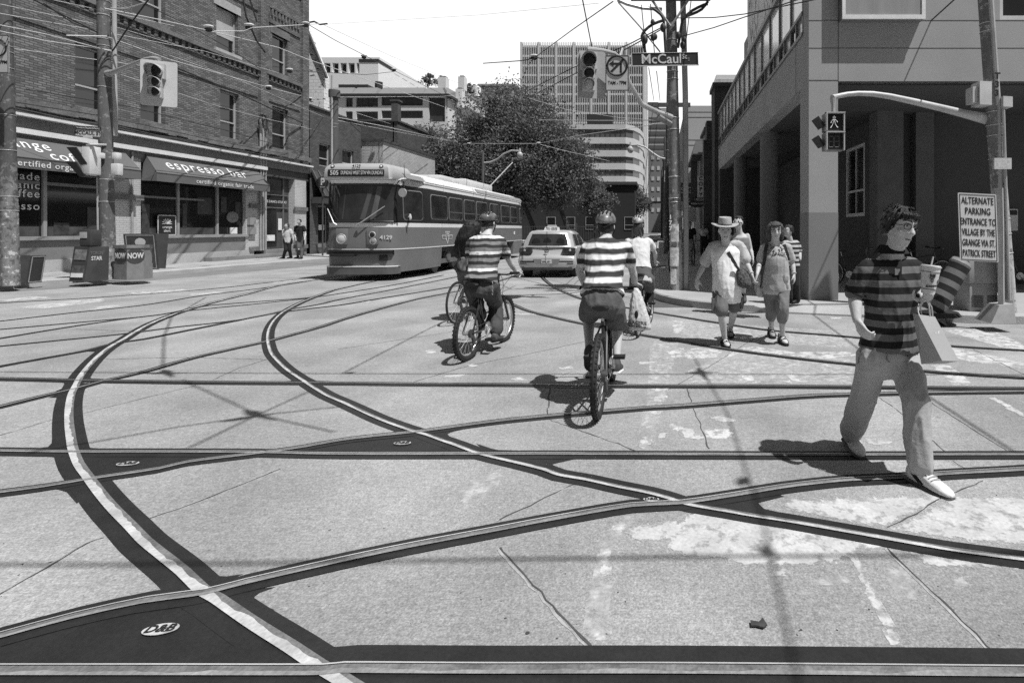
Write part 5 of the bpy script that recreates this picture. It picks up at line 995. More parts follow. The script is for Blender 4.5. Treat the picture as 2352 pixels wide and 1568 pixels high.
t = thing('litter_bin', 'grey cylindrical bin standing at the foot of the left edge pole', 'bin', G(14, 655, .15)); c = G(14, 655, .15); m = MB(); m.cyl(c, (0, 0, 1), .16, .9, 16, .17); m.build('bin_body', M('bin_grey', .26, .5, .2, 5), t); m = MB(); m.tube([c+V((-.2, 0, .0)), c+V((-.2, 0, 1.0)), c+V((.16, 0, 1.0))], .025, 6); m.build('bin_frame', black, t)
m = MB(); m.cyl(c+V((0, 0, .9)), (0, 0, 1), .18, .05, 16); m.build('bin_lid', black, t)
t = thing('window_poster', 'small framed poster with a shell emblem standing in the cafe window', 'poster', (XL+.05, 20.75, 1.3)); m = MB(); m.box(XL-.02, XL+.01, 20.42, 21.2, 1.3, 2.1); m.build('poster_panel', signb, t, 0); m = MB(); 
for q in ((20.42, 20.45, 1.3, 2.1), (21.17, 21.2, 1.3, 2.1), (20.42, 21.2, 2.07, 2.1), (20.42, 21.2, 1.3, 1.33)): m.box(XL+.01, XL+.02, *q)
m.build('poster_frame', signw, t, 0); m = MB()
for k in range(9): a = R(180*k/8); m.tube([(XL+.02, 20.81, 1.75), (XL+.02, 20.81+.2*math.cos(a), 1.75+.22*math.sin(a))], .012, 4)
m.build('shell_emblem', signw, t); text('orange\nalert', .15, signw, t, (XL+.02, 20.81, 1.55), (0, 1, 0), (0, 0, 1), bold=.01)
# ---------------------------------------------------------------- right corner furniture
t = thing('utility_pedestal', 'squat concrete utility pedestal with vent grilles behind the parking sign', 'utility box', G(2256, 722, .15)); Y = 8.8; x0, x1 = W(2224, 0, Y).x, W(2292, 0, Y).x; m = MB(); m.box(x0+.02, x1, Y, Y+.5, .15, .62, .015); m.box(x0+.0, x1+.04, Y-.02, Y+.52, .62, 1.05, .02); m.build('cabinet', M('pedestal_concrete', .36, .85, .15, 3), t)
for k in range(2):
    m = MB()
    for j in range(6): m.box(x0+.06+.26*k, x0+.25+.26*k, Y-.012, Y+.0, .22+.035*j, .24+.035*j)
    m.build('vent_grille', framed, t, 0)
t = thing('striped_marker', 'leaning striped traffic tube on a flared black base', 'traffic marker', G(2150, 722, .15)); Y = 8.5; a = W(2142, 716, Y); b = W(2206, 606, Y); d = (b-a); L_ = d.length; d.normalize(); k = 9
stm = stripemat('marker_stripes', [(.52, .025), (1, .21)], L_/4.6, .02, .6, .1, .0, .1)
bm_ = MB(); bm_.tube([V((0, 0, -.12)), V((0, 0, -.10)), V((0, 0, 0)), V((0, 0, L_*.9)), V((0, 0, L_)), V((0, 0, L_+.06)), V((0, 0, L_+.1))], [.30, .29, .18, .16, .17, .13, .07], 24); o_ = bm_.build('tube_body', stm, None); o_.parent = t; q = d.to_track_quat('Z', 'Y'); o_.rotation_euler = q.to_euler(); o_.location = a-wloc(t)
m = MB(); m.cyl((a.x+.02, a.y, .15), (0, 0, 1), .40, .05, 24, .36); m.build('rubber_base', rubber, t)
t, c, xd, ud, n = board('notice_sign', 'small white notice on the dark wall right of the leaning pole', W(2327, 505, 13.0), 22*13/F, 50*13/F, M('notice_paper', .55), 'notice'); m = MB(); m.obox(c+ud*.18+n*.003, xd*.1, ud*.06, n*.002); m.build('notice_header', signb, t, 0)
# ---------------------------------------------------------------- streetcar
SCX, SF, SR = -8.9, 15.55, 30.2
def plan(hw, f=0., z=0):
    """closed plan outline with tapered rounded ends; f insets"""
    n = hw/1.27; half = [(0, -.10), (.55, -.07), (.85, .0), (1.0, .12), (1.07, .32), (1.13, .75), (1.27, 1.6)]
    L_ = SR-SF; r = [(x*n, SF+y+f) for x, y in half]+[(x*n, SF+L_-y*.9-f) for x, y in reversed(half)]
    l = [(-x, y) for x, y in reversed(r) if x > 0.001]
    return [V((SCX+x, y, z)) for x, y in r+l]
sc = thing('streetcar', 'single streetcar signed 505 Dundas West coming towards the crossing on the left track', 'streetcar', (SCX, 22, 0))
body = M('car_body', .165, .38, .06, 1.5, .05, 30, spec=.5); bodyd = M('car_body_low', .16, .45, .12, 1.2, .06, 30); creamc = M('car_cream', .72, .35, .05, 1.5, .04, 30); bandd = M('car_window_band', .022, .35, .1, 2)
roofm = M('car_roof', .66, .5, .08, 1, .05, 20); ventm = M('car_roof_panel', .22, .5, .1, 2); carglass = M('car_glass', .03, .05, .9, .9, .2, 5, spec=.8)
def zone(name, mat, zs, par=sc, cap=True):
    m = MB(); m.loft([plan(h, f, z) for z, h, f in zs], caps=cap); return m.build(name, mat, par, 40)
bd = zone('body', body, [(.95, 1.265, .0), (1.25, 1.27, .0), (1.60, 1.27, .02)]); zone('belt_stripe', creamc, [(1.60, 1.272, .018), (1.73, 1.270, .02)])
wb = zone('window_band', bandd, [(1.73, 1.268, .022), (2.0, 1.262, .04), (2.88, 1.225, .12)])
zone('letterboard', creamc, [(2.88, 1.226, .118), (3.02, 1.215, .13)])
rf = zone('roof', roofm, [(3.02, 1.235, .10), (3.05, 1.235, .10), (3.12, 1.17, .14), (3.26, 1.05, .20), (3.36, .82, .32), (3.42, .45, .5)])
zone('trim_line', creamc, [(.925, 1.272, -.004), (.955, 1.272, -.004)])
def cut(hw, y0, y1, f=0.): return [p for p in plan(hw, f) if y0 <= p.y <= y1]
for k, (y0, y1) in enumerate(((SF-1, 18.4), (20.7, 25.2), (27.5, SR+1))):
    pl = cut(1.262, y0, y1); c0 = [V((SCX+1.262, y, 0)) for y in (y1, y0) if SF < y < SR]; 
    rgt = sorted([p for p in pl if p.x >= SCX-1e-6], key=lambda p: p.y); lft = sorted([p for p in pl if p.x < SCX-1e-6], key=lambda p: -p.y)
    full = ([V((SCX+1.262, y0, 0))] if y0 > SF else [])+rgt+([V((SCX+1.262, y1, 0))] if y1 < SR else [])+([V((SCX-1.262, y1, 0))] if y1 < SR else [])+lft+([V((SCX-1.262, y0, 0))] if y0 > SF else [])
    m = MB(); m.loft([[V((SCX+(p.x-SCX)*s, p.y, z)) for p in full] for z, s in ((.24, .96), (.5, .985), (.925, 1.0))]); m.build('skirt', bodyd, sc, 40)
m = MB(); m.box(SCX-1.0, SCX+1.0, SF+.9, SR-.9, .3, 1.0); m.build('underframe', black, sc, 0)
for yc in (19.55, 26.35):
    tk = MB(); tk.box(SCX-1.12, SCX+1.12, yc-1.0, yc+1.0, .32, .48); tk.cyl((SCX+.7, yc-.25, .55), (1, 0, 0), .17, .45, 14); b_ = tk.build('truck_frame', M('truck_grey', .12, .6, .3, 5), sc)
    for dy in (-.92, .92):
        for sx in (-.9, .8): m = MB(); m.cyl((SCX+sx, yc+dy, .33), (1, 0, 0), .33, .12, 20); m.build('wheel', M('truck_grey', .12), b_)
# front: windscreen, sign box, bumpers, lamps, wipers
def fy(x, f=0.):
    """front surface y at lateral offset x"""
    hs = [(0, -.10), (.55, -.07), (.85, .0), (1.0, .12), (1.07, .32)]; a = abs(x)
    for (x0, y0), (x1, y1) in zip(hs, hs[1:]):
        if a <= x1: return SF+f+y0+(y1-y0)*(a-x0)/(x1-x0)
    return SF+f+.32
def frontsheet(name, mat, xs, z0, z1, f0, f1, off, par, th=.02):
    m = MB(); rings = [[V((SCX+x, fy(x, f0)-off, z0)) for x in xs], [V((SCX+x, fy(x, f1)-off, z1)) for x in xs], [V((SCX+x, fy(x, f1)-off+th, z1)) for x in xs], [V((SCX+x, fy(x, f0)-off+th, z0)) for x in xs]]
    m.loft(rings+[rings[0]], caps=False, closed=False); return m.build(name, mat, par, 40)
X9 = [-.98, -.8, -.5, -.2, .1, .4, .6, .8, .96]
ws = frontsheet('windscreen', carglass, X9, 1.80, 2.84, .03, .115, .02, sc)
m = MB()
for z, f in ((1.76, .028), (2.88, .12)): m.tube([V((SCX+x, fy(x, f)-.02, z)) for x in X9], .04, 6)
for x in (-1.0, .98): m.tube([V((SCX+x, fy(x, .028)-.0, 1.76)), V((SCX+x, fy(x, .12)-.0, 2.88))], .05, 6)
m.build('windscreen_rubber', black, ws)
for x0, z0, x1, z1 in ((.02, 1.66, .78, 2.22), (-.62, 1.66, -1.0, 2.15)): m = MB(); m.tube([V((SCX+x0, fy(x0)-.06, z0)), V((SCX+x0+(x1-x0)*.15, fy(x0)-.1, z0+.06)), V((SCX+x1, fy(x1)-.05, z1))], [.035, .018, .012], 6); m.build('wiper', galv, sc)
# grey strips on the windscreen: seat rails, curtain and a painted reflection panel
for x0, x1, x2, x3, v in ((.05, .2, .3, .42, .16), (.35, .5, .52, .66, .2), (-.5, -.45, -.42, -.38, .1)):
    m = MB(); m.prism([V((SCX+x0, fy(x0, .03)-.024, 1.82)), V((SCX+x1, fy(x1, .03)-.024, 1.82)), V((SCX+x3, fy(x3, .11)-.024, 2.82)), V((SCX+x2, fy(x2, .11)-.024, 2.82))], (0, .003, 0)); m.build('cab_blind', M('cab_blind_%d' % int(v*100), v*.5, .3, .3, 3), ws, 0)
hd = MB(); hr = []
for z, hw, f in ((3.0, 1.0, .02), (3.06, 1.03, -.02), (3.34, 1.0, .0), (3.46, .90, .08), (3.50, .7, .2)):
    hr.append([V((SCX-.02+x*hw, SF-.12+f+(.10 if abs(x) > .95 else .0), z)) for x in (-1, -.93, 0, .93, 1)]+[V((SCX-.02+x*hw, SF+1.1, z)) for x in (1, -1)])
hd.loft(hr); sb = hd.build('sign_housing', M('sign_housing_grey', .40, .4, .05, 2), sc, 40)
m = MB(); m.loft([[V((SCX-.02+x*1.05, SF-.14+.03*k, z)) for x in (-1, 1)] for k, z in ((0, 3.03), (1, 3.045))]+[[V((SCX-.02+x*1.05, SF+.0, 3.03)) for x in (-1, 1)]], caps=False, closed=False); m.build('sign_lip', creamc, sb, 0)
m = MB(); m.box(SCX-.86, SCX+.80, SF-.155, SF-.10, 3.09, 3.30, .02); sp_ = m.build('destination_sign', black, sb); lw = M('sign_letter', .66, .5)
text('505', .19, lw, sp_, (SCX-.66, SF-.158, 3.195), bold=.01, sx_=.9); text('DUNDAS WEST STN VIA DUNDAS', .15, lw, sp_, (SCX+.15, SF-.158, 3.195), bold=.004, sx_=.54)
text('4129', .125, signb, sb, (SCX-.02, SF-.135, 3.40), ud=(0, .25, 1), bold=.015)
for x in (-.74, .70): m = MB(); m.cyl((SCX+x, SF-.09, 3.39), (0, -1, .1), .055, .03, 16); l_ = m.build('marker_lamp', signb, sb); m = MB(); m.ball((SCX+x, SF-.12, 3.393), (.038, .02, .038), 10, 6); m.build('lens', white, l_)
frontsheet('brow', creamc, [-1.06, -.9, -.5, 0, .5, .9, 1.06], 2.9, 3.0, .09, .03, .035, sc, .06)
for z, hgt, off in ((.86, .05, .10), (.79, .045, .10)): frontsheet('bumper', black, [-1.07, -1.0, -.85, -.5, 0, .5, .85, .98], z, z+hgt, 0, 0, off, sc, .10)
m = MB(); m.box(SCX-.72, SCX-.03, SF-.27, SF-.10, .74, .81, .01); m.build('coupler_cover', black, sc)
frontsheet('lower_fender', M('fender_dark', .10, .45, .2, 3), [-1.08, -1.0, -.85, -.5, 0, .5, .85, 1.0, 1.06], .20, .42, 0, 0, .09, sc, .12); frontsheet('fender_trim', creamc, [-1.08, -1.0, -.85, -.5, 0, .5, .85, 1.0, 1.06], .42, .45, 0, 0, .10, sc, .10)
for x in (-.48, .42):
    pl_ = MB(); pl_.box(SCX+x-.16, SCX+x+.17, SF-.115, SF-.05, 1.08, 1.56, .01); hp = pl_.build('lamp_panel', body, sc)
for x, z, r_, mm in ((-.48, 1.25, .135, M('headlight_glass', .55, .12, .2, 8, spec=.8)), (.44, 1.37, .085, black), (.46, 1.18, .085, M('indicator', .25, .2))):
    m = MB(); m.torus((SCX+x, fy(x)-.04, z), r_, .018, (0, -1, 0), 20, 6); h_ = m.build('headlight', galv, sc); m = MB(); m.ball((SCX+x, fy(x)-.03, z), (r_*.96, .045, r_*.96), 18, 8); m.build('lens', mm, h_)
text('4129', .17, signw, sc, (SCX+.80, fy(.8)-.02, 1.29), (1, .25, 0), bold=.02)
m = MB(); m.box(SCX+.62, SCX+.83, SF-.08, SF+.1, .60, .76); m.build('tow_socket', black, sc, 0)
for z in (1.35, 1.2): m = MB(); m.ball((SCX-1.06, SF+.3, z), (.05, .05, .05), 8, 6); m.build('side_marker', galv, sc)
# side windows along the right-hand flank
def rrect(u0, u1, z0, z1, r, n=4):
    o = []
    for cu, cz, a0 in ((u1-r, z1-r, 0), (u0+r, z1-r, 90), (u0+r, z0+r, 180), (u1-r, z0+r, 270)):
        for j in range(n+1): a = R(a0+90*j/n); o.append((cu+r*math.cos(a), cz+r*math.sin(a)))
    return o
def sx_at(y, z):
    hs = [(0.32, 1.07), (.75, 1.13), (1.6, 1.27)]; d = y-SF; d2 = (SR-y)/.9; d = min(d, d2); w = 1.27
    if d < .32: w = 1.07
    elif d < .75: w = 1.07+(d-.32)/.43*.06
    elif d < 1.6: w = 1.13+(d-.75)/.85*.14
    return SCX+w*(1.268-(z-1.73)/1.15*.043)/1.27
for i, (y0, y1) in enumerate(((15.98, 17.0), (17.5, 18.95), (19.02, 20.4), (20.5, 21.8), (21.9, 23.35), (23.65, 25.0), (25.3, 26.85), (26.95, 28.2), (28.7, 29.5))):
    z0, z1 = (1.80, 2.76) if i == 0 else (1.86, 2.72)
    m = MB(); P_ = rrect(y0, y1, z0, z1, .13); ou = [V((sx_at(y, z)+.004, y, z)) for y, z in P_]; cy_, cz_ = (y0+y1)/2, (z0+z1)/2
    inn = [V((sx_at(y, z)+.016, cy_+(y-cy_)*.93, cz_+(z-cz_)*.93)) for y, z in P_]; i2 = [p+V((-.03, 0, 0)) for p in inn]; m.loft([ou, inn, i2], caps=False); w_ = m.build('window', M('window_rim', .14, .4), sc, 30)
    m = MB(); m.prism([p+V((-.008, 0, 0)) for p in inn], (-.02, 0, 0)); m.build('pane', carglass, w_, 0)
    if i > 1: m = MB(); m.obox((sx_at(cy_, 2.3)+.014, cy_, z0+.3), (.006, 0, 0), (0, (y1-y0)*.45, 0), (0, 0, .014)); m.build('sash_bar', MATS['window_rim'], w_, 0)
x_ = sx_at(19.3, 1.73)+.008; c = V((x_, 18.85, 1.24)); m = MB()
m.prism([c+V((0, y, z)) for y, z in ((-.50, .09), (-.14, .09), (-.2, .22), (.2, .22), (.14, .09), (.5, .09), (.40, -.06), (.12, -.06), (.0, -.22), (-.12, -.06), (-.40, -.06))], (.004, 0, 0)); em = m.build('wing_emblem', creamc, sc, 0)
m = MB(); m.prism([c+V((.005, y, z)) for y, z in ((-.46, .07), (-.16, .07), (-.14, -.04), (-.38, -.04))], (.003, 0, 0)); m.prism([c+V((.005, y, z)) for y, z in ((.46, .07), (.16, .07), (.14, -.04), (.38, -.04))], (.003, 0, 0)); m.prism([c+V((.005, y, z)) for y, z in ((-.16, .20), (.16, .20), (.1, .0), (0, -.18), (-.1, .0))], (.003, 0, 0)); m.build('emblem_fill', body, em, 0)
text('TTC', .17, creamc, em, c+V((.010, 0, .09)), (0, 1, 0), sx_=.6, bold=.02)
m = MB(); m.obox((x_, 20.9, 1.33), (.004, 0, 0), (0, .55, 0), (0, 0, .28)); ad = m.build('door_notice', M('door_notice_grey', .3, .5), sc, 0)
m = MB(); m.obox((x_, 27.6, 1.35), (.004, 0, 0), (0, .10, 0), (0, 0, .08)); m.build('access_sticker', white, sc, 0)
for y0, y1 in ((15.9, 17.1), (17.2, 22), (22.1, 29.3)):
    m = MB(); m.hexa([(SCX+1.21, y0, 3.075), (SCX+1.21, y1, 3.075), (SCX+1.09, y1, 3.235), (SCX+1.09, y0, 3.235), (SCX+1.24, y0, 3.085), (SCX+1.24, y1, 3.085), (SCX+1.11, y1, 3.245), (SCX+1.11, y0, 3.245)]) ; m.build('roof_panel', ventm if y0 != 17.2 else roofm, rf, 0)
m = MB(); m.box(SCX-.6, SCX+.75, 19.6, 21.4, 3.36, 3.58, .05); m.build('roof_unit', roofm, rf); m = MB(); m.box(SCX-.6, SCX+.75, 22.1, 25.6, 3.36, 3.68, .05); m.build('roof_unit', roofm, rf)
m = MB(); m.tube([(SCX, 27.2, 3.42), (SCX, 27.4, 3.75), (SCX+.05, 22.5, 5.0)][:2]+[(SCX, 31.8, 5.6)], .03, 6); m.build('trolley_pole', galv, rf)
m = MB(); m.tube([V((SCX+1.0, SF+.25, 2.93)), V((SCX+1.18, SF+.0, 2.98)), V((SCX+1.32, SF-.02, 2.95)), V((SCX+1.33, SF-.02, 2.6))], .018, 6); mr_ = m.build('mirror_arm', black, sc); m = MB(); m.cyl((SCX+1.30, SF-.02, 2.62), (-.2, -1, 0), .13, .04, 20); m.build('mirror', galv, mr_)
m = MB(); m.tube([V((SCX+1.2, SF+.3, 3.05)), V((SCX+1.22, SF+.2, 3.5))], .008, 4); m.build('aerial', black, sc)
# ---------------------------------------------------------------- taxi
TX, TY = -3.53, 16.45
tx = thing('taxi', 'silver hatchback taxi with roof sign seen from behind beside the streetcar', 'taxi', (TX, TY+2, 0))
silver = M('silver_paint', .50, .22, .05, 1, .04, 200, metal=.25, spec=.6, coat=.6); tailm = M('tail_lamp', .035, .12, .4, 12, .3, 40, spec=.8); greyp = M('bumper_black', .05, .5)
def cring(y, w, zb, zm, zt, wt):
    h = [(0, zb), (w*.80, zb), (w*.95, zb+.06), (w, zb+.2), (w*1.0, zm), (w*.985, zt-.06), (wt, zt), (0, zt+.015)]
    return [V((TX+x, TY+y, z)) for x, z in h]+[V((TX-x, TY+y, z)) for x, z in reversed(h[1:-1])]
m = MB(); W_ = .93
m.loft([cring(.0, W_*.90, .34, .5, .60, W_*.84), cring(.03, W_*.96, .30, .5, .66, W_*.88), cring(.09, W_*.985, .27, .5, .69, W_*.90), cring(.14, W_*.985, .25, .55, .72, W_*.88), cring(.20, W_*.98, .25, .6, .97, W_*.88), cring(.5, W_, .24, .6, 1.0, W_*.90), cring(1.6, W_*1.01, .22, .6, .98, W_*.92), cring(3.0, W_*1.0, .22, .6, .96, W_*.88), cring(3.7, W_*.96, .24, .55, .86, W_*.8), cring(4.15, W_*.82, .28, .5, .66, W_*.7)])
car = m.build('body', silver, tx, 50)
def gring(z, y0, y1, w0, w1): return [V((TX+s*w, TY+y, z)) for s, w, y in ((-1, w0*.82, y0-.02), (0, 0, y0-.05), (1, w0*.82, y0-.02), (1, w0, y0+.12), (1, (w0+w1)/2, (y0+y1)/2), (1, w1, y1), (0, 0, y1+.15), (-1, w1, y1), (-1, (w0+w1)/2, (y0+y1)/2), (-1, w0, y0+.12))]
m = MB(); m.loft([gring(.97, .19, 3.05, .83, .80), gring(1.2, .30, 2.6, .76, .73), gring(1.40, .40, 2.12, .68, .66), gring(1.47, .44, 1.95, .62, .60), gring(1.51, .62, 1.7, .48, .48)]); gh = m.build('cabin', silver, tx, 40)
def lerp_ring(z):
    lv = [(.97, .19, .83), (1.2, .30, .76), (1.40, .40, .68), (1.47, .44, .62)]
    for (z0, y0, w0), (z1, y1, w1) in zip(lv, lv[1:]):
        if z <= z1: t = (z-z0)/(z1-z0); return y0+(y1-y0)*t, w0+(w1-w0)*t
m = MB(); rings = []
for z in (1.02, 1.1, 1.2, 1.3, 1.385):
    y, w = lerp_ring(z); w *= .80; rings.append([V((TX+x, TY+y-.055+.035*abs(x/w)**2+.0, z)) for x in [w*k/4 for k in range(-4, 5)]])
m.loft(rings, caps=False, closed=False); m2 = MB(); m2.v = m.v+[(p[0], p[1]+.015, p[2]) for p in m.v]; n_ = len(m.v); m2.f = m.f+[tuple(i+n_ for i in reversed(f)) for f in m.f]; m2.build('rear_window', M('taxi_glass', .035, .06, .5, 3, .2, 20, spec=.8), gh, 40)
for sgn in (1,):
    for y0, y1, nm in ((.62, 1.42, 'side_window'), (1.50, 2.45, 'side_window')):
        m = MB(); q = []
        for z, dy in ((1.0, 0), (1.37, .12)):
            _, w = lerp_ring(z); ya, yb_ = y0+dy, y1-(dy*2.2 if y0 > 1 else 0); q.append((V((TX+w*1.0+.008, TY+ya, z)), V((TX+w*.985+.008, TY+yb_, z))))
        m.prism([q[0][0], q[0][1], q[1][1], q[1][0]], (-.01, 0, 0)); m.build(nm, MATS['taxi_glass'], gh, 0)
for x in (-.38, -.02, .40): m = MB(); y, w = lerp_ring(1.12); m.ball((TX+x, TY+y-.058, 1.14), (.13, .006, .13), 12, 6); m.build('headrest', black, gh)
for sgn in (-1, 1):
    m = MB(); m.prism([V((TX+sgn*x, TY+.10+.12*max(0, x-.7)-.02, z)) for x, z in ((.50, .96), (.88, .94), (.895, .80), (.86, .72), (.55, .76), (.47, .84))], (0, .12, 0)); l_ = m.build('tail_light', tailm, car, 0)
    m = MB(); m.ball((TX+sgn*.72, TY+.085, .87), (.04, .012, .04), 8, 6); m.build('lens', M('lamp_bright', .5, .2), l_)
    m = MB(); m.box(TX+sgn*.64, TX+sgn*.84, TY-.012, TY+.02, .44, .475); m.build('reflector', tailm, car, 0)
m = MB(); m.prism([V((TX+x, TY+.08, z)) for x, z in ((-.42, .60), (.42, .60), (.36, .44), (-.36, .44))], (0, .02, 0))
for i, p in enumerate(m.v): m.v[i] = (p[0], p[1]-.09, p[2])
m.build('plate_recess', M('recess_silver', .22, .4), car, 0)
m = MB(); m.box(TX-.16, TX+.16, TY-.03, TY-.012, .455, .575, .004); lp = m.build('number_plate', signw, car, 0); text('BPBL\u00b7851', .085, signb, lp, (TX, TY-.033, .512), sx_=.8)
m = MB(); m.torus((TX-.02, TY+.085, .855), .062, .009, (0, -1, 0), 22, 6); 
for a, b in (((-.035, .045), (-.012, -.0)), ((-.012, 0), (0, .03)), ((0, .03), (.012, 0)), ((.012, 0), (.035, .045)), ((-.05, .015), (-.02, -.048)), ((-.02, -.048), (0, -.005)), ((0, -.005), (.02, -.048)), ((.02, -.048), (.05, .015))): m.tube([V((TX-.02+a[0], TY+.08, .855+a[1])), V((TX-.02+b[0], TY+.08, .855+b[1]))], .006, 4)
m.build('round_badge', M('badge_dark', .09, .3, metal=.5), car); text('GOLF', .05, MATS['badge_dark'], car, (TX-.62, TY+.085, .70)); text('2.5', .045, MATS['badge_dark'], car, (TX+.62, TY+.085, .69))
m = MB(); m.box(TX-.80, TX+.80, TY+.0, TY+.2, .24, .36, .02); m.build('diffuser', greyp, car)
m = MB(); m.tube([V((TX-.66, TY+.118, .74)), V((TX-.60, TY+.118, .62)), V((TX+.60, TY+.118, .62)), V((TX+.66, TY+.118, .74))], .006, 4); m.build('hatch_seam', greyp, car)
for y in (.62, 3.25):
    for sgn in (-1, 1):
        m = MB(); m.cyl((TX+sgn*.74-.09, TY+y, .31), (1, 0, 0), .31, .2, 28); m.torus((TX+sgn*.74+sgn*.07, TY+y, .31), .265, .045, (1, 0, 0), 28, 8); w_ = m.build('wheel', rubber, tx); m = MB(); m.cyl((TX+sgn*.85, TY+y, .31), (sgn, 0, 0), .20, .012, 20); m.build('rim', galv, w_)
        m = MB(); m.torus((TX+sgn*.915, TY+y, .31), .345, .02, (1, 0, 0), 24, 6, 0, 2*math.pi); 
m = MB(); m.hexa([(TX-.25, TY+.75, 1.50), (TX+.25, TY+.75, 1.50), (TX+.25, TY+.95, 1.50), (TX-.25, TY+.95, 1.50), (TX-.22, TY+.79, 1.61), (TX+.22, TY+.79, 1.61), (TX+.22, TY+.92, 1.61), (TX-.22, TY+.92, 1.61)]); rs = m.build('roof_sign', signw, tx, 0); text('751-5555', .11, signb, rs, (TX, TY+.765, 1.55), (1, 0, 0), (0, .3, 1), bold=.025, sx_=.9)
m = MB(); m.hexa([(TX-.16, TY+.80, 1.61), (TX+.16, TY+.80, 1.61), (TX+.16, TY+.92, 1.61), (TX-.16, TY+.92, 1.61), (TX-.13, TY+.82, 1.68), (TX+.13, TY+.82, 1.68), (TX+.13, TY+.9, 1.68), (TX-.13, TY+.9, 1.68)]); m.build('roof_lamp', M('sign_grey', .36), rs, 0)
for sgn in (-1, 1): m = MB(); m.ball((TX+sgn*1.02, TY+2.35, 1.0), (.10, .07, .08), 10, 6); m.build('mirror', silver, tx)
m = MB(); m.torus((TX+.02, TY+.13, .255), .03, .008, (0, 1, 0), 10, 4); m.build('exhaust', galv, tx)
m = MB(); m.box(TX+.915, TX+.935, TY+1.9, TY+2.1, .80, .83); m.build('door_handle', greyp, car, 0)
# ---------------------------------------------------------------- trees
leafm = M('tree_leaves', .17, .6, .5, 1.1, .35, 9, spec=.3); _t = leafm.node_tree; _b = _t.nodes['Principled BSDF']; _tr = _t.nodes.new('ShaderNodeBsdfTranslucent'); _mx = _t.nodes.new('ShaderNodeMixShader'); _mx.inputs[0].default_value = .38
_t.links.new(_b.inputs['Base Color'].links[0].from_socket, _tr.inputs[0]); _t.links.new(_b.outputs[0], _mx.inputs[1]); _t.links.new(_tr.outputs[0], _mx.inputs[2]); _t.links.new(_mx.outputs[0], _t.nodes['Material Output'].inputs[0])
barkm = M('bark', .06, .9, .3, 4, .2, 20)
def crown_mesh(c, r, n_cl, per, size, seed, drop=.25):
    rg = np.random.default_rng(seed); V_, F_ = [], []
    cen = []
    while len(cen) < n_cl:
        p = rg.normal(size=3); p /= np.linalg.norm(p); q = rg.random()**.42
        k = 1+.32*mnoise.noise(V(p*1.7)+V((seed*3.1, 0, 0)))+.16*mnoise.noise(V(p*4)+V((0, seed, 0)))
        w = p*q*k
        if w[2] < -.75: continue
        cen.append(w)
    cen = np.array(cen)*np.array(r)+np.array(c)
    cr = rg.uniform(.55, 1.25, n_cl)*min(r)*.17
    pos = np.repeat(cen, per, 0)+rg.normal(size=(n_cl*per, 3))*np.repeat(cr, per)[:, None]*np.array([1, 1, .75])
    N = len(pos); nr = rg.normal(size=(N, 3))+np.array([0, 0, .6]); nr /= np.linalg.norm(nr, axis=1)[:, None]
    t = np.cross(nr, rg.normal(size=(N, 3))); t /= np.linalg.norm(t, axis=1)[:, None]; b = np.cross(nr, t); s = size*rg.uniform(.6, 1.4, N)[:, None]
    pts = np.stack([pos-t*s, pos+b*s*.55, pos+t*s, pos-b*s*.55], 1).reshape(-1, 3)
    me = bpy.data.meshes.new('crown'); me.from_pydata(pts.tolist(), [], np.arange(N*4).reshape(-1, 4).tolist()); return me, cen
def tree(label, base, cc, r, n_cl, per, size, seed, group=None, tr_=.22, name='street_tree'):
    t = thing(name, label, 'tree', base, group); me, cen = crown_mesh(cc, r, n_cl, per, size, seed)
    off = V(base)
    me.transform(Matrix.Translation(-off)); me.materials.append(leafm); o = bpy.data.objects.new('crown', me); link(o, t)
    m = MB(); b = V(base); c = V(cc); fork = b.lerp(V((c.x, c.y, c.z-r[2]*.45)), .8); m.tube([b, b.lerp(fork, .5)+V((.1, 0, 0)), fork, c], [tr_*1.25, tr_, tr_*.8, tr_*.3], 10)
    rnd = random.Random(seed)
    for k in rnd.sample(range(n_cl), min(14, n_cl)): q = V(cen[k]); s = b.lerp(fork, rnd.uniform(.75, 1)); m.tube([s, s.lerp(q, .5)+V((0, 0, .3)), q], [tr_*.5, tr_*.3, .03], 6)
    m.build('trunk', barkm, t); return t
gt_ = 'street trees beyond the streetcar'
tree('largest leafy tree with the top crown below the white grid tower', W(1235, 548, 50), W(1178, 352, 50), (5.3, 4.4, 5.8), 260, 190, .125, 1, gt_)
tree('broad leafy tree left of the largest one against the pale apartment block', W(1060, 545, 53), W(996, 408, 53), (4.9, 4, 4.9), 210, 190, .125, 2, gt_)
tree('leafy tree right of the largest one reaching the banded office', W(1310, 548, 51), W(1272, 385, 51), (3.7, 3.5, 5.3), 190, 180, .12, 3, gt_)
tree('small street tree low between the banded office and the cyclist helmets', W(1365, 545, 66), W(1362, 462, 66), (2.4, 2.2, 2.2), 80, 130, .12, 4, gt_, .13)
tree('small round street tree at the end of the street left of the tall wooden pole', W(1455, 540, 75), W(1455, 466, 75), (2.3, 2.2, 2.3), 90, 130, .12, 5, gt_, .13)
for x, y, Y, r_, s_, lb_ in ((985, 186, 80, 1.2, 11, 'rooftop shrub with twiggy outline on the apartment block'), (1012, 188, 82, .9, 12, 'smaller rooftop shrub beside the chimney'), (1078, 206, 84, .9, 13, 'rooftop shrub between the two right chimneys')):
    tree(lb_, W(x, y+12, Y), W(x, y, Y), (r_*1.1, r_, r_), 26, 40, .12, s_, 'rooftop shrubs', .05, 'roof_shrub')
tree('scrubby bush growing on the roof edge beyond the colonnade building', W(1643, 236, 45), W(1643, 228, 45), (.5, .5, .7), 14, 40, .1, 14, None, .04, 'roof_shrub')
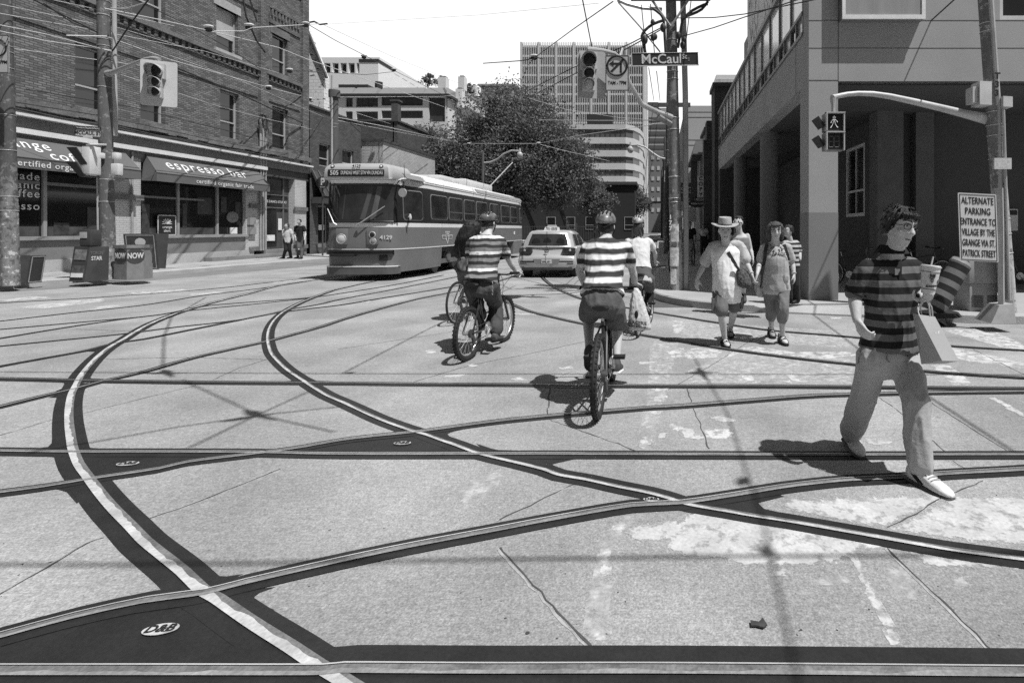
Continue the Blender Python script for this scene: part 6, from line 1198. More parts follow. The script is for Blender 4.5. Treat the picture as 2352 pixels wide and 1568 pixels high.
# ---------------------------------------------------------------- poles, arms, lamps further off
def lamp(label, xb, Y, yt, arm, wpx):
    b = W(xb, 540, Y); b.z = .1; t = thing('street_lamp', label, 'street lamp', b); top = W(xb, yt, Y); m = MB(); r = wpx*Y/F/2; m.tube([b, top], [r, r*.85], 10); m.build('post', M('pole_dark', .1), t)
    m = MB(); m.tube([W(x, y, Y) for x, y in arm], [.06]*len(arm), 8); m.build('lamp_arm', galv, t); e = W(*arm[-1], Y); m = MB(); m.ball(e+V((0, 0, -.28)), (.2, .2, .24), 12, 8); m.cyl(e+V((0, 0, -.15)), (0, 0, 1), .09, .35, 10, .05); m.build('lamp_head', M('lamp_glass', .4, .3, .2, 5), t)
lamp('street lamp with curved arm rising in front of the largest tree', 1109, 36, 348, [(1112, 374), (1125, 373), (1142, 366), (1158, 353), (1175, 346), (1194, 347)], 7)
lamp('street lamp with curved arm left of the tall wooden pole', 1534, 34, 320, [(1534, 366), (1515, 362), (1497, 350), (1482, 338), (1465, 333), (1448, 334)], 7)
pf, af, bf, rf_ = pole('utility_pole', 'far wooden pole with crossarm just left of the tall pole', 1529, 548, 30, 1535, 235, 11, polemat('pole_wood_far', .16, 2), 2, 12)
m = MB(); m.box(W(1487, 0, 22).x, W(1586, 0, 22).x, 22, 22.12, W(0, 245, 22).z, W(0, 236, 22).z); m.tube([W(1509, 246, 22), W(1545, 276, 22)], .03, 5); m.build('crossarm', M('pole_dark', .1), pf, 0)
m = MB(); m.box(W(1478, 0, 34).x, W(1538, 0, 34).x, 30, 30.12, W(0, 474, 34).z, W(0, 470, 34).z); m.build('crossarm', M('pole_dark', .1), pf, 0)
for x, Y, yt in ((1527, 48, 360), (1524, 62, 395), (1520, 80, 420)): pole('utility_pole', {1527: 'thin far pole second in line down the right kerb', 1524: 'thin far pole third in line down the right kerb', 1520: 'thinnest farthest pole in line down the right kerb'}[x], x, 538, Y, x, yt, 6-x*.0+ (0 if x > 1525 else -1), M('pole_dark', .1))
m = MB(); m.box(W(1450, 0, 12).x, W(1630, 0, 12).x, 11.75, 11.87, W(0, 9, 12).z, W(0, -12, 12).z); m.build('crossarm', M('pole_dark', .1), p4, 0)
for a, b in (((1497, 0), (1541, 62)), ((1580, 2), (1541, 62))): m = MB(); m.tube([W(*a, 11.8), W(*b, 11.8)], .028, 6); m.build('arm_brace', M('brace_grey', .30, .6), p4)
m = MB(); m.tube([W(1418, 0, 11.6), W(1440, 10, 11.65), W(1475, 19, 11.8), W(1520, 22, 11.9)], .04, 8); m.build('span_bracket', galv, p4)
for pts in ([(1626, 4), (1612, 22), (1590, 33), (1572, 40), (1566, 55), (1562, 80), (1557, 110)], [(1626, 10), (1616, 12), (1590, 25), (1575, 38)], [(1500, 20), (1516, 32), (1524, 45), (1526, 70), (1529, 120)], [(1522, 48), (1500, 56), (1482, 70), (1474, 84), (1478, 100), (1482, 120)]): m = MB(); m.tube(crom([W(x, y, 11.7) for x, y in pts], .1), .032, 7); m.build('feeder_cable', cable, p4)
for x, y, r_ in ((1572, 92, .05), (1568, 104, .06), (1500, 86, .06), (1481, 92, .07), (1523, 64, .07), (1558, 82, .06), (1505, 85, .05), (1499, 52, .05)): m = MB(); m.ball(W(x, y, 11.65), (r_, r_, r_*1.5), 8, 6); m.build('insulator', cable, p4)
m = MB(); m.tube([W(1540, 285, 11.9), W(1512, 268, 11.7)], .07, 8); m.build('arm_socket', M('pole_weathered', .24, .6), p4)
# ---------------------------------------------------------------- overhead wires
WN = [0]
def wire(label, pts, r=.011, mat=None, sag=0., group=None, ins=()):
    P = [p if isinstance(p, V) else W(*p) for p in pts]; Q = []
    for a, b in zip(P, P[1:]):
        n = 10
        for i in range(n): t = i/n; q = a.lerp(b, t); q.z -= sag*4*t*(1-t); Q.append(q)
    Q.append(P[-1]); m = MB(); m.tube(Q, r, 5); o = solid('overhead_wire', m, mat or cable, label, 'wire', group)
    for x, y, Y in ins:
        m = MB(); c = W(x, y, Y); m.ball(c+V((0, 0, .06)), (.17, .1, .06), 10, 6); b_ = m.build('insulator', M('insulator_pale', .6, .4), o)
        m = MB(); m.ball(c+V((0, 0, -.03)), (.13, .07, .08), 10, 6); m.build('insulator', cable, o)
    return o
lw_ = M('wire_pale', .55, .4)
wire('black cable falling from the top left frame edge to the cafe pole', [(78, 0, 13), (150, 38, 13.6), (226, 76, 14.5)], .02)
wire('second black cable under the first, ending at the cafe pole', [(100, 8, 13), (165, 52, 13.6), (222, 73, 14.5)], .014)
wire('pale wire from the left frame edge past the cafe pole at window height', [(-10, 56, 12), (110, 80, 13), (258, 119, 14.6)], .011, lw_)
wire('pale wire just below it meeting the cafe pole', [(-10, 70, 12), (110, 95, 13), (256, 116, 14.6)], .011, lw_)
wire('grey rod-like span from a hanger to the cafe pole', [(152, 82, 13.5), (245, 84, 14.4)], .018, lw_)
wire('pale trolley wire dropping from the cafe pole across the brick to the low houses', [(249, 86, 14.4), (392, 138, 18), (500, 168, 21), (612, 200, 25), (717, 227, 30), (1000, 318, 60)], .016, lw_, 0, None, ((617, 202, 25), (711, 228, 30)))
wire('black feeder cable running diagonally from the traffic light to the brick corner', [(395, 152, 17), (547, 214, 22), (640, 258, 26), (702, 286, 29)], .03)
wire('thin wire below the black feeder crossing both lower windows', [(278, 172, 16), (398, 211, 18), (507, 246, 21), (620, 275, 25), (700, 293, 28), (795, 318, 36)], .009, lw_)
wire('trolley wire with a hanging dome insulator crossing the third floor', [(240, 20, 14), (367, 46, 15), (475, 70, 16.5), (592, 98, 18.5), (640, 110, 19), (702, 135, 20), (850, 186, 27), (1020, 246, 40)], .015, lw_, 0, None, ((479, 66, 16.5), (572, 62, 17.5)))
wire('black loop dropping from the roofline into the trolley wire', [(558, -6, 17.5), (566, 40, 17.6), (590, 95, 18.4), (610, 122, 18.6)], .03)
wire('span wire with insulators from the third floor to the brick corner', [(492, 72, 16.6), (560, 72, 17.2), (580, 64, 17.3), (700, 57, 21), (738, 55, 22)], .014, lw_, 0, None, ((702, 57, 21),))
wire('black pull-off rod pointing into the sky from the brick corner', [(705, 53, 22), (722, 50, 22), (735, 57, 22), (752, 55, 22)], .035)
wire('wire from the brick corner falling across the pale sky to the apartment roof', [(700, 52, 22), (768, 92, 24), (838, 128, 27), (900, 160, 33), (1020, 219, 50)], .016, cable, 0, None, ((836, 131, 27), (905, 161, 33)))
wire('faint wire crossing the open sky from the brick corner to the centre top', [(752, 56, 22), (1100, 35, 18), (1375, 8, 13)], .006, lw_)
wire('wire from the gable past the apartment block to the big tree', [(668, 162, 24), (770, 168, 25), (840, 172, 27), (905, 165, 33)], .014, cable, 0, None, ((665, 163, 24),))
wire('level pale wire across the apartment windows above the dark brick', [(715, 224, 30), (800, 223, 32), (1010, 222, 40), (1090, 216, 45)], .012, lw_)
wire('sagging black service cable over the pale brick building', [(700, 290, 29), (800, 322, 34), (900, 345, 40), (995, 372, 46)], .03, cable, .25)
wire('pale pair of wires from the dark pole over the dark brick block', [(776, 270, 26), (880, 290, 33), (1000, 316, 45), (1075, 331, 52)], .018, lw_)
wire('lower wire from the dark pole towards the big tree', [(776, 277, 26), (900, 301, 36), (1075, 332, 52)], .012, lw_)
wire('level pale wire crossing the middle of the big tree', [(1065, 330, 46), (1150, 330, 42), (1236, 330, 38)], .018, lw_, 0, None, ((1237, 330, 38), (1077, 331, 46)))
wire('wire climbing right from the big tree to the tall pole', [(1236, 330, 38), (1330, 311, 28), (1460, 293, 17), (1540, 278, 12.3)], .011, lw_)
wire('wire falling right from the big tree over the banded office', [(1236, 331, 38), (1300, 347, 40), (1400, 370, 46)], .016, lw_)
wire('level wire from the tree crown to the tall pole', [(1238, 276, 20), (1380, 277, 15), (1463, 277, 13), (1540, 276, 12.2)], .009, lw_)
wire('black wire from the centre top to the corner of the grid tower', [(1408, 4, 11.5), (1316, 68, 14), (1225, 135, 20), (1212, 152, 21), (1197, 188, 23)], .013, cable, 0, None, ((1227, 132, 20),))
wire('pull-off arm left of the grid tower corner', [(1110, 146, 22), (1197, 140, 20), (1215, 137, 20), (1222, 130, 20), (1247, 136, 20)], .02)
wire('upper black wire from the tall pole down past the traffic light to the tree top', [(1523, 62, 11.8), (1445, 102, 13), (1316, 156, 16), (1210, 210, 20)], .014)
wire('lower black wire from the tall pole down behind the traffic light to the tree top', [(1523, 66, 11.8), (1440, 112, 13), (1316, 172, 16), (1213, 226, 20), (1204, 215, 21), (1172, 205, 24)], .014)
wire('wire from the tree top down into the foliage', [(1204, 208, 21), (1225, 250, 23), (1232, 276, 24)], .013)
wire('thin wire from the tree top to the right past the banded office', [(1212, 225, 20), (1300, 252, 26), (1420, 270, 33), (1500, 276, 36)], .01, lw_)
wire('black wire from the tall pole to the top of the concrete building', [(1556, 42, 11.8), (1640, 41, 11), (1710, 33, 10.2), (1890, -4, 9)], .011)
wire('second black wire rising right from the tall pole over the glazing', [(1560, 86, 11.8), (1640, 64, 11), (1710, 40, 10.2), (1850, -6, 9)], .011)
wire('bare diagonal guy wire from the top centre to the tall pole', [(1420, 6, 11.6), (1470, 62, 11.7), (1516, 120, 11.8)], .018, M('brace_grey', .3))
for i, (a, b) in enumerate((((1473, 12), (1484, 124)), ((1494, 10), (1503, 122)), ((1587, 4), (1573, 116)), ((1490, 156), (1502, 232)), ((1508, 164), (1516, 232)))): wire(('leftmost thin drop wire left of the tall pole above the street sign', 'thin drop wire just left of the tall pole above the street sign', 'thin drop wire right of the tall pole', 'thin drop wire below the left end of the street sign', 'thin drop wire below the street sign next to the tall pole')[i], [(*a, 11.7 if i < 3 else 13), (*b, 11.7 if i < 3 else 22)], .011)
wire('thin wire from the far crossarm falling left to the street', [(1500, 246, 22), (1483, 390, 28), (1470, 500, 34)], .012); wire('thin wire from the far crossarm falling beside the first', [(1513, 246, 22), (1500, 360, 28), (1478, 480, 34)], .012)
for i, (a, b, Y) in enumerate(((( 0, 10), (250, 62), 13.6), ((0, 108), (330, 152), 15.5), ((258, 60), (420, 108), 16), ((120, 0), (400, 60), 15))): wire(('thin wire crossing the top left brick towards the cafe pole', 'thin wire across the brick below the first row of lintels', 'thin wire right of the cafe pole above the traffic light', 'thin wire skimming the brick near the top of the photo')[i], [(*a, Y-1), (*b, Y+1.5)], .008, lw_)
for lab, pts, r_ in (('black wire sagging from the top frame edge across the upper windows', [(300, -4, 15), (420, 52, 17), (520, 108, 19), (600, 160, 22)], .012), ('pale wire from the left edge to the third floor sill', [(-8, 30, 12), (230, 72, 15), (470, 118, 19), (640, 168, 24)], .009),
  ('black wire running low over the stone ledge to the brick corner', [(60, 205, 14.5), (300, 246, 18), (520, 300, 22), (700, 352, 28.6)], .014), ('thin black wire from the left edge below the second-floor sills', [(-8, 228, 13), (240, 268, 16), (480, 320, 20), (660, 355, 27)], .012),
  ('pale wire from the traffic light arm to the gable', [(390, 128, 15), (540, 180, 19), (700, 250, 27), (760, 276, 32)], .009), ('black diagonal stay from the cafe pole up to the frame top', [(258, 118, 14.5), (300, 55, 14.2), (345, -6, 14)], .018), ('pale curved bracket wire from the cafe pole to the frame top', [(255, 20, 14.4), (290, 20, 14.3), (330, 8, 14.2), (356, -6, 14.1)], .016),
  ('thin wire in the sky from the brick corner to the glass pavilion', [(738, 55, 22), (900, 130, 30), (1050, 190, 45), (1180, 235, 60)], .011)): wire(lab, pts, r_, cable if 'black' in lab else lw_)
# trolley wires and frogs over the crossing (they throw the shadows on the slabs)
ZW = 5.6; SH = V((-LD.x/-LD.z, -LD.y/-LD.z, 0))*ZW
def up(tile, x, y): g = TR([(tile, [(x, y)])])[0]; return V((g.x, g.y, 0))+V((.42*ZW, -.28*ZW, ZW))
ow_ = [([(1, 1300, 1250), (1, 1780, 1020), (1, 2130, 860)], .012), ([(1, 200, 1290), (1, 1200, 1110), (1, 1780, 1025), (1, 2352, 965)], .012), ([(1, 1250, 780), (1, 1790, 1025), (1, 2300, 1140)], .012), ([(1, -200, 725), (1, 2352, 738), (2, 2352, 742), (3, 2352, 745)], .013),
       ([(4, -200, 655), (4, 930, 660), (5, 1100, 622), (6, 0, 605), (6, 2500, 590)], .013), ([(3, 60, 600), (3, 300, 1000), (6, 540, 330), (6, 600, 580), (6, 720, 1150), (6, 800, 1600)], .009), ([(1, 1120, 700), (1, 1130, 480), (1, 1180, 350), (1, 1420, 210)], .013), ([(2, 0, 740), (2, 560, 450), (2, 1200, 130)], .012), ([(3, 700, 180), (3, 1200, 560), (3, 1700, 900), (3, 2300, 1290)], .014)]
for i, (pts, r_) in enumerate(ow_):
    m = MB(); m.tube([up(*p) for p in pts], r_, 5); solid('trolley_wire', m, cable, 'trolley wire overhead above the crossing, throwing a thin shadow on the slabs', 'wire', 'trolley wires above the crossing')
for i, (a, b, w_) in enumerate((((1, 1680, 990), (1, 1900, 1065), .05), ((1, 1520, 1072), (1, 1900, 1015), .03), ((1, 1120, 710), (1, 1200, 768), .05), ((1, 960, 737), (1, 1330, 735), .03), ((6, 550, 562), (6, 650, 583), .06), ((6, 390, 80), (6, 470, 100), .06), ((3, 20, 735), (3, 260, 730), .035), ((3, 110, 700), (3, 180, 790), .04), ((2, 30, 740), (2, 100, 728), .04))):
    p, q = up(*a), up(*b); d = (q-p).normalized(); n = d.cross(V((0, 0, 1))); m = MB(); m.prism([p, p.lerp(q, .3)+n*w_, q, p.lerp(q, .3)-n*w_], (0, 0, .05)); solid('wire_frog', m, cable, 'wire junction plate overhead, throwing a dark blot on the slabs', 'wire junction', 'wire junction plates above the crossing')
# ---------------------------------------------------------------- people
from mathutils.bvhtree import BVHTree
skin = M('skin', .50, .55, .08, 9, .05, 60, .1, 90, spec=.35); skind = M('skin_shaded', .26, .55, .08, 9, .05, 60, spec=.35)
hairm = M('hair_black', .014, .45, .3, 30, .3, 120, .5, 90, spec=.5, aniso=(3, 3, .6)); hairb = M('hair_brown', .06, .5, .5, 30, .3, 120, .5, 90, spec=.5, aniso=(3, 3, .5))
ink = M('ink_black', .012, .5)
def remesh(mb, vox, sm=6, disp=0., dsc=8., seed=0., off=(0, 0, 0), aniso=(1.2, 1.2, .40)):
    me = mb.mesh((0, 0, 0), 0)
    me = evalmesh(me, [('REMESH', dict(mode='VOXEL', voxel_size=vox)), ('SMOOTH', dict(factor=.5, iterations=sm))])
    n = len(me.vertices); co = np.empty(n*3); me.vertices.foreach_get('co', co); co = co.reshape(-1, 3)
    if disp:
        no = np.empty(n*3); me.vertices.foreach_get('normal', no); no = no.reshape(-1, 3); a = V(aniso)
        d = np.empty(n)
        for i in range(n):
            p = V((co[i][0]*a.x, co[i][1]*a.y, co[i][2]*a.z))*dsc+V((seed, seed*.7, 0)); q = mnoise.noise(p)+.5*mnoise.noise(p*2.3); d[i] = (max(0, 1-abs(q)*2.2)**2-.28)
        co = co+no*(d*disp)[:, None]
    co = co-np.array(off); me.vertices.foreach_set('co', co.ravel()); me.polygons.foreach_set('use_smooth', [True]*len(me.polygons)); me.update(); return me
def put(me, name, mat, parent):
    me.name = name; me.materials.clear(); me.materials.append(mat); o = bpy.data.objects.new(name, me); link(o, parent); return o
def limb(mb, pts, rs, n=12):
    P = [V(p) for p in pts]; Q = []; Rr = []
    for i in range(len(P)-1):
        for k in range(4): t = k/4; Q.append(P[i].lerp(P[i+1], t)); Rr.append(rs[i]+(rs[i+1]-rs[i])*t)
    Q.append(P[-1]); Rr.append(rs[-1]); mb.tube(Q, Rr, n); mb.ball(P[0], rs[0], 10, 6); mb.ball(P[-1], rs[-1], 10, 6)
def sect(c, lat, fr, a, b, n=16, sq=.85): return [V(c)+lat*a*math.copysign(abs(math.cos(t))**sq, math.cos(t))+fr*b*math.copysign(abs(math.sin(t))**sq, math.sin(t)) for t in [2*math.pi*i/n for i in range(n)]]
def frame(f, u=(0, 0, 1)):
    f = V(f).normalized(); r = f.cross(V(u)).normalized(); return r, f, r.cross(f).normalized()
HEAD = [(-.118, .055, .020, .022), (-.104, .040, .043, .045), (-.075, .022, .057, .070), (-.035, .010, .065, .088), (.0, .002, .071, .095), (.04, -.004, .076, .099), (.075, -.008, .070, .092), (.10, -.010, .052, .070), (.118, -.010, .020, .030)]
def head(mb, c, f, s=1., u=(0, 0, 1), nose=1.):
    r, f, u = frame(f, u); c = V(c)
    mb.loft([sect(c+u*z*s+f*y*s, r, f, w*s, d*s, 18, .9) for z, y, w, d in HEAD])
    L_ = lambda x, y, z: c+(r*x+f*y+u*z)*s
    mb.tube([L_(0, .094, .028), L_(0, .106*nose, -.005), L_(0, .119*nose, -.030), L_(0, .100, -.046)], [.008*s, .011*s, .015*s, .010*s], 8)
    for x in (-.014, .014): mb.ball(L_(x, .101, -.034), .010*s, 8, 6)
    for x in (-1, 1):
        mb.ball(L_(x*.076, -.008, -.008), (.012*s, .020*s, .031*s), 10, 6, Matrix((r, f, u)).transposed())
        mb.tube([L_(x*.012, .098, .034), L_(x*.034, .094, .040), L_(x*.056, .076, .032)], .009*s, 8); mb.ball(L_(x*.046, .064, -.028), .024*s, 10, 6)
    mb.tube([L_(-.024, .085, -.066), L_(0, .097, -.064), L_(.024, .085, -.066)], [.006*s, .010*s, .006*s], 8); mb.tube([L_(-.02, .083, -.078), L_(0, .096, -.079), L_(.02, .083, -.078)], [.006*s, .011*s, .006*s], 8); mb.ball(L_(0, .075, -.104), .020*s, 10, 6)
    return L_
def facedetail(par, L_, s=1., eyes=True, brow=True, mouth=True, dark=None):
    for x in (-1, 1):
        if eyes:
            m = MB(); m.ball(L_(x*.032, .086, .012), .0125*s, 10, 6); e = m.build('eye', M('eye_white', .5, .3), par); m = MB(); m.ball(L_(x*.032+.002, .0935, .011), .0068*s, 8, 6); m.build('iris', ink, e)
            m = MB(); m.tube([L_(x*.016, .0945, .018), L_(x*.032, .0975, .022), L_(x*.050, .087, .017)], .0035*s, 5); m.build('eyelid', M('eyelid', .12, .6), par)
        if brow: m = MB(); m.tube([L_(x*.014, .104, .038), L_(x*.034, .102, .047), L_(x*.058, .080, .040)], [.004*s, .0055*s, .003*s], 6); m.build('eyebrow', dark or hairm, par)
    if mouth: m = MB(); m.tube([L_(-.024, .0925, -.071), L_(-.008, .1040, -.072), L_(.008, .1040, -.072), L_(.024, .0925, -.071)], .0030*s, 6); m.build('mouth', M('lip_dark', .10, .5), par)
def hand(mb, w, d, pn, curl=.5, s=1., side=1, spread=.12, thumb=.6):
    """palm and five fingers; d points from wrist to fingers, pn out of the palm, side = thumb side along d x pn"""
    d = V(d).normalized(); pn = V(pn); pn = (pn-d*pn.dot(d)).normalized(); x = d.cross(pn).normalized()*side; w = V(w)
    q = lambda a, b, c: w+(x*a+d*b+pn*c)*s
    mb.loft([sect(q(0, 0, 0), x, pn, .024*s, .017*s, 12), sect(q(.0, .03, 0), x, pn, .034*s, .018*s, 12), sect(q(0, .07, 0), x, pn, .041*s, .015*s, 12), sect(q(0, .092, 0), x, pn, .039*s, .012*s, 12)])
    for i, (a, L_) in enumerate(((.030, .072), (.010, .080), (-.011, .075), (-.031, .058))):
        p = q(a, .088, 0); ang = curl*(.45+.06*i); dd = d+x*(a*spread*6); pts = [p]
        for k, f_ in enumerate((.45, .32, .23)):
            ang_k = ang*(1+k*1.15); v = (dd.normalized()*math.cos(ang_k)+pn*math.sin(ang_k)); pts.append(pts[-1]+v*L_*f_*s)
        limb(mb, pts, [.0098*s, .0092*s, .0084*s, .0070*s], 8)
    b0 = q(.030, .022, .006); t1 = b0+(x*.030+d*.028+pn*.012*thumb)*s; t2 = t1+(x*.012+d*.028+pn*.018*thumb)*s; t3 = t2+(d*.022+pn*.014*thumb-x*.002)*s
    limb(mb, [b0, t1, t2, t3], [.015*s, .0125*s, .0105*s, .0085*s], 8)
def shoe(par, ankle, d, mat, L_=.27, w=.048, name='shoe', pitch=0., solem=None, vox=.009, low=.0):
    """shoe along ground direction d, sole under the ankle"""
    a = V(ankle); d = V(d).normalized(); r, f, u = frame(d); f2 = (f*math.cos(pitch)+u*math.sin(pitch)); u2 = r.cross(f2); q = lambda y, z: a+f2*y+u2*z
    m = MB(); prof = [(-.075, -.055, .028, .035), (-.06, -.05, .036, .050), (-.02, -.045, .038, .058), (.03, -.055, .040, .045), (.09, -.068, .046, .034), (.14, -.075, .045, .026), (.175, -.080, .034, .018), (.195, -.083, .015, .010)]; k = L_/.27
    m.loft([sect(q(y*k, z), r, u2, w/.048*a_, b_, 14) for y, z, a_, b_ in prof]); limb(m, [q(-.02, -.01), q(-.02, -.05)], [.040, .045])
    o = put(remesh(m, vox, 3, off=wloc(par)), name, mat, par)
    if solem: m = MB(); m.loft([sect(q(y*k, -.103+low), r, f2*.001+u2, w/.048*a_*1.04, .012, 14) for y, z, a_, b_ in prof]); m.build('sole', solem, o)
    return o
MALE = [(-.16, .150, .100, 0), (-.05, .165, .115, 0), (.12, .160, .112, .0), (.32, .150, .105, .005), (.52, .163, .112, .005), (.72, .180, .112, 0), (.86, .168, .095, -.005), (.95, .11, .075, -.01), (1.02, .060, .055, -.01)]
def torso(mb, hip, neck, lh, ls, f, dims, k=1., kd=1., grow=0., t0=-9, t1=9):
    hip, neck = V(hip), V(neck); ax = (neck-hip); rings = []
    for t, a, b, fo in dims:
        if not t0 <= t <= t1: continue
        lat = V(lh).lerp(V(ls), min(max(t, 0), 1)).normalized(); fr = (f-lat*f.dot(lat)).normalized(); fr = (fr-ax.normalized()*fr.dot(ax.normalized())).normalized()
        rings.append(sect(hip+ax*t+fr*fo, lat, fr, a*k+grow, b*kd+grow, 20, .92))
    mb.loft(rings)
def person(label, base, J, f, k=1., kd=1., hs=1., headf=None, headu=(0, 0, 1), skinm=skin, vox=.012, group=None, arms=1., legs=1., hands=(), dims=MALE, barefoot=True, nose=1., armr=1., legr=1.):
    """J: hip neck head, sL eL wL / sR eR wR, hL kL aL / hR kR aR as world points"""
    t = thing('person', label, 'person', base, group); f = V(f).normalized(); ls = (J['sR']-J['sL']).normalized(); lh = (J['hR']-J['hL']).normalized()
    mb = MB(); L_ = head(mb, J['head'], headf or f, hs, headu, nose); limb(mb, [J['neck'].lerp(J['hip'], .06), J['head']+V((0, 0, -.05*hs))], [.062*hs, .052*hs])
    torso(mb, J['hip'], J['neck'], lh, ls, f, dims, k*.94, kd*.92)
    for s in 'LR':
        if 'e'+s in J: limb(mb, [J['s'+s], J['s'+s].lerp(J['e'+s], .45), J['e'+s], J['e'+s].lerp(J['w'+s], .35), J['w'+s]], [.043*armr, .044*armr, .038*armr, .040*armr, .025*armr])
        if 'k'+s in J: limb(mb, [J['h'+s], J['h'+s].lerp(J['k'+s], .4), J['k'+s], J['k'+s].lerp(J['a'+s], .3), J['k'+s].lerp(J['a'+s], .7), J['a'+s]], [.082*legr, .076*legr, .052*legr, .055*legr, .042*legr, .034*legr])
    for h in hands: hand(mb, **h)
    put(remesh(mb, vox, 4, off=wloc(t)), 'body', skinm, t); return t, L_, ls, lh
def garment(t, name, mat, build, vox=.013, disp=.006, dsc=9, seed=0., sm=6, aniso=(1.2, 1.2, .40)):
    mb = MB(); build(mb); return put(remesh(mb, vox, sm, disp, dsc, seed, wloc(t), aniso), name, mat, t)
def shirt(t, J, f, ls, lh, mat, dims=MALE, k=1., kd=1., grow=.014, hem=-.12, sl=.5, slr=(.075, .072), vox=.013, disp=.007, seed=0., name='shirt', top=.96):
    def b(mb):
        dd = [(max(q[0], hem), *q[1:]) for q in dims if q[0] <= top]; torso(mb, J['hip'], J['neck'], lh, ls, V(f).normalized(), dd, k, kd, grow)
        for s in 'LR':
            if 'e'+s in J and sl: limb(mb, [J['s'+s].lerp(J['neck'], .25), J['s'+s], J['s'+s].lerp(J['e'+s], sl)], [.070*slr[0]/.075, slr[0], slr[1]])
    return garment(t, name, mat, b, vox, disp, 8, seed)
def pants(t, J, f, lh, mat, to=1.0, r=(.10, .082, .078), vox=.013, disp=.008, seed=3., name='trousers', waist=.16, k=1., kd=1.):
    def b(mb):
        hip = J['hip']; ax = (J['neck']-hip).normalized(); fr = V(f).normalized(); fr = (fr-ax*fr.dot(ax)).normalized()
        mb.loft([sect(hip+ax*z, lh, fr, a*k, b_*kd, 18) for z, a, b_ in ((-.16, .10, .09), (-.11, .155, .115), (-.03, .178, .130), (.06, .172, .125), (waist, .163, .118))])
        for s in 'LR':
            h, kn, an = J['h'+s], J['k'+s], J['a'+s]
            if to > .5: e = kn.lerp(an, (to-.5)*2); limb(mb, [h, h.lerp(kn, .5), kn, e], [r[0], (r[0]+r[1])/2, r[1], r[2]])
            else: limb(mb, [h, h.lerp(kn, to*2)], [r[0], r[1]])
    return garment(t, name, mat, b, vox, disp, 7, seed, 5)
CAMP = V((0, 0, H))
def onto(obs, x, y, lift=.006):
    """point of a surface seen at a reference pixel, lifted off it along its normal"""
    d = V(((x-CX)/F, 1, -(y-CY)/F)).normalized(); best = None
    for o in obs:
        off = wloc(o); bv = o.get('_bv') 
        if o.name not in BV: BV[o.name] = BVHTree.FromPolygons([v.co+off for v in o.data.vertices], [p.vertices[:] for p in o.data.polygons])
        h = BV[o.name].ray_cast(CAMP, d)
        if h[0] is not None and (best is None or h[3] < best[1]): best = (h[0]-(h[1] if h[1].dot(d) > 0 else -h[1])*lift, h[3])
    return best[0] if best else None
BV = {}
def strap(name, mat, par, obs, pix, w=.02, th=.004):
    P = [p for p in (onto(obs, *q) for q in pix) if p is not None]; P = crom(P, .03); m = MB(); rings = []
    for i, p in enumerate(P):
        d = (P[min(i+1, len(P)-1)]-P[max(i-1, 0)]).normalized(); v = (CAMP-p).normalized(); s = d.cross(v).normalized()*w; rings.append([p-s, p+s, p+s+v*th, p-s+v*th])
    m.loft(rings); return m.build(name, mat, par)
def hairtufts(mb, L_, s, n, zmin, rnd, front=.05, r=.010, ln=.05, down=.0):
    for i in range(n):
        a = rnd.uniform(0, 2*math.pi); z = rnd.uniform(zmin, .11)
        if math.sin(a) > .2 and z < front: continue
        k = math.sqrt(max(0, 1-((z-.02)/.115)**2)) if z > .02 else 1
        p = L_(.080*k*math.cos(a), -.006+.104*k*math.sin(a), z); q = L_(.080*k*math.cos(a)*1.12+rnd.uniform(-.02, .02), -.006+.104*k*math.sin(a)*1.15+rnd.uniform(-.01, .03), z+rnd.uniform(-.02, .03)*1-down*rnd.uniform(.4, 1.1)); mb.tube([p, p.lerp(q, .6), q], [r*s, r*.8*s, r*.15*s], 5)
def haircap(mb, L_, s, zback=-.07, zfront=.06, gr=1.07):
    n = 20; rings = []
    for j in range(9):
        t = j/8; ring = []
        for i in range(n):
            a = 2*math.pi*i/n; fr = (math.sin(a)+1)/2; z0 = zback+(zfront-zback)*max(0, min(1, (fr-.45)/.3)); z = z0+(.128-z0)*t; k = math.sqrt(max(.0, 1-(max(z-.02, 0)/.112)**2))*gr if t < 1 else .05
            ring.append(L_(.077*k*math.cos(a), -.008+.101*k*math.sin(a), z))
        rings.append(ring)
    mb.loft(rings)
def hair(t, L_, s, mat, n=160, zmin=-.03, seed=1, zback=-.07, zfront=.065, front=.06, ln=.05, down=0., vox=.008):
    m = MB(); haircap(m, L_, s, zback, zfront); hairtufts(m, L_, s, n, zmin, random.Random(seed), front, .011, ln, down); return put(remesh(m, vox, 1, off=wloc(t)), 'hair', mat, t)
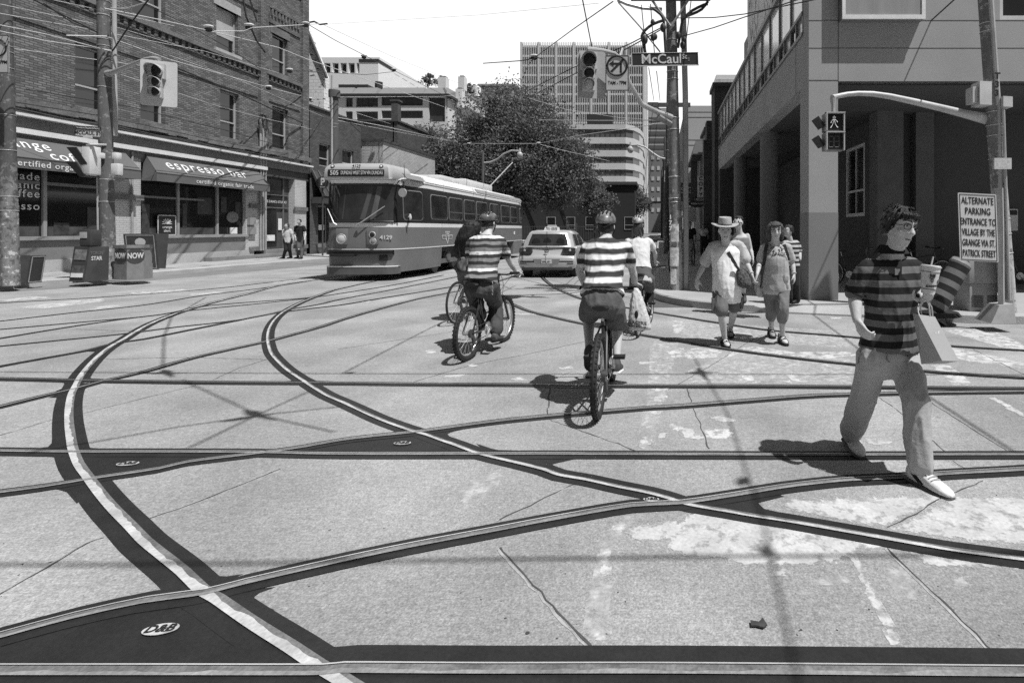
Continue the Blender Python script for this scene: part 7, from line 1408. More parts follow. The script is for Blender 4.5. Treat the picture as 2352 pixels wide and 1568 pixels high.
def helmet(t, L_, s, mat, seed=0):
    """vented cycling helmet with dark slots"""
    m = MB(); n = 24; rings = []
    for z, a, b, y in ((.030, .088, .125, -.012), (.045, .096, .138, -.012), (.075, .094, .132, -.015), (.105, .080, .112, -.018), (.128, .058, .080, -.02), (.142, .028, .04, -.02)): rings.append([L_(a*math.cos(q), y+b*math.sin(q), z+.012*math.sin(q)) for q in [2*math.pi*i/n for i in range(n)]])
    m.loft(rings); h = m.build('helmet', mat, t, 60)
    for x in (-.050, -.018, .018, .050):
        for y0, y1 in ((-.115, -.06), (-.04, .04)):
            m = MB(); pts = []
            for k in range(5): y = y0+(y1-y0)*k/4; rr = 1-(x/.098)**2-((y+.012)/.138)**2; pts.append(L_(x, y, .048+.097*math.sqrt(max(rr, .02))))
            m.tube(pts, [.003*s, .009*s, .011*s, .009*s, .003*s], 6); m.build('vent', ink, h)
    m = MB()
    for x in (-1, 1): m.tube([L_(x*.085, .02, .03), L_(x*.076, .03, -.05), L_(x*.03, .06, -.115)], .006*s, 5)
    m.build('chin_strap', ink, t); m = MB(); m.tube([L_(.06, -.10, .02), L_(0, -.125, -.01), L_(-.06, -.10, .02)], .012*s, 6); m.build('rear_cradle', ink, h); return h
# ---------------------------------------------------------------- bicycles (local: y forwards, origin under the rear wheel)
framem = M('bike_frame', .03, .3, .2, 5, coat=.5); alu = M('alloy', .48, .35, .1, 6, metal=.6); saddm = M('saddle', .015, .6)
def bicycle(label, pos, head_, R_=.335, wb=1.06, tyre=.027, fm=framem, crank=-.6, susp=True, knobs=True, group=None, bar=.29):
    t = thing('bicycle', label, 'bicycle', (0, 0, 0), group); t.empty_display_size = .1
    def wheel(y):
        m = MB(); m.torus((0, y, R_), R_-tyre, tyre, (1, 0, 0), 40, 8)
        if knobs:
            for i in range(44):
                a = 2*math.pi*i/44; c = V((0, y+R_*math.cos(a)*.995, R_+R_*math.sin(a)*.995)); rd = V((0, math.cos(a), math.sin(a))); tg = V((0, -math.sin(a), math.cos(a)))
                for dx in (-.017, .017): m.obox(c+V((dx, 0, 0))-rd*.006, V((.008, 0, 0)), tg*.010, rd*.007)
        w = m.build('wheel', rubber, t); m = MB(); m.torus((0, y, R_), R_-tyre*2.2, .010, (1, 0, 0), 36, 6); m.build('rim', alu, w)
        m = MB()
        for i in range(28): a = 2*math.pi*i/28; x = .028*(1 if i % 2 else -1); m.tube([(x, y+.02*math.cos(a+.8), R_+.02*math.sin(a+.8)), (0, y+(R_-tyre*2.2)*math.cos(a), R_+(R_-tyre*2.2)*math.sin(a))], .0016, 4, False)
        m.build('spokes', alu, w); m = MB(); m.cyl((-.055, y, R_), (1, 0, 0), .022, .11, 12); m.build('hub', alu, w); return w
    wheel(0); wheel(wb); bb = V((0, .43, .30)); st = V((0, .27, .74)); hd1 = V((0, wb-.20, .80)); hd0 = V((0, wb-.17, .68)); ra = V((0, 0, R_)); fa = V((0, wb, R_))
    m = MB(); m.tube([bb, st], .018, 8); m.tube([st+V((0, .02, -.04)), hd1+V((0, 0, -.02))], .019, 8); m.tube([bb, hd0], .024, 8); m.tube([hd0+V((0, .01, -.03)), hd1+V((0, -.01, .03))], .022, 8)
    for x in (-1, 1): m.tube([bb+V((x*.03, 0, 0)), bb.lerp(ra, .3)+V((x*.045, 0, 0)), ra+V((x*.062, 0, 0))], .011, 6); m.tube([st+V((x*.02, .01, -.05)), st.lerp(ra, .3)+V((x*.045, 0, 0)), ra+V((x*.062, 0, 0))], .010, 6)
    m.build('frame', fm, t); m = MB(); 
    for x in (-1, 1): m.tube([hd0+V((x*.05, .02, -.04)), fa+V((x*.058, 0, 0))], .017 if susp else .011, 8)
    m.tube([hd0+V((-.055, .02, -.04)), hd0+V((.055, .02, -.04))], .018, 8); m.build('fork', fm, t)
    m = MB(); m.tube([st, V((0, .22, .90))], .014, 8); m.build('seat_post', alu, t)
    m = MB(); m.loft([sect(V((0, .22+y, .865+z)), V((1, 0, 0)), V((0, 0, 1)), a, .022, 12) for y, z, a in ((-.13, .005, .05), (-.10, .008, .075), (-.04, .006, .065), (.04, 0, .035), (.12, -.005, .02), (.15, -.01, .012))]); m.build('saddle', saddm, t)
    m = MB(); m.tube([hd1+V((0, -.01, .03)), hd1+V((0, .02, .12))], .016, 8); m.tube([hd1+V((-bar, -.03, .16)), hd1+V((-.1, .04, .13)), hd1+V((.1, .04, .13)), hd1+V((bar, -.03, .16))], .012, 8); h = m.build('handlebar', framem, t)
    for x in (-1, 1): m = MB(); m.tube([hd1+V((x*(bar-.12), -.01, .155)), hd1+V((x*(bar+.01), -.03, .16))], .018, 8); m.build('grip', rubber, h); m = MB(); m.tube([hd1+V((x*(bar-.13), .0, .15)), hd1+V((x*(bar-.08), .05, .13)), hd1+V((x*(bar-.02), .05, .13))], .006, 5); m.build('brake_lever', alu, h)
    m = MB(); cd = V((0, math.sin(crank), math.cos(crank)))*.17; m.cyl(bb+V((.045, 0, 0)), (1, 0, 0), .085, .006, 24); m.cyl(bb+V((.055, 0, 0)), (1, 0, 0), .06, .006, 20); m.tube([bb+V((.075, 0, 0)), bb+V((.085, 0, 0))-cd], .013, 6); m.tube([bb+V((-.075, 0, 0)), bb+V((-.085, 0, 0))+cd], .013, 6); m.tube([bb+V((-.09, 0, 0)), bb+V((.09, 0, 0))], .02, 8); c_ = m.build('crankset', alu, t)
    for x, s in ((.14, -1), (-.14, 1)): m = MB(); q = bb+V((x, 0, 0))+cd*s; m.obox(q, (.05, 0, 0), (0, .045, 0), (0, 0, .012)); m.build('pedal', ink, c_, 0)
    m = MB(); m.tube([bb+V((.048, 0, .085)), ra+V((.048, 0, .045))], .005, 4); m.tube([bb+V((.048, 0, -.085)), ra+V((.048, .06, -.10)), ra+V((.048, .02, -.04))], .005, 4); m.cyl(ra+V((.030, 0, 0)), (1, 0, 0), .05, .03, 18); m.obox(ra+V((.05, .05, -.09)), (.012, 0, 0), (0, .02, .01), (0, -.02, .05)); m.build('chain', M('chain', .10, .4, .3, 20, metal=.6), t)
    m = MB(); m.tube(crom([hd1+V((.16, .05, .14)), hd1+V((.10, .20, .10)), hd1+V((.0, .14, -.05)), bb+V((0, .25, .28))], .05), .004, 4); m.tube(crom([hd1+V((-.16, .05, .14)), hd1+V((-.08, .22, .12)), hd1+V((.0, .16, -.02)), hd0+V((0, .06, -.1))], .05), .004, 4); m.build('brake_cable', cable, t)
    t.location = pos; t.rotation_euler = (0, 0, -head_); return t
# ---------------------------------------------------------------- the man in the foreground
def JJ(**k): return {a: W(*b) for a, b in k.items()}
wu = V((0, 0, 1))
J = JJ(hip=(2040, 806, 3.32), neck=(2050, 585, 3.30), head=(2064, 519, 3.24), sL=(1988, 620, 3.27), sR=(2098, 613, 3.31), eL=(1963, 676, 3.32), wL=(1968, 735, 3.22), eR=(2118, 668, 3.42), wR=(2116, 682, 3.19),
       hL=(2008, 815, 3.28), hR=(2073, 815, 3.34), kL=(1985, 903, 3.42), aL=(1953, 1000, 3.66), kR=(2103, 920, 3.16), aR=(2114, 1078, 3.13))
fm_ = V((.10, -1, 0)).normalized()
hf = V((.36, -.92, -.15)).normalized()
t, L_, ls, lh = person('young man in a dark striped polo carrying a cup and paper bag', G(2050, 1080), J, fm_, .98, 1.0, 1.0, hf, (.10, 0, 1), skin, .0075,
    hands=(dict(w=J['wL'], d=W(1993, 776, 3.16)-J['wL'], pn=(.85, .25, .1), curl=1.0, s=.98, side=-1), dict(w=W(2112, 690, 3.14), d=W(2137, 684, 3.02)-W(2112, 690, 3.14), pn=(-.1, .25, 1), curl=1.25, s=.95, side=1, thumb=1.2)), armr=1.1)
facedetail(t, L_, 1.0)
m = MB(); haircap(m, L_, 1.0, -.075, .060, 1.17); rnd = random.Random(5)
for i in range(230):
    a = rnd.uniform(0, 2*math.pi); z = rnd.uniform(-.03, .118); fr = math.sin(a)
    if fr > .35 and z < .055: continue
    k = math.sqrt(max(.02, 1-(max(z-.02, 0)/.112)**2)); p = L_(.082*k*math.cos(a), -.006+.106*k*fr, z)
    q = p+(L_(math.cos(a)*.6, fr*.6+.55, .30)-L_(0, 0, 0) if z > .065 else L_(math.cos(a)*.30, fr*.3+.15, -.8)-L_(0, 0, 0)).normalized()*rnd.uniform(.010, .034)+V((rnd.uniform(-.012, .012), rnd.uniform(-.01, .01), 0)); m.tube([p, p.lerp(q, .6)+V((0, 0, .002)), q], [.006, .0045, .0012], 5)
for i in range(38):
    x = rnd.uniform(-.062, .062); p = L_(x, .088-abs(x)*.3, .085); q = L_(x*1.15+rnd.uniform(-.012, .012), .112-abs(x)*.45, rnd.uniform(.040, .06)); m.tube([p, L_(x*1.1, .112-abs(x)*.4, .075), q], [.009, .007, .0012], 5)
put(m.mesh(wloc(t), 60), 'hair', hairm, t)
g = MB()
for x in (-1, 1):
    c_ = [(x*(.033+.024*math.copysign(abs(math.cos(a))**.6, math.cos(a))), .107-.012*abs(.033+.024*math.cos(a))/.057, .007+.0165*math.copysign(abs(math.sin(a))**.7, math.sin(a))) for a in [2*math.pi*i/20 for i in range(21)]]; g.tube([L_(*q) for q in c_], .0022, 5)
    g.tube([L_(x*.058, .095, .012), L_(x*.078, .06, .012), L_(x*.081, -.01, .010)], .0022, 5)
g.tube([L_(-.010, .108, .012), L_(0, .112, .015), L_(.010, .108, .012)], .002, 5); gl = g.build('glasses', ink, t)
polo = stripemat('polo_stripes', [(.5, .010), (1., .135)], .0825, .012, .85, .08, .014, .35); dkc = M('polo_dark', .012, .85, .2, 10, .1, 200, .2, 60)
MD = [(.02, .186, .140, 0), (.07, .182, .136, 0), (.15, .172, .126, 0), (.24, .164, .118, 0), (.35, .160, .112, .005), (.55, .168, .116, .005), (.74, .178, .114, 0), (.87, .168, .096, -.005), (.95, .11, .075, -.01)]
sh = shirt(t, J, fm_, ls, lh, polo, MD, 1.0, 1.0, .008, -.20, .88, (.056, .068), .0085, .011, 2.)
rr, ff, uu = frame(fm_); nk = J['neck']
m = MB(); n = 20; a0 = R(-205); rings = []
for i in range(n+1):
    a = R(-70)+R(320)*i/n; ca, sa = math.cos(a), math.sin(a); d = rr*sa+ff*ca*-1; d = rr*math.sin(a+math.pi)+ff*math.cos(a+math.pi); o = nk+V((0, 0, .028))-ff*.012
    rings.append([o+d*.066+V((0, 0, .030)), o+d*.072+V((0, 0, .034)), o+d*.104+V((0, 0, -.018)), o+d*.098+V((0, 0, -.020))])
m.loft(rings); m.build('collar', dkc, sh)
strap('placket', dkc, sh, [sh], [(2064, 598), (2064, 615), (2063, 632)], .016, .003)
q_ = onto([sh], 2060, 625, .006)
if q_: m = MB(); m.obox(q_, rr*.016, ff*.003, uu*.018); m.build('chest_badge', M('badge_grey', .20, .7), sh)
for s, sd in (('L', 0), ('R', 1)): c0 = J['s'+s].lerp(J['e'+s], .86); m = MB(); dv = (J['e'+s]-J['s'+s]).normalized(); m.torus(c0, .067, .007, dv, 22, 6); m.build('cuff', dkc, sh)
khaki = M('chino_cloth', .40, .85, .10, 3, .06, 220, .25, 30)
pn_ = pants(t, J, fm_, lh, khaki, .955, (.102, .084, .078), .0095, .011, 5., waist=.08, k=.93, kd=.92)
strap('fly_seam', M('seam_shadow', .15, .9), pn_, [pn_], [(2037, 790), (2038, 805), (2036, 825), (2043, 831)], .003, .002); strap('pocket_seam', MATS['seam_shadow'], pn_, [pn_], [(1985, 790), (1975, 815), (1972, 835)], .003, .002)
m = MB(); m.tube([W(2030, 777, 3.16), W(2040, 779, 3.15), W(2052, 778, 3.16)], .006, 5)
sneak = M('sneaker_white', .66, .6, .12, 14, .08, 80, .2, 60); soled = M('sneaker_sole', .10, .7, .3, 20)
a_ = V((J['aR'].x, J['aR'].y, .112)); s1 = shoe(t, a_, (.42, -.80, 0), sneak, .29, .050, 'shoe', -.02, soled, .006, .0)
strap('shoe_stripe', ink, s1, [s1], [(2094, 1080), (2104, 1095), (2120, 1112)], .010, .003)
for k in range(4): strap('shoelace', M('lace', .35, .7), s1, [s1], [(2122+6*k, 1086+6*k), (2130+7*k, 1082+6.5*k), (2138+7*k, 1084+6.5*k)], .003, .003)
a_ = V((J['aL'].x, J['aL'].y, .13)); s2 = shoe(t, a_, (.05, -1, 0), sneak, .28, .050, 'shoe', -.08, soled, .006, .0)
for k in range(3): strap('shoelace', MATS['lace'], s2, [s2], [(1944, 1003+5*k), (1952, 1005+5*k), (1960, 1003+5*k)], .003, .003)
m = MB(); m.tube([W(2108, 676, 3.13), W(2108, 684, 3.11), W(2114, 695, 3.10), W(2124, 697, 3.12)], .012, 6); m.build('wristband', ink, t)
# cup and paper bag
cb0, cb1 = W(2131, 674, 3.03), W(2138.5, 611, 3.03); ct = thing('drink_cup', 'large white paper drink cup with straw held by the man', 'cup', cb0); m = MB(); ax = (cb1-cb0).normalized(); m.tube([cb0, cb0.lerp(cb1, .97)], [.036, .053], 26); cup = m.build('cup_wall', M('cup_paper', .66, .4, .04, 3), ct)
m = MB(); m.tube([cb0.lerp(cb1, .96), cb1], [.056, .057], 26); m.tube([cb1, cb1+ax*.006], [.052, .050], 26); m.build('lid', M('cup_lid', .7, .3), ct); m = MB(); m.tube([cb1+ax*.004, cb1+ax*.055+V((.006, 0, 0))], .0048, 8); m.build('straw', M('straw', .5, .4), ct)
m = MB(); m.torus(cb0.lerp(cb1, .17), .0398, .0022, ax, 26, 4); m.torus(cb0.lerp(cb1, .79), .0500, .0022, ax, 26, 4); m.build('printed_ring', M('print_grey', .12, .5), cup)
cn = V((.05, -1, 0)).normalized(); 
text('Jus', .030, ink, cup, cb0.lerp(cb1, .68)+cn*.050+V((-.012, 0, 0)), (1, 0, .05), ax, bold=.02); text('Booster', .020, ink, cup, cb0.lerp(cb1, .30)+cn*.0445+V((-.010, 0, 0)), (1, 0, .05), ax, bold=.02)
m = MB(); m.ball(cb0.lerp(cb1, .50)+cn*.046+V((-.01, 0, 0)), (.010, .002, .014), 10, 6); m.tube([cb0.lerp(cb1, .57)+cn*.047+V((-.02, 0, 0)), cb0.lerp(cb1, .60)+cn*.047+V((.002, 0, 0))], .003, 4); m.build('fruit_print', M('print_grey', .12), cup)
m = MB(); m.cyl(cb0.lerp(cb1, .45)+V((.033, -.030, 0)), (.75, -.66, 0), .012, .003, 14); m.build('round_print', MATS['print_grey'], cup)
bt = thing('paper_bag', 'grey paper shopping bag with a small white tick mark hanging from the hand', 'shopping bag', W(2150, 830, 3.05)); Yb = 3.0
q = lambda x, y, Y: W(x, y, Y)
v8 = [q(2164, 828, Yb-.07), q(2203, 829, Yb+.06), q(2168, 835, Yb+.25), q(2116, 836, Yb+.10), q(2109.5, 722, Yb-.0), q(2147.5, 727, Yb+.04), q(2128, 727, Yb+.12), q(2096.5, 719, Yb+.08)]
m = MB(); m.hexa(v8); bgm = M('bag_paper', .37, .75, .06, 4, .04, 200, .1, 40); bb_ = m.build('bag_body', bgm, bt, 0)
e0, e1, e2, e3 = v8[0], v8[1], v8[5], v8[4]; nb_ = (e1-e0).cross(e3-e0).normalized(); nb_ = nb_ if nb_.y < 0 else -nb_; fq = lambda u, v: (e0*(1-u)+e1*u)*(1-v)+(e3*(1-u)+e2*u)*v+nb_*.009
tick = [(.30, .64), (.33, .625), (.42, .575), (.52, .60), (.66, .68), (.50, .635), (.42, .615), (.37, .625)]
m = MB(); m.prism([fq(u, v-.02) for u, v in tick], nb_*.0015); m.build('tick_mark', white, bb_, 0)
for (x0, x1, dy) in ((2112, 2136, .0), (2118, 2142, .06)):
    m = MB(); m.tube(crom([q(x0, 726, Yb+dy), q(x0-4, 706, Yb+.02+dy*.6), q(2122, 691, Yb+.03), q(2129, 691, Yb+.02), q(x1-2, 705, Yb+.02+dy*.6), q(x1, 729, Yb+.03+dy)], .03), .0042, 6); m.build('cord_handle', M('cord', .55, .7), bt)
# ---------------------------------------------------------------- couple walking hand in hand
J = JJ(hip=(1668, 668, 6.92), neck=(1667, 558, 6.88), head=(1665, 529, 6.80), sL=(1637, 566, 6.9), sR=(1699, 564, 6.92), eL=(1617, 608, 7.02), wL=(1601, 641, 6.95), eR=(1714, 602, 6.88), wR=(1727, 631, 6.78), hL=(1653, 674, 6.88), hR=(1684, 674, 6.95), kL=(1657, 716, 6.74), aL=(1665, 781, 6.86), kR=(1687, 707, 6.98), aR=(1677, 757, 7.40))
f_ = V((.06, -1, 0)); BD = [(-.22, .185, .150, .01), (-.08, .188, .160, .015), (.08, .185, .165, .025), (.25, .180, .160, .025), (.45, .178, .140, .012), (.65, .185, .122, 0), (.82, .185, .105, -.005), (.93, .12, .08, -.01), (1.0, .06, .06, -.01)]
t, L_, ls, lh = person('man in a straw hat, baggy white raglan shirt and shorts holding a hand', G(1668, 790), J, f_, 1.05, 1.15, 1.02, (.0, -1, -.12), dims=BD, hands=(dict(w=J['wL'], d=(-.05, -.05, -1), pn=(.7, .6, 0), curl=.55, side=1), dict(w=J['wR'], d=(.25, -.1, -1), pn=(.9, .2, .2), curl=1.1, side=-1)))
facedetail(t, L_, 1.0); raglan = M('raglan_white', .80, .85, .05, 5, .04, 200, .3, 16)
sh = shirt(t, J, f_, ls, lh, raglan, BD, .96, 1.0, .014, -.22, .80, (.058, .074), .012, .009, 7.)
slv = M('raglan_sleeve', .46, .85, .05, 5)
def bsl(mb):
    for s in 'LR': limb(mb, [J['s'+s].lerp(J['neck'], .45), J['s'+s], J['s'+s].lerp(J['e'+s], .80)], [.060, .068, .084])
garment(t, 'raglan_sleeve', slv, bsl, .012, .010, 9, 8.)
pants(t, J, f_, lh, M('cargo_shorts', .13, .85, .1, 4, .06, 150, .3, 30), .44, (.106, .098, .096), .012, .007, 4., 'shorts', k=1.02, kd=1.15)
for s in 'LR': 
    c_ = J['h'+s].lerp(J['k'+s], .6)+V((-.10 if s == 'L' else .10, 0, 0)); m = MB(); m.obox(c_, (.015, 0, 0), (0, .06, 0), (0, 0, .08)); m.build('cargo_pocket', MATS['cargo_shorts'], t)
def sandal(t, ank, d, sm):
    s_ = shoe(t, ank, d, sm, .255, .043, 'foot', 0, None, .009); r, f, u = frame(d); q = lambda x, y, z: V(ank)+r*x+f*y+u*z
    m = MB(); m.loft([sect(q(0, y, -.108), r, u, a, .015, 12) for y, a in ((-.08, .03), (-.05, .042), (.03, .042), (.10, .052), (.16, .048), (.2, .02))]); so = m.build('sandal_sole', ink, t)
    for y, z, w in ((.10, -.062, .056), (.04, -.035, .052), (-.02, .0, .048)): m = MB(); m.tube([q(-w, y, -.10), q(-w*.7, y, z-.0), q(0, y+.01, z+.028), q(w*.7, y, z), q(w, y, -.10)], .010, 6); m.build('sandal_strap', ink, so)
    m = MB(); m.tube([q(-.04, -.03, -.03), q(0, -.085, -.03), q(.04, -.03, -.03)], .012, 6); m.build('sandal_strap', ink, so)
sandal(t, V((J['aL'].x, 6.88, .12)), (.1, -1, 0), skin); sandal(t, V((J['aR'].x, 7.48, .13)), (0, -1, 0), skind)
m = MB(); n = 28
m.loft([[L_(.155*k*math.cos(a)*1.12, -.005+.165*k*math.sin(a), .052+dz+(.030*abs(math.cos(a))**3 if k > .8 else 0)) for a in [2*math.pi*i/n for i in range(n)]] for k, dz in ((.55, .006), (1., 0), (1.02, .006), (.98, .014), (.56, .020))]); straw = M('straw_hat', .40, .8, .15, 40, .25, 160, .4, 120); ht = m.build('hat', straw, t)
m = MB(); m.loft([[L_(a_*math.cos(a), -.005+b_*math.sin(a), z) for a in [2*math.pi*i/n for i in range(n)]] for a_, b_, z in ((.090, .112, .055), (.086, .108, .10), (.082, .102, .155), (.078, .097, .168), (.05, .065, .160), (.02, .03, .158))]); m.build('hat_crown', straw, ht)
m = MB(); m.loft([[L_((a_)*math.cos(a), -.005+b_*math.sin(a), z) for a in [2*math.pi*i/n for i in range(n)]] for a_, b_, z in ((.0925, .1145, .060), (.0905, .1125, .088))], caps=False); m.build('hat_band', M('hat_band', .10, .7), ht)
m = MB(); haircap(m, L_, 1, -.05, .05, 1.03); put(remesh(m, .01, 1, off=wloc(t)), 'hair', hairb, t)
m = MB(); m.torus(J['wR'].lerp(J['eR'], .12), .031, .006, J['wR']-J['eR'], 14, 5); m.build('bracelet', M('cord', .55), t)
bg_ = thing('shoulder_bag', 'dark woven shoulder bag worn across the man in the straw hat', 'shoulder bag', W(1708, 650, 6.72)); strapm = M('bag_strap', .05, .8, .1, 30)
strap('bag_strap', strapm, bg_, [sh], [(1652, 541), (1655, 548), (1662, 561), (1672, 579), (1682, 596), (1690, 610)], .022, .006)
m = MB(); c0 = W(1692, 612, 6.70); m.tube([W(1688, 607, 6.70), W(1694, 615, 6.72), W(1699, 622, 6.74)], .018, 6); m.build('bag_strap', strapm, bg_)
m = MB(); m.loft([sect(W(x, y, 6.76), V((.95, .3, 0)).normalized(), V((-.3, .95, 0)).normalized(), a, b, 14) for x, y, a, b in ((1700, 616, .03, .03), (1704, 628, .075, .055), (1708, 643, .095, .065), (1711, 655, .09, .06), (1712, 661, .05, .03))]); put(remesh(m, .012, 3, .012, 26, 1., wloc(bg_)), 'bag_body', M('woven_bag', .09, .9, .7, 35, .4, 120, .5, 90), bg_)
# woman
J = JJ(hip=(1783, 655, 6.98), neck=(1781, 559, 6.96), head=(1781, 529, 6.90), sL=(1755, 568, 6.95), sR=(1809, 567, 6.97), eL=(1745, 603, 6.98), wL=(1739, 630, 6.80), eR=(1820, 604, 7.02), wR=(1824, 630, 6.95), hL=(1769, 664, 7.0), hR=(1797, 664, 6.95), kL=(1771, 707, 7.08), aL=(1772, 754, 7.45), kR=(1797, 707, 6.86), aR=(1797, 768, 6.98))
FD = [(-.20, .185, .130, 0), (-.06, .185, .135, 0), (.10, .175, .130, .0), (.30, .165, .122, .005), (.50, .165, .130, .012), (.66, .165, .125, .010), (.82, .160, .095, 0), (.93, .11, .075, -.01), (1.0, .055, .055, -.01)]
t, L_, ls, lh = person('woman with glasses and dark hair in a printed grey T-shirt and rolled trousers', G(1786, 782), J, V((-.02, -1, 0)), 1.0, 1.0, .97, (-.05, -1, -.1), dims=FD, hands=(dict(w=J['wL'], d=(-.25, -.1, -1), pn=(-.9, .2, .2), curl=1.1, side=1, s=.92), dict(w=J['wR'], d=(.05, -.1, -1), pn=(-.8, .4, 0), curl=.7, side=-1, s=.92)), armr=.92)
facedetail(t, L_, .97); f_ = V((-.02, -1, 0))
tee = M('tee_grey', .40, .85, .06, 6, .05, 200, .3, 18); sh = shirt(t, J, f_, ls, lh, tee, FD, .95, .95, .012, -.14, .74, (.054, .064), .012, .007, 12.)
pr = MB(); rnd = random.Random(6)
for i in range(30):
    p = onto([sh], rnd.uniform(1762, 1804), rnd.uniform(562, 579), .004)
    if p: pr.obox(p, (rnd.uniform(.005, .012), 0, 0), (0, .003, 0), (0, 0, rnd.uniform(.003, .007)))
pr.build('shirt_print', M('print_mixed', .10, .7, .9, 60), sh, 0); p = onto([sh], 1783, 584, .008)
if p: text('GALAPAGOS', .060, ink, sh, p, (1, 0, 0), (0, .1, 1), bold=.01)
pants(t, J, f_, lh, M('capri_cloth', .19, .85, .12, 4, .06, 150, .3, 30), .70, (.098, .082, .076), .012, .010, 14., 'trousers', k=.92)
sandal(t, V((J['aL'].x, 7.47, .125)), (-.05, -1, 0), skind); sandal(t, V((J['aR'].x, 7.02, .125)), (.12, -1, 0), skin)
m = MB(); haircap(m, L_, 1., -.13, .060, 1.14); rnd = random.Random(9)
for i in range(190):
    a = rnd.uniform(-.5, math.pi+.5)+math.pi; z = rnd.uniform(-.06, .11); k = math.sqrt(max(.05, 1-(max(z-.02, 0)/.112)**2))
    if math.sin(a) > .45: continue
    p = L_(.084*k*math.cos(a), -.006+.106*k*math.sin(a), z); q = p+L_(.035*math.cos(a)*rnd.uniform(.5, 1.6), -.02, -.08*rnd.uniform(.4, 1.3))-L_(0, 0, 0); m.tube([p, p.lerp(q, .5)+(L_(math.cos(a)*.012, 0, 0)-L_(0, 0, 0)), q], [.014, .011, .003], 5)
for s_ in (-1, 1): limb(m, [L_(s_*.070, .005, .06), L_(s_*.084, .012, -.02), L_(s_*.092, .018, -.085), L_(s_*.088, .03, -.125)], [.030, .030, .026, .014])
for x in (-.05, -.03, -.01, .015, .035, .055): m.tube([L_(x, .075, .10), L_(x*1.1, .106-abs(x)*.4, .075), L_(x*1.3, .106-abs(x)*.5, .048)], [.012, .010, .003], 5)
put(remesh(m, .008, 1, off=wloc(t)), 'hair', hairb, t)
g = MB()
for x in (-1, 1): g.tube([L_(x*(.033+.026*math.cos(a)), .106-.010*abs(.033+.026*math.cos(a))/.057, .006+.019*math.sin(a)) for a in [2*math.pi*i/18 for i in range(19)]], .0025, 5); g.tube([L_(x*.058, .094, .010), L_(x*.08, .0, .010)], .0025, 5)
g.build('glasses', M('glasses_frame', .12, .4), t)
m = MB(); m.torus(J['wR'].lerp(J['eR'], .1), .029, .006, J['wR']-J['eR'], 14, 5); m.build('bracelet', M('cord', .55), t)
bp = thing('backpack', 'black backpack with straps over the shoulders of the woman in the grey T-shirt', 'backpack', W(1783, 600, 7.2)); m = MB(); m.box(W(1762, 0, 7.2).x, W(1806, 0, 7.2).x, 7.12, 7.30, W(0, 628, 7.2).z, W(0, 555, 7.2).z, .06); m.build('bag_body', M('pack_black', .03, .8, .2, 10), bp)
strap('shoulder_strap', MATS['pack_black'], bp, [sh], [(1766, 552), (1762, 560), (1758, 575), (1757, 595), (1755, 612)], .022, .008); strap('shoulder_strap', MATS['pack_black'], bp, [sh], [(1797, 552), (1801, 562), (1806, 580), (1810, 598)], .022, .008)
m = MB(); m.tube([W(1755, 612, 6.82), W(1750, 640, 6.82), W(1747, 660, 6.84)], .014, 5); m.build('shoulder_strap', MATS['pack_black'], bp)
pb_ = thing('carrier_bag', 'small white carrier bag hanging behind the joined hands of the couple', 'bag', W(1746, 668, 7.1)); m = MB(); m.loft([sect(W(x, y, 7.1), V((1, 0, 0)), V((0, 1, 0)), a, .05, 12) for x, y, a in ((1743, 628, .02), (1744, 645, .055), (1746, 665, .075), (1749, 680, .06), (1751, 682, .03))]); put(remesh(m, .012, 2, .012, 20, 3., wloc(pb_)), 'bag_body', M('carrier_white', .5, .5, .2, 20), pb_)
# tank-top man and the boy behind
J = JJ(hip=(1697, 612, 9.4), neck=(1699, 535, 9.4), head=(1696, 511, 9.35), sL=(1676, 542, 9.4), sR=(1717, 541, 9.4), eL=(1672, 577, 9.4), wL=(1672, 603, 9.35), eR=(1724, 573, 9.4), wR=(1729, 592, 9.3), hL=(1686, 618, 9.4), hR=(1707, 618, 9.4), kL=(1688, 655, 9.3), aL=(1690, 697, 9.35), kR=(1706, 650, 9.4), aR=(1709, 672, 9.7))
t, L_, ls, lh = person('man in grey tank top and white sunglasses behind the straw hat', G(1697, 695, .15), J, V((-.2, -1, 0)), 1., 1., 1., (-.45, -1, 0), hands=(dict(w=J['wR'], d=(.1, 0, -1), pn=(-1, 0, 0), curl=.7, side=-1),), vox=.014)
shirt(t, J, V((-.2, -1, 0)), ls, lh, M('tank_grey', .20, .85), MALE, 1., 1., .012, -.12, 0, name='tank_top', top=.87); pants(t, J, V((-.2, -1, 0)), lh, M('shorts_pattern', .12, .85, .6, 14), .42, (.105, .10, .095), name='shorts'); hair(t, L_, 1, hairm, 60, seed=3, zback=-.04, vox=.011)
m = MB(); m.tube([L_(-.078, .02, .012), L_(-.06, .09, .012), L_(0, .112, .012), L_(.06, .09, .012), L_(.078, .02, .012)], .013, 6); g = m.build('sunglasses', white, t); m = MB()
for x in (-.034, .034): m.ball(L_(x, .116, .012), .013, 10, 6)
m.build('lens', ink, g)
for s in 'LR': shoe(t, V((J['a'+s].x, J['a'+s].y, J['a'+s].z)) if s == 'R' else V((J['aL'].x, J['aL'].y, .26)), (-.1, -1, 0), ink, .27, .05, 'shoe', -.7 if s == 'R' else 0, None, .012)
J = JJ(hip=(1818, 610, 9.7), neck=(1815, 552, 9.7), head=(1811, 530, 9.66), sL=(1803, 560, 9.65), sR=(1829, 560, 9.75), eL=(1803, 580, 9.6), wL=(1806, 600, 9.5), eR=(1836, 578, 9.75), wR=(1838, 596, 9.65), hL=(1811, 615, 9.7), hR=(1826, 615, 9.7), kL=(1812, 652, 9.65), aL=(1812, 688, 9.75), kR=(1828, 652, 9.7), aR=(1830, 688, 9.8))
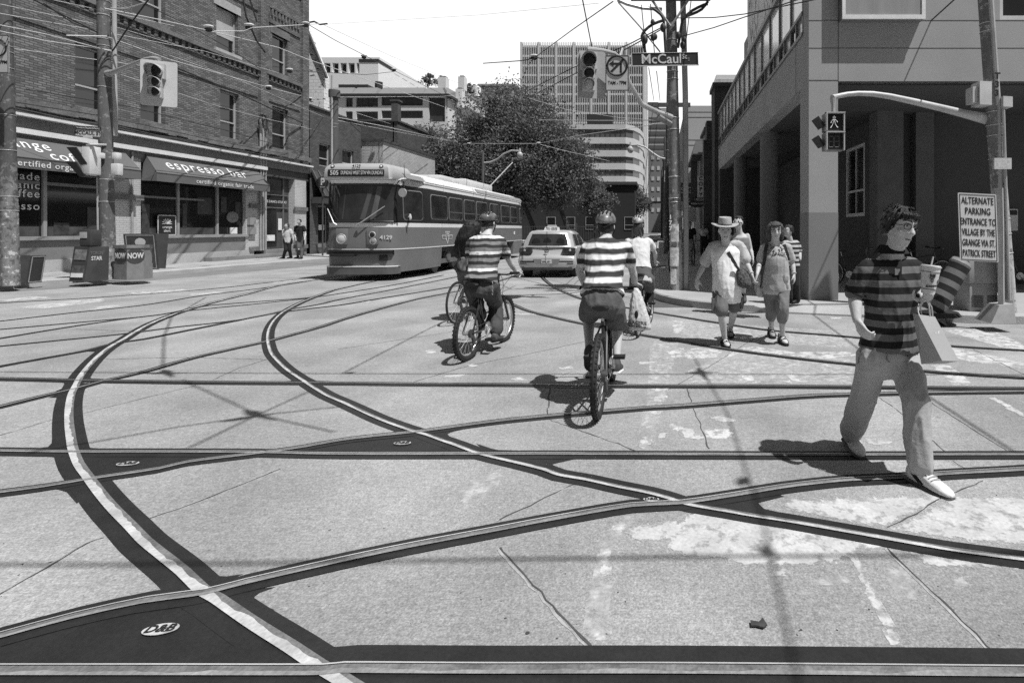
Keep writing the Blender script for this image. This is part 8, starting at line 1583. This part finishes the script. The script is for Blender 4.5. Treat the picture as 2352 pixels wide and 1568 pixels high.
t, L_, ls, lh = person('dark-haired youth in a black and white striped shirt half hidden behind the woman', G(1818, 692, .15), J, V((-.7, -.7, 0)), .85, .85, .93, (-.9, -.4, 0), vox=.014)
shirt(t, J, V((-.7, -.7, 0)), ls, lh, stripemat('youth_stripes', [(.5, .02), (1, .42)], .085), MALE, .85, .85, .014, -.1, .8, (.07, .07)); pants(t, J, V((-.7, -.7, 0)), lh, M('dark_cloth', .03, .9), 1, (.09, .075, .07)); hair(t, L_, .93, hairm, 60, seed=4, zback=-.05, vox=.011)
for s in 'LR': shoe(t, V((J['a'+s].x, J['a'+s].y, .26)), (-.7, -.7, 0), ink, .25, .046, 'shoe', 0, None, .012)
# ---------------------------------------------------------------- riders
denim = M('denim', .065, .85, .35, 5, .15, 120, .3, 40); jshort = M('short_cloth', .10, .85, .2, 5, .1, 120, .3, 40)
bC = bicycle('mountain bike of the centre cyclist with a plastic bag on its bar, seen from behind', G(1375, 958), .02, .34, 1.06, .029, crank=2.35)
J = JJ(hip=(1383, 684, 4.54), neck=(1393, 550, 4.84), head=(1392, 520, 4.93), sL=(1351, 568, 4.80), sR=(1436, 567, 4.80), eL=(1330, 618, 4.98), wL=(1342, 655, 5.12), eR=(1453, 621, 5.0), wR=(1459, 650, 5.08), hL=(1360, 706, 4.56), hR=(1407, 706, 4.56), kL=(1352, 722, 4.98), aL=(1353, 803, 4.56), kR=(1418, 742, 4.98), aR=(1417, 822, 4.78))
fb_ = V((.0, 1, -.25)).normalized()
t, L_, ls, lh = person('centre cyclist in a white and dark striped shirt and shorts riding away from us', G(1383, 900), J, fb_, 1.0, 1., 1., (.02, 1, -.05), (0, 0, 1), hands=(dict(w=J['wR'], d=(0, .9, -.3), pn=(0, -.1, -1), curl=1.5, side=-1), dict(w=J['wL'], d=(0, .9, -.3), pn=(0, -.1, -1), curl=1.5, side=1)), vox=.011)
CD = [(-.16, .190, .165, -.01), (-.05, .184, .158, -.01), (.10, .170, .135, 0), (.30, .152, .108, .005), (.52, .165, .112, .005), (.72, .182, .112, 0), (.86, .168, .095, -.005), (.95, .11, .075, -.01), (1.02, .060, .055, -.01)]
shirt(t, J, fb_, ls, lh, stripemat('rider_stripes', [(.42, .035), (.50, .30), (.90, .72), (1, .30)], .098, .03, wob=.05), CD, 1.0, 1.0, .014, .05, .62, (.060, .062), .0105, .010, 21.)
pants(t, J, fb_, lh, jshort, .47, (.108, .096, .092), .0105, .010, 23., 'shorts', waist=.10, k=.98, kd=.98); helmet(t, L_, 1., M('helmet_grey', .20, .35, .7, 16, .2, 30)); m = MB(); haircap(m, L_, 1, -.06, .05, 1.04); put(remesh(m, .01, 1, off=wloc(t)), 'hair', hairm, t)
cshoe = M('canvas_shoe', .07, .8, .2, 10); shoe(t, J['aL']+V((0, .02, .0)), (0, 1, 0), cshoe, .27, .048, 'shoe', -.75, ink, .009); shoe(t, J['aR']+V((0, 0, -.02)), (.05, 1, 0), cshoe, .27, .050, 'shoe', -.12, white, .009)
pg = thing('plastic_bag', 'white plastic shopping bag hanging from the handlebar of the centre cyclist', 'plastic bag', W(1468, 757, 5.05)); m = MB(); m.loft([sect(W(x, y, 5.04), V((1, .2, 0)).normalized(), V((-.2, 1, 0)).normalized(), a, b, 18) for x, y, a, b in ((1461, 662, .022, .02), (1462, 674, .045, .035), (1464, 700, .075, .055), (1467, 728, .098, .065), (1469, 750, .110, .06), (1470, 757, .108, .04))])
pgb = put(remesh(m, .008, 2, .008, 16, 5., wloc(pg), (3, 3, .25)), 'bag_body', M('plastic_white', .60, .35, .08, 6, .04, 50), pg); text('GLACERIE', .045, ink, pgb, onto([pgb], 1463, 741, .008) or W(1463, 741, 4.95), (1, -.02, -.1), (0, 0, 1), bold=.03); text('fresh produce', .03, ink, pgb, onto([pgb], 1464, 749, .008) or W(1463, 748, 4.95), (1, -.02, -.1), (0, 0, 1), bold=.02)
m = MB(); p_ = onto([pgb], 1461, 722, .006)
if p_: m.ball(p_, (.018, .004, .038), 10, 6); m.build('bag_logo', ink, pgb)
bA = bicycle('mountain bike of the left striped cyclist', G(1074, 828), R(7), .315, 1.04, .030, crank=.9)
J = JJ(hip=(1104, 652, 6.38), neck=(1119, 540, 6.66), head=(1123, 512, 6.74), sL=(1083, 556, 6.66), sR=(1150, 555, 6.62), eL=(1078, 602, 6.85), wL=(1094, 628, 6.98), eR=(1171, 602, 6.85), wR=(1185, 623, 6.98), hL=(1087, 660, 6.40), hR=(1124, 660, 6.38), kL=(1093, 690, 6.80), aL=(1103, 728, 6.52), kR=(1139, 700, 6.80), aR=(1139, 764, 6.58))
fa_ = V((.13, 1, -.25)).normalized()
t, L_, ls, lh = person('left cyclist in a multi-striped shirt, jeans and helmet riding away from us', G(1104, 810), J, fa_, 1.04, 1.05, 1., (.25, 1, -.05), hands=(dict(w=J['wR'], d=(.1, .9, -.3), pn=(0, -.1, -1), curl=1.5, side=-1), dict(w=J['wL'], d=(.1, .9, -.3), pn=(0, -.1, -1), curl=1.5, side=1)), vox=.012)
shirt(t, J, fa_, ls, lh, stripemat('left_rider_stripes', [(.20, .03), (.40, .20), (.60, .03), (.78, .66), (.80, .2), (1, .17)], .195, .04, wob=.05), CD, 1.06, 1.05, .016, .0, .60, (.064, .066), .0115, .010, 31.)
pants(t, J, fa_, lh, denim, .96, (.108, .090, .084), .0115, .016, 33., 'jeans', waist=.08, k=.95, kd=.92); helmet(t, L_, 1., M('helmet_glossy', .10, .15, .9, 9, .2, 30, coat=.8)); m = MB(); haircap(m, L_, 1, -.06, .05, 1.04); put(remesh(m, .01, 1, off=wloc(t)), 'hair', hairm, t)
shoe(t, J['aR']+V((0, 0, 0)), (.1, 1, 0), M('boot_grey', .08, .7, .4, 20), .28, .052, 'shoe', -.1, ink, .009); shoe(t, J['aL'], (.1, 1, 0), MATS['boot_grey'], .28, .052, 'shoe', -.4, ink, .009)
m = MB(); c_ = [W(1132, 655, 6.22), W(1131, 665, 6.21), W(1128, 680, 6.21), W(1133, 668, 6.24)]
for i in range(7): m.torus(W(1131+(i % 2), 648+4.5*i, 6.22), .011, .003, (1, .3*(i % 2), .2), 8, 4)
m.build('wallet_chain', alu, t)
bB = bicycle('thin-tyred bicycle behind the left striped cyclist', G(1050, 744), R(7), .345, 1.04, .018, crank=1.2, susp=False, knobs=False)
J = JJ(hip=(1073, 612, 8.75), neck=(1096, 535, 9.0), head=(1108, 512, 9.05), sL=(1074, 546, 9.0), sR=(1117, 546, 9.0), eL=(1072, 582, 9.15), wL=(1085, 602, 9.3), eR=(1118, 582, 9.15), wR=(1118, 602, 9.3), hL=(1062, 617, 8.75), hR=(1086, 617, 8.75), kL=(1063, 645, 9.1), aL=(1060, 682, 8.9), kR=(1086, 640, 9.1), aR=(1082, 672, 8.95))
t, L_, ls, lh = person('cyclist hidden behind the left striped rider, wearing shorts', G(1073, 730), J, fa_, 1., 1., .98, (.2, 1, 0), vox=.015)
shirt(t, J, fa_, ls, lh, M('plain_dark', .05, .9), CD, vox=.015); pants(t, J, fa_, lh, jshort, .47, vox=.015, name='shorts'); hair(t, L_, 1, hairm, 40, vox=.012)
for s in 'LR': shoe(t, J['a'+s], (.1, 1, 0), ink, .27, .048, 'shoe', -.2, None, .012)
bk = thing('backpack', 'bulky black backpack on the cyclist behind the left striped rider', 'backpack', W(1073, 590, 8.6)); m = MB(); m.loft([sect(W(x, y, 8.66), V((1, .1, 0)).normalized(), V((-.1, 1, 0)), a, b, 16) for x, y, a, b in ((1087, 509, .06, .06), (1085, 514, .12, .10), (1080, 527, .16, .13), (1073, 548, .175, .14), (1068, 572, .175, .13), (1066, 588, .15, .11), (1065, 593, .10, .06))]); pk = put(remesh(m, .012, 3, .018, 14, 6., wloc(bk)), 'bag_body', M('pack_nylon', .022, .65, .3, 12, .2, 90, .4, 40), bk)
m = MB(); m.loft([sect(W(x, y, 8.5), V((1, .1, 0)).normalized(), V((-.1, 1, 0)), a, .07, 12) for x, y, a in ((1076, 519, .07), (1072, 530, .11), (1069, 545, .11), (1068, 550, .06))]); put(remesh(m, .012, 3, .01, 20, 2., wloc(bk)), 'front_pocket', MATS['pack_nylon'], bk)
for x in (1054, 1090): m = MB(); m.tube([W(x, 560, 8.48), W(x+2, 590, 8.5), W(x+6, 602, 8.55)], .012, 5); m.build('shoulder_strap', MATS['pack_nylon'], bk)
hp_ = thing('hip_bag', 'small grey bag slung low under the black backpack', 'bag', W(1061, 620, 8.6)); m = MB(); m.loft([sect(W(x, y, 8.58), V((1, .2, 0)).normalized(), V((-.2, 1, 0)), a, .06, 12) for x, y, a in ((1062, 590, .05), (1061, 597, .075), (1060, 610, .075), (1063, 619, .06), (1066, 622, .03))]); put(remesh(m, .012, 3, .008, 20, 2., wloc(hp_)), 'bag_body', M('bag_grey', .13, .7, .4, 14), hp_)
bD = bicycle('slim bicycle of the woman cyclist in the white top', G(1466.5, 774), R(8), .335, 1.04, .020, crank=2.5, susp=False, knobs=False)
J = JJ(hip=(1473, 632, 7.72), neck=(1467, 546, 7.95), head=(1466, 515, 8.0), sL=(1441, 556, 7.95), sR=(1492, 556, 7.95), eL=(1433, 588, 8.1), wL=(1449, 604, 8.28), eR=(1505, 582, 8.1), wR=(1505, 600, 8.28), hL=(1461, 640, 7.74), hR=(1487, 640, 7.74), kL=(1459, 662, 8.1), aL=(1461, 695, 7.84), kR=(1492, 664, 8.1), aR=(1490, 711, 7.90))
fd_ = V((.12, 1, -.12)).normalized(); FD2 = [(-.20, .165, .12, 0), (-.06, .165, .12, 0), (.12, .150, .11, 0), (.32, .132, .10, 0), (.55, .140, .105, 0), (.72, .152, .10, 0), (.86, .145, .085, 0), (.94, .10, .07, 0), (1.0, .05, .05, 0)]
t, L_, ls, lh = person('woman cyclist in a white top and helmet with wavy hair riding up the street', G(1473, 760), J, fd_, 1., 1., .96, (.1, 1, 0), dims=FD2, armr=.85, legr=.92, hands=(dict(w=J['wR'], d=(.1, .9, -.3), pn=(0, -.1, -1), curl=1.5, side=-1, s=.9),), vox=.012)
shirt(t, J, fd_, ls, lh, M('white_tee', .64, .85, .05, 5, .04, 200, .3, 18), FD2, 1.0, 1., .010, .16, .5, (.060, .060), .0115, .008, 41.); pants(t, J, fd_, lh, jshort, .40, (.100, .094, .090), .012, .008, 43., 'shorts', waist=.12, k=.9, kd=.9)
def lg(mb):
    for s in 'LR': limb(mb, [J['h'+s].lerp(J['k'+s], .7), J['k'+s], J['k'+s].lerp(J['a'+s], .85)], [.075, .060, .045])
garment(t, 'leggings', M('leggings', .015, .8), lg, .012, .004, 9, 1.); helmet(t, L_, .96, M('helmet_white', .40, .4, .9, 14, .2, 30))
m = MB(); rnd = random.Random(12)
for i in range(60):
    x = rnd.uniform(-.065, .065); p = L_(x, -.085-.02*math.cos(x*20), rnd.uniform(-.02, .03)); q = L_(x*1.5+rnd.uniform(-.02, .02), -.10+rnd.uniform(-.02, .02), rnd.uniform(-.25, -.10)); m.tube([p, p.lerp(q, .35)+V((rnd.uniform(-.02, .02), -.01, 0)), p.lerp(q, .7)+V((rnd.uniform(-.025, .025), 0, 0)), q], [.011, .010, .008, .002], 5)
haircap(m, L_, 1, -.08, .05, 1.04); put(remesh(m, .008, 1, off=wloc(t)), 'hair', hairb, t)
for s in 'LR': shoe(t, J['a'+s], (.1, 1, 0), ink, .25, .045, 'shoe', -.15, white, .011)
# ---------------------------------------------------------------- couple on the far pavement
for lab, JQ, top, bot, hm, ff_, lng in (('blond woman in a pale top and dark leggings walking before the studio door', dict(hip=(661, 555, 24.6), neck=(660, 525.5, 24.6), head=(659, 518, 24.5), sL=(652, 530, 24.6), sR=(668, 530, 24.6), eL=(650, 541, 24.5), wL=(657, 539, 24.2), eR=(673, 544, 24.6), wR=(675, 556, 24.6), hL=(657, 558, 24.6), hR=(664, 558, 24.6), kL=(656, 574, 24.5), aL=(651, 590, 24.7), kR=(665, 574, 24.6), aR=(668, 590, 24.9)), M('pale_tee', .52, .85, .08, 5), M('leggings', .015), hairb, V((-.4, -1, 0)), 1),
      ('man in a black T-shirt and jeans walking beside the blond woman', dict(hip=(689, 552, 24.8), neck=(688, 517, 24.8), head=(687, 508.5, 24.7), sL=(679, 522, 24.8), sR=(698, 522, 24.8), eL=(677, 538, 24.8), wL=(680, 553, 24.6), eR=(702, 537, 24.8), wR=(699, 551, 24.6), hL=(685, 555, 24.8), hR=(694, 555, 24.8), kL=(686, 573, 24.5), aL=(684, 587, 25), kR=(694, 573, 24.7), aR=(692, 591, 24.4)), M('black_tee', .015, .9), denim, hairm, V((-.3, -1, 0)), 0)):
    J = JJ(**JQ); t, L_, ls, lh = person(lab, V((J['hip'].x, J['hip'].y, .15)), J, ff_, .9, .9, .95, ff_, vox=.018, armr=.95); shirt(t, J, ff_, ls, lh, top, MALE, .9, .95, .014, -.12, .5, (.075, .07), .018, .01); pants(t, J, ff_, lh, bot, .98, (.10, .075, .06), .018, .008); hair(t, L_, .95, hm, 50, -.05, 3, -.11 if lng else -.05, vox=.014, down=.05 if lng else 0)
    for s in 'LR': shoe(t, V((J['a'+s].x, J['a'+s].y, .26)), ff_, ink, .27, .048, 'shoe', 0, None, .016)
# ---------------------------------------------------------------- people far down the right pavement
def farperson(lab, x, Y, s, top, bot, ff_, hm=hairm, sk=skind, skirt=False):
    b = W(x, 0, Y); b.z = .15; q = lambda dx, dy, z: b+V((dx, dy, z))*s; sg = 1
    J = dict(hip=q(0, 0, .92), neck=q(0, 0, 1.42), head=q(0, -.03, 1.58), sL=q(-.17, 0, 1.37), sR=q(.17, 0, 1.37), eL=q(-.24, .02, 1.1), wL=q(-.18, -.2, 1.0), eR=q(.24, .02, 1.1), wR=q(.22, -.12, .88), hL=q(-.09, 0, .88), hR=q(.09, 0, .88), kL=q(-.09, -.08, .48), aL=q(-.1, .05, .11), kR=q(.1, .02, .48), aR=q(.1, .14, .11))
    t, L_, ls, lh = person(lab, b, J, ff_, .9, .9, .95, ff_, vox=.022, skinm=sk); shirt(t, J, ff_, ls, lh, top, MALE, .9, .9, .014, -.1, .5, (.07, .07), .022, .01)
    if skirt: 
        m = MB(); m.loft([sect(q(0, 0, z), lh, V(ff_).normalized(), a, a*.8, 16) for z, a in ((1.0, .15), (.9, .18), (.5, .24))]); m.build('skirt', bot, t)
    else: pants(t, J, ff_, lh, bot, .98, (.10, .08, .07), .022, .01)
    hair(t, L_, .95, hm, 40, -.04, 5, -.08, vox=.016)
    for s_ in 'LR': shoe(t, V((J['a'+s_].x, J['a'+s_].y, .26)), ff_, ink, .26, .048, 'shoe', 0, None, .018)
farperson('woman in a dark top and flowered skirt pushing a bicycle down the right pavement', 1584, 20.5, 1.0, M('black_tee', .015), M('flower_skirt', .28, .8, .9, 22), V((.2, -1, 0)), skirt=True)
farperson('woman in a white sleeveless top and dark trousers by the far shops', 1616, 27, .98, M('white_tee', .64), M('dark_cloth', .03), V((-.2, -1, 0)))
farperson('person in a white shirt far off beside the tall wooden pole', 1575, 33, .98, M('pale_tee', .52), M('dark_cloth', .03), V((0, -1, 0)))
b0 = bicycle('bicycle pushed by the woman in the flowered skirt', V((W(1590, 0, 20.1).x, 20.9, .15)), R(178), .335, 1.04, .02, susp=False, knobs=False)
for x, Y, hd_, lb in ((1575, 17.0, 10, 'bicycle parked in shade beside the tall wooden pole'), (1848, 11.2, 80, 'bicycle in the shade behind the striped youth and the pillar'), (1955, 12.6, 95, 'bicycle standing in the dark recess left of the man with the cup'), (2118, 12.4, 84, 'bicycle in the dark recess behind the striped traffic tube'), (2345, 12.2, 95, 'bicycle at the right frame edge under the dark overhang')):
    c = copy_tree(b0); c['label'] = lb; c.location = (W(x, 0, Y).x-.5, Y, .15); c.rotation_euler = (0, 0, -R(hd_))
# driver leaning an arm out of the streetcar
sx0 = sx_at(16.4, 2.1); J = dict(hip=V((sx0-.5, 16.6, 1.2)), neck=V((sx0-.42, 16.5, 2.12)), head=V((sx0-.40, 16.45, 2.36)), sL=V((sx0-.62, 16.6, 2.02)), sR=V((sx0-.20, 16.5, 2.02)), eR=V((sx0-.02, 16.35, 1.98)), wR=V((sx0+.14, 16.05, 1.97)), hL=V((sx0-.6, 16.6, 1.2)), hR=V((sx0-.4, 16.6, 1.2)))
t, L_, ls, lh = person('streetcar driver resting a bare forearm out of the cab window', V((sx0-.4, 16.5, 1.0)), J, V((0, -1, 0)), .9, .9, .95, V((.2, -1, 0)), hands=(dict(w=J['wR'], d=(.15, -.2, -1), pn=(-.5, .8, 0), curl=.6, side=-1),), vox=.014)
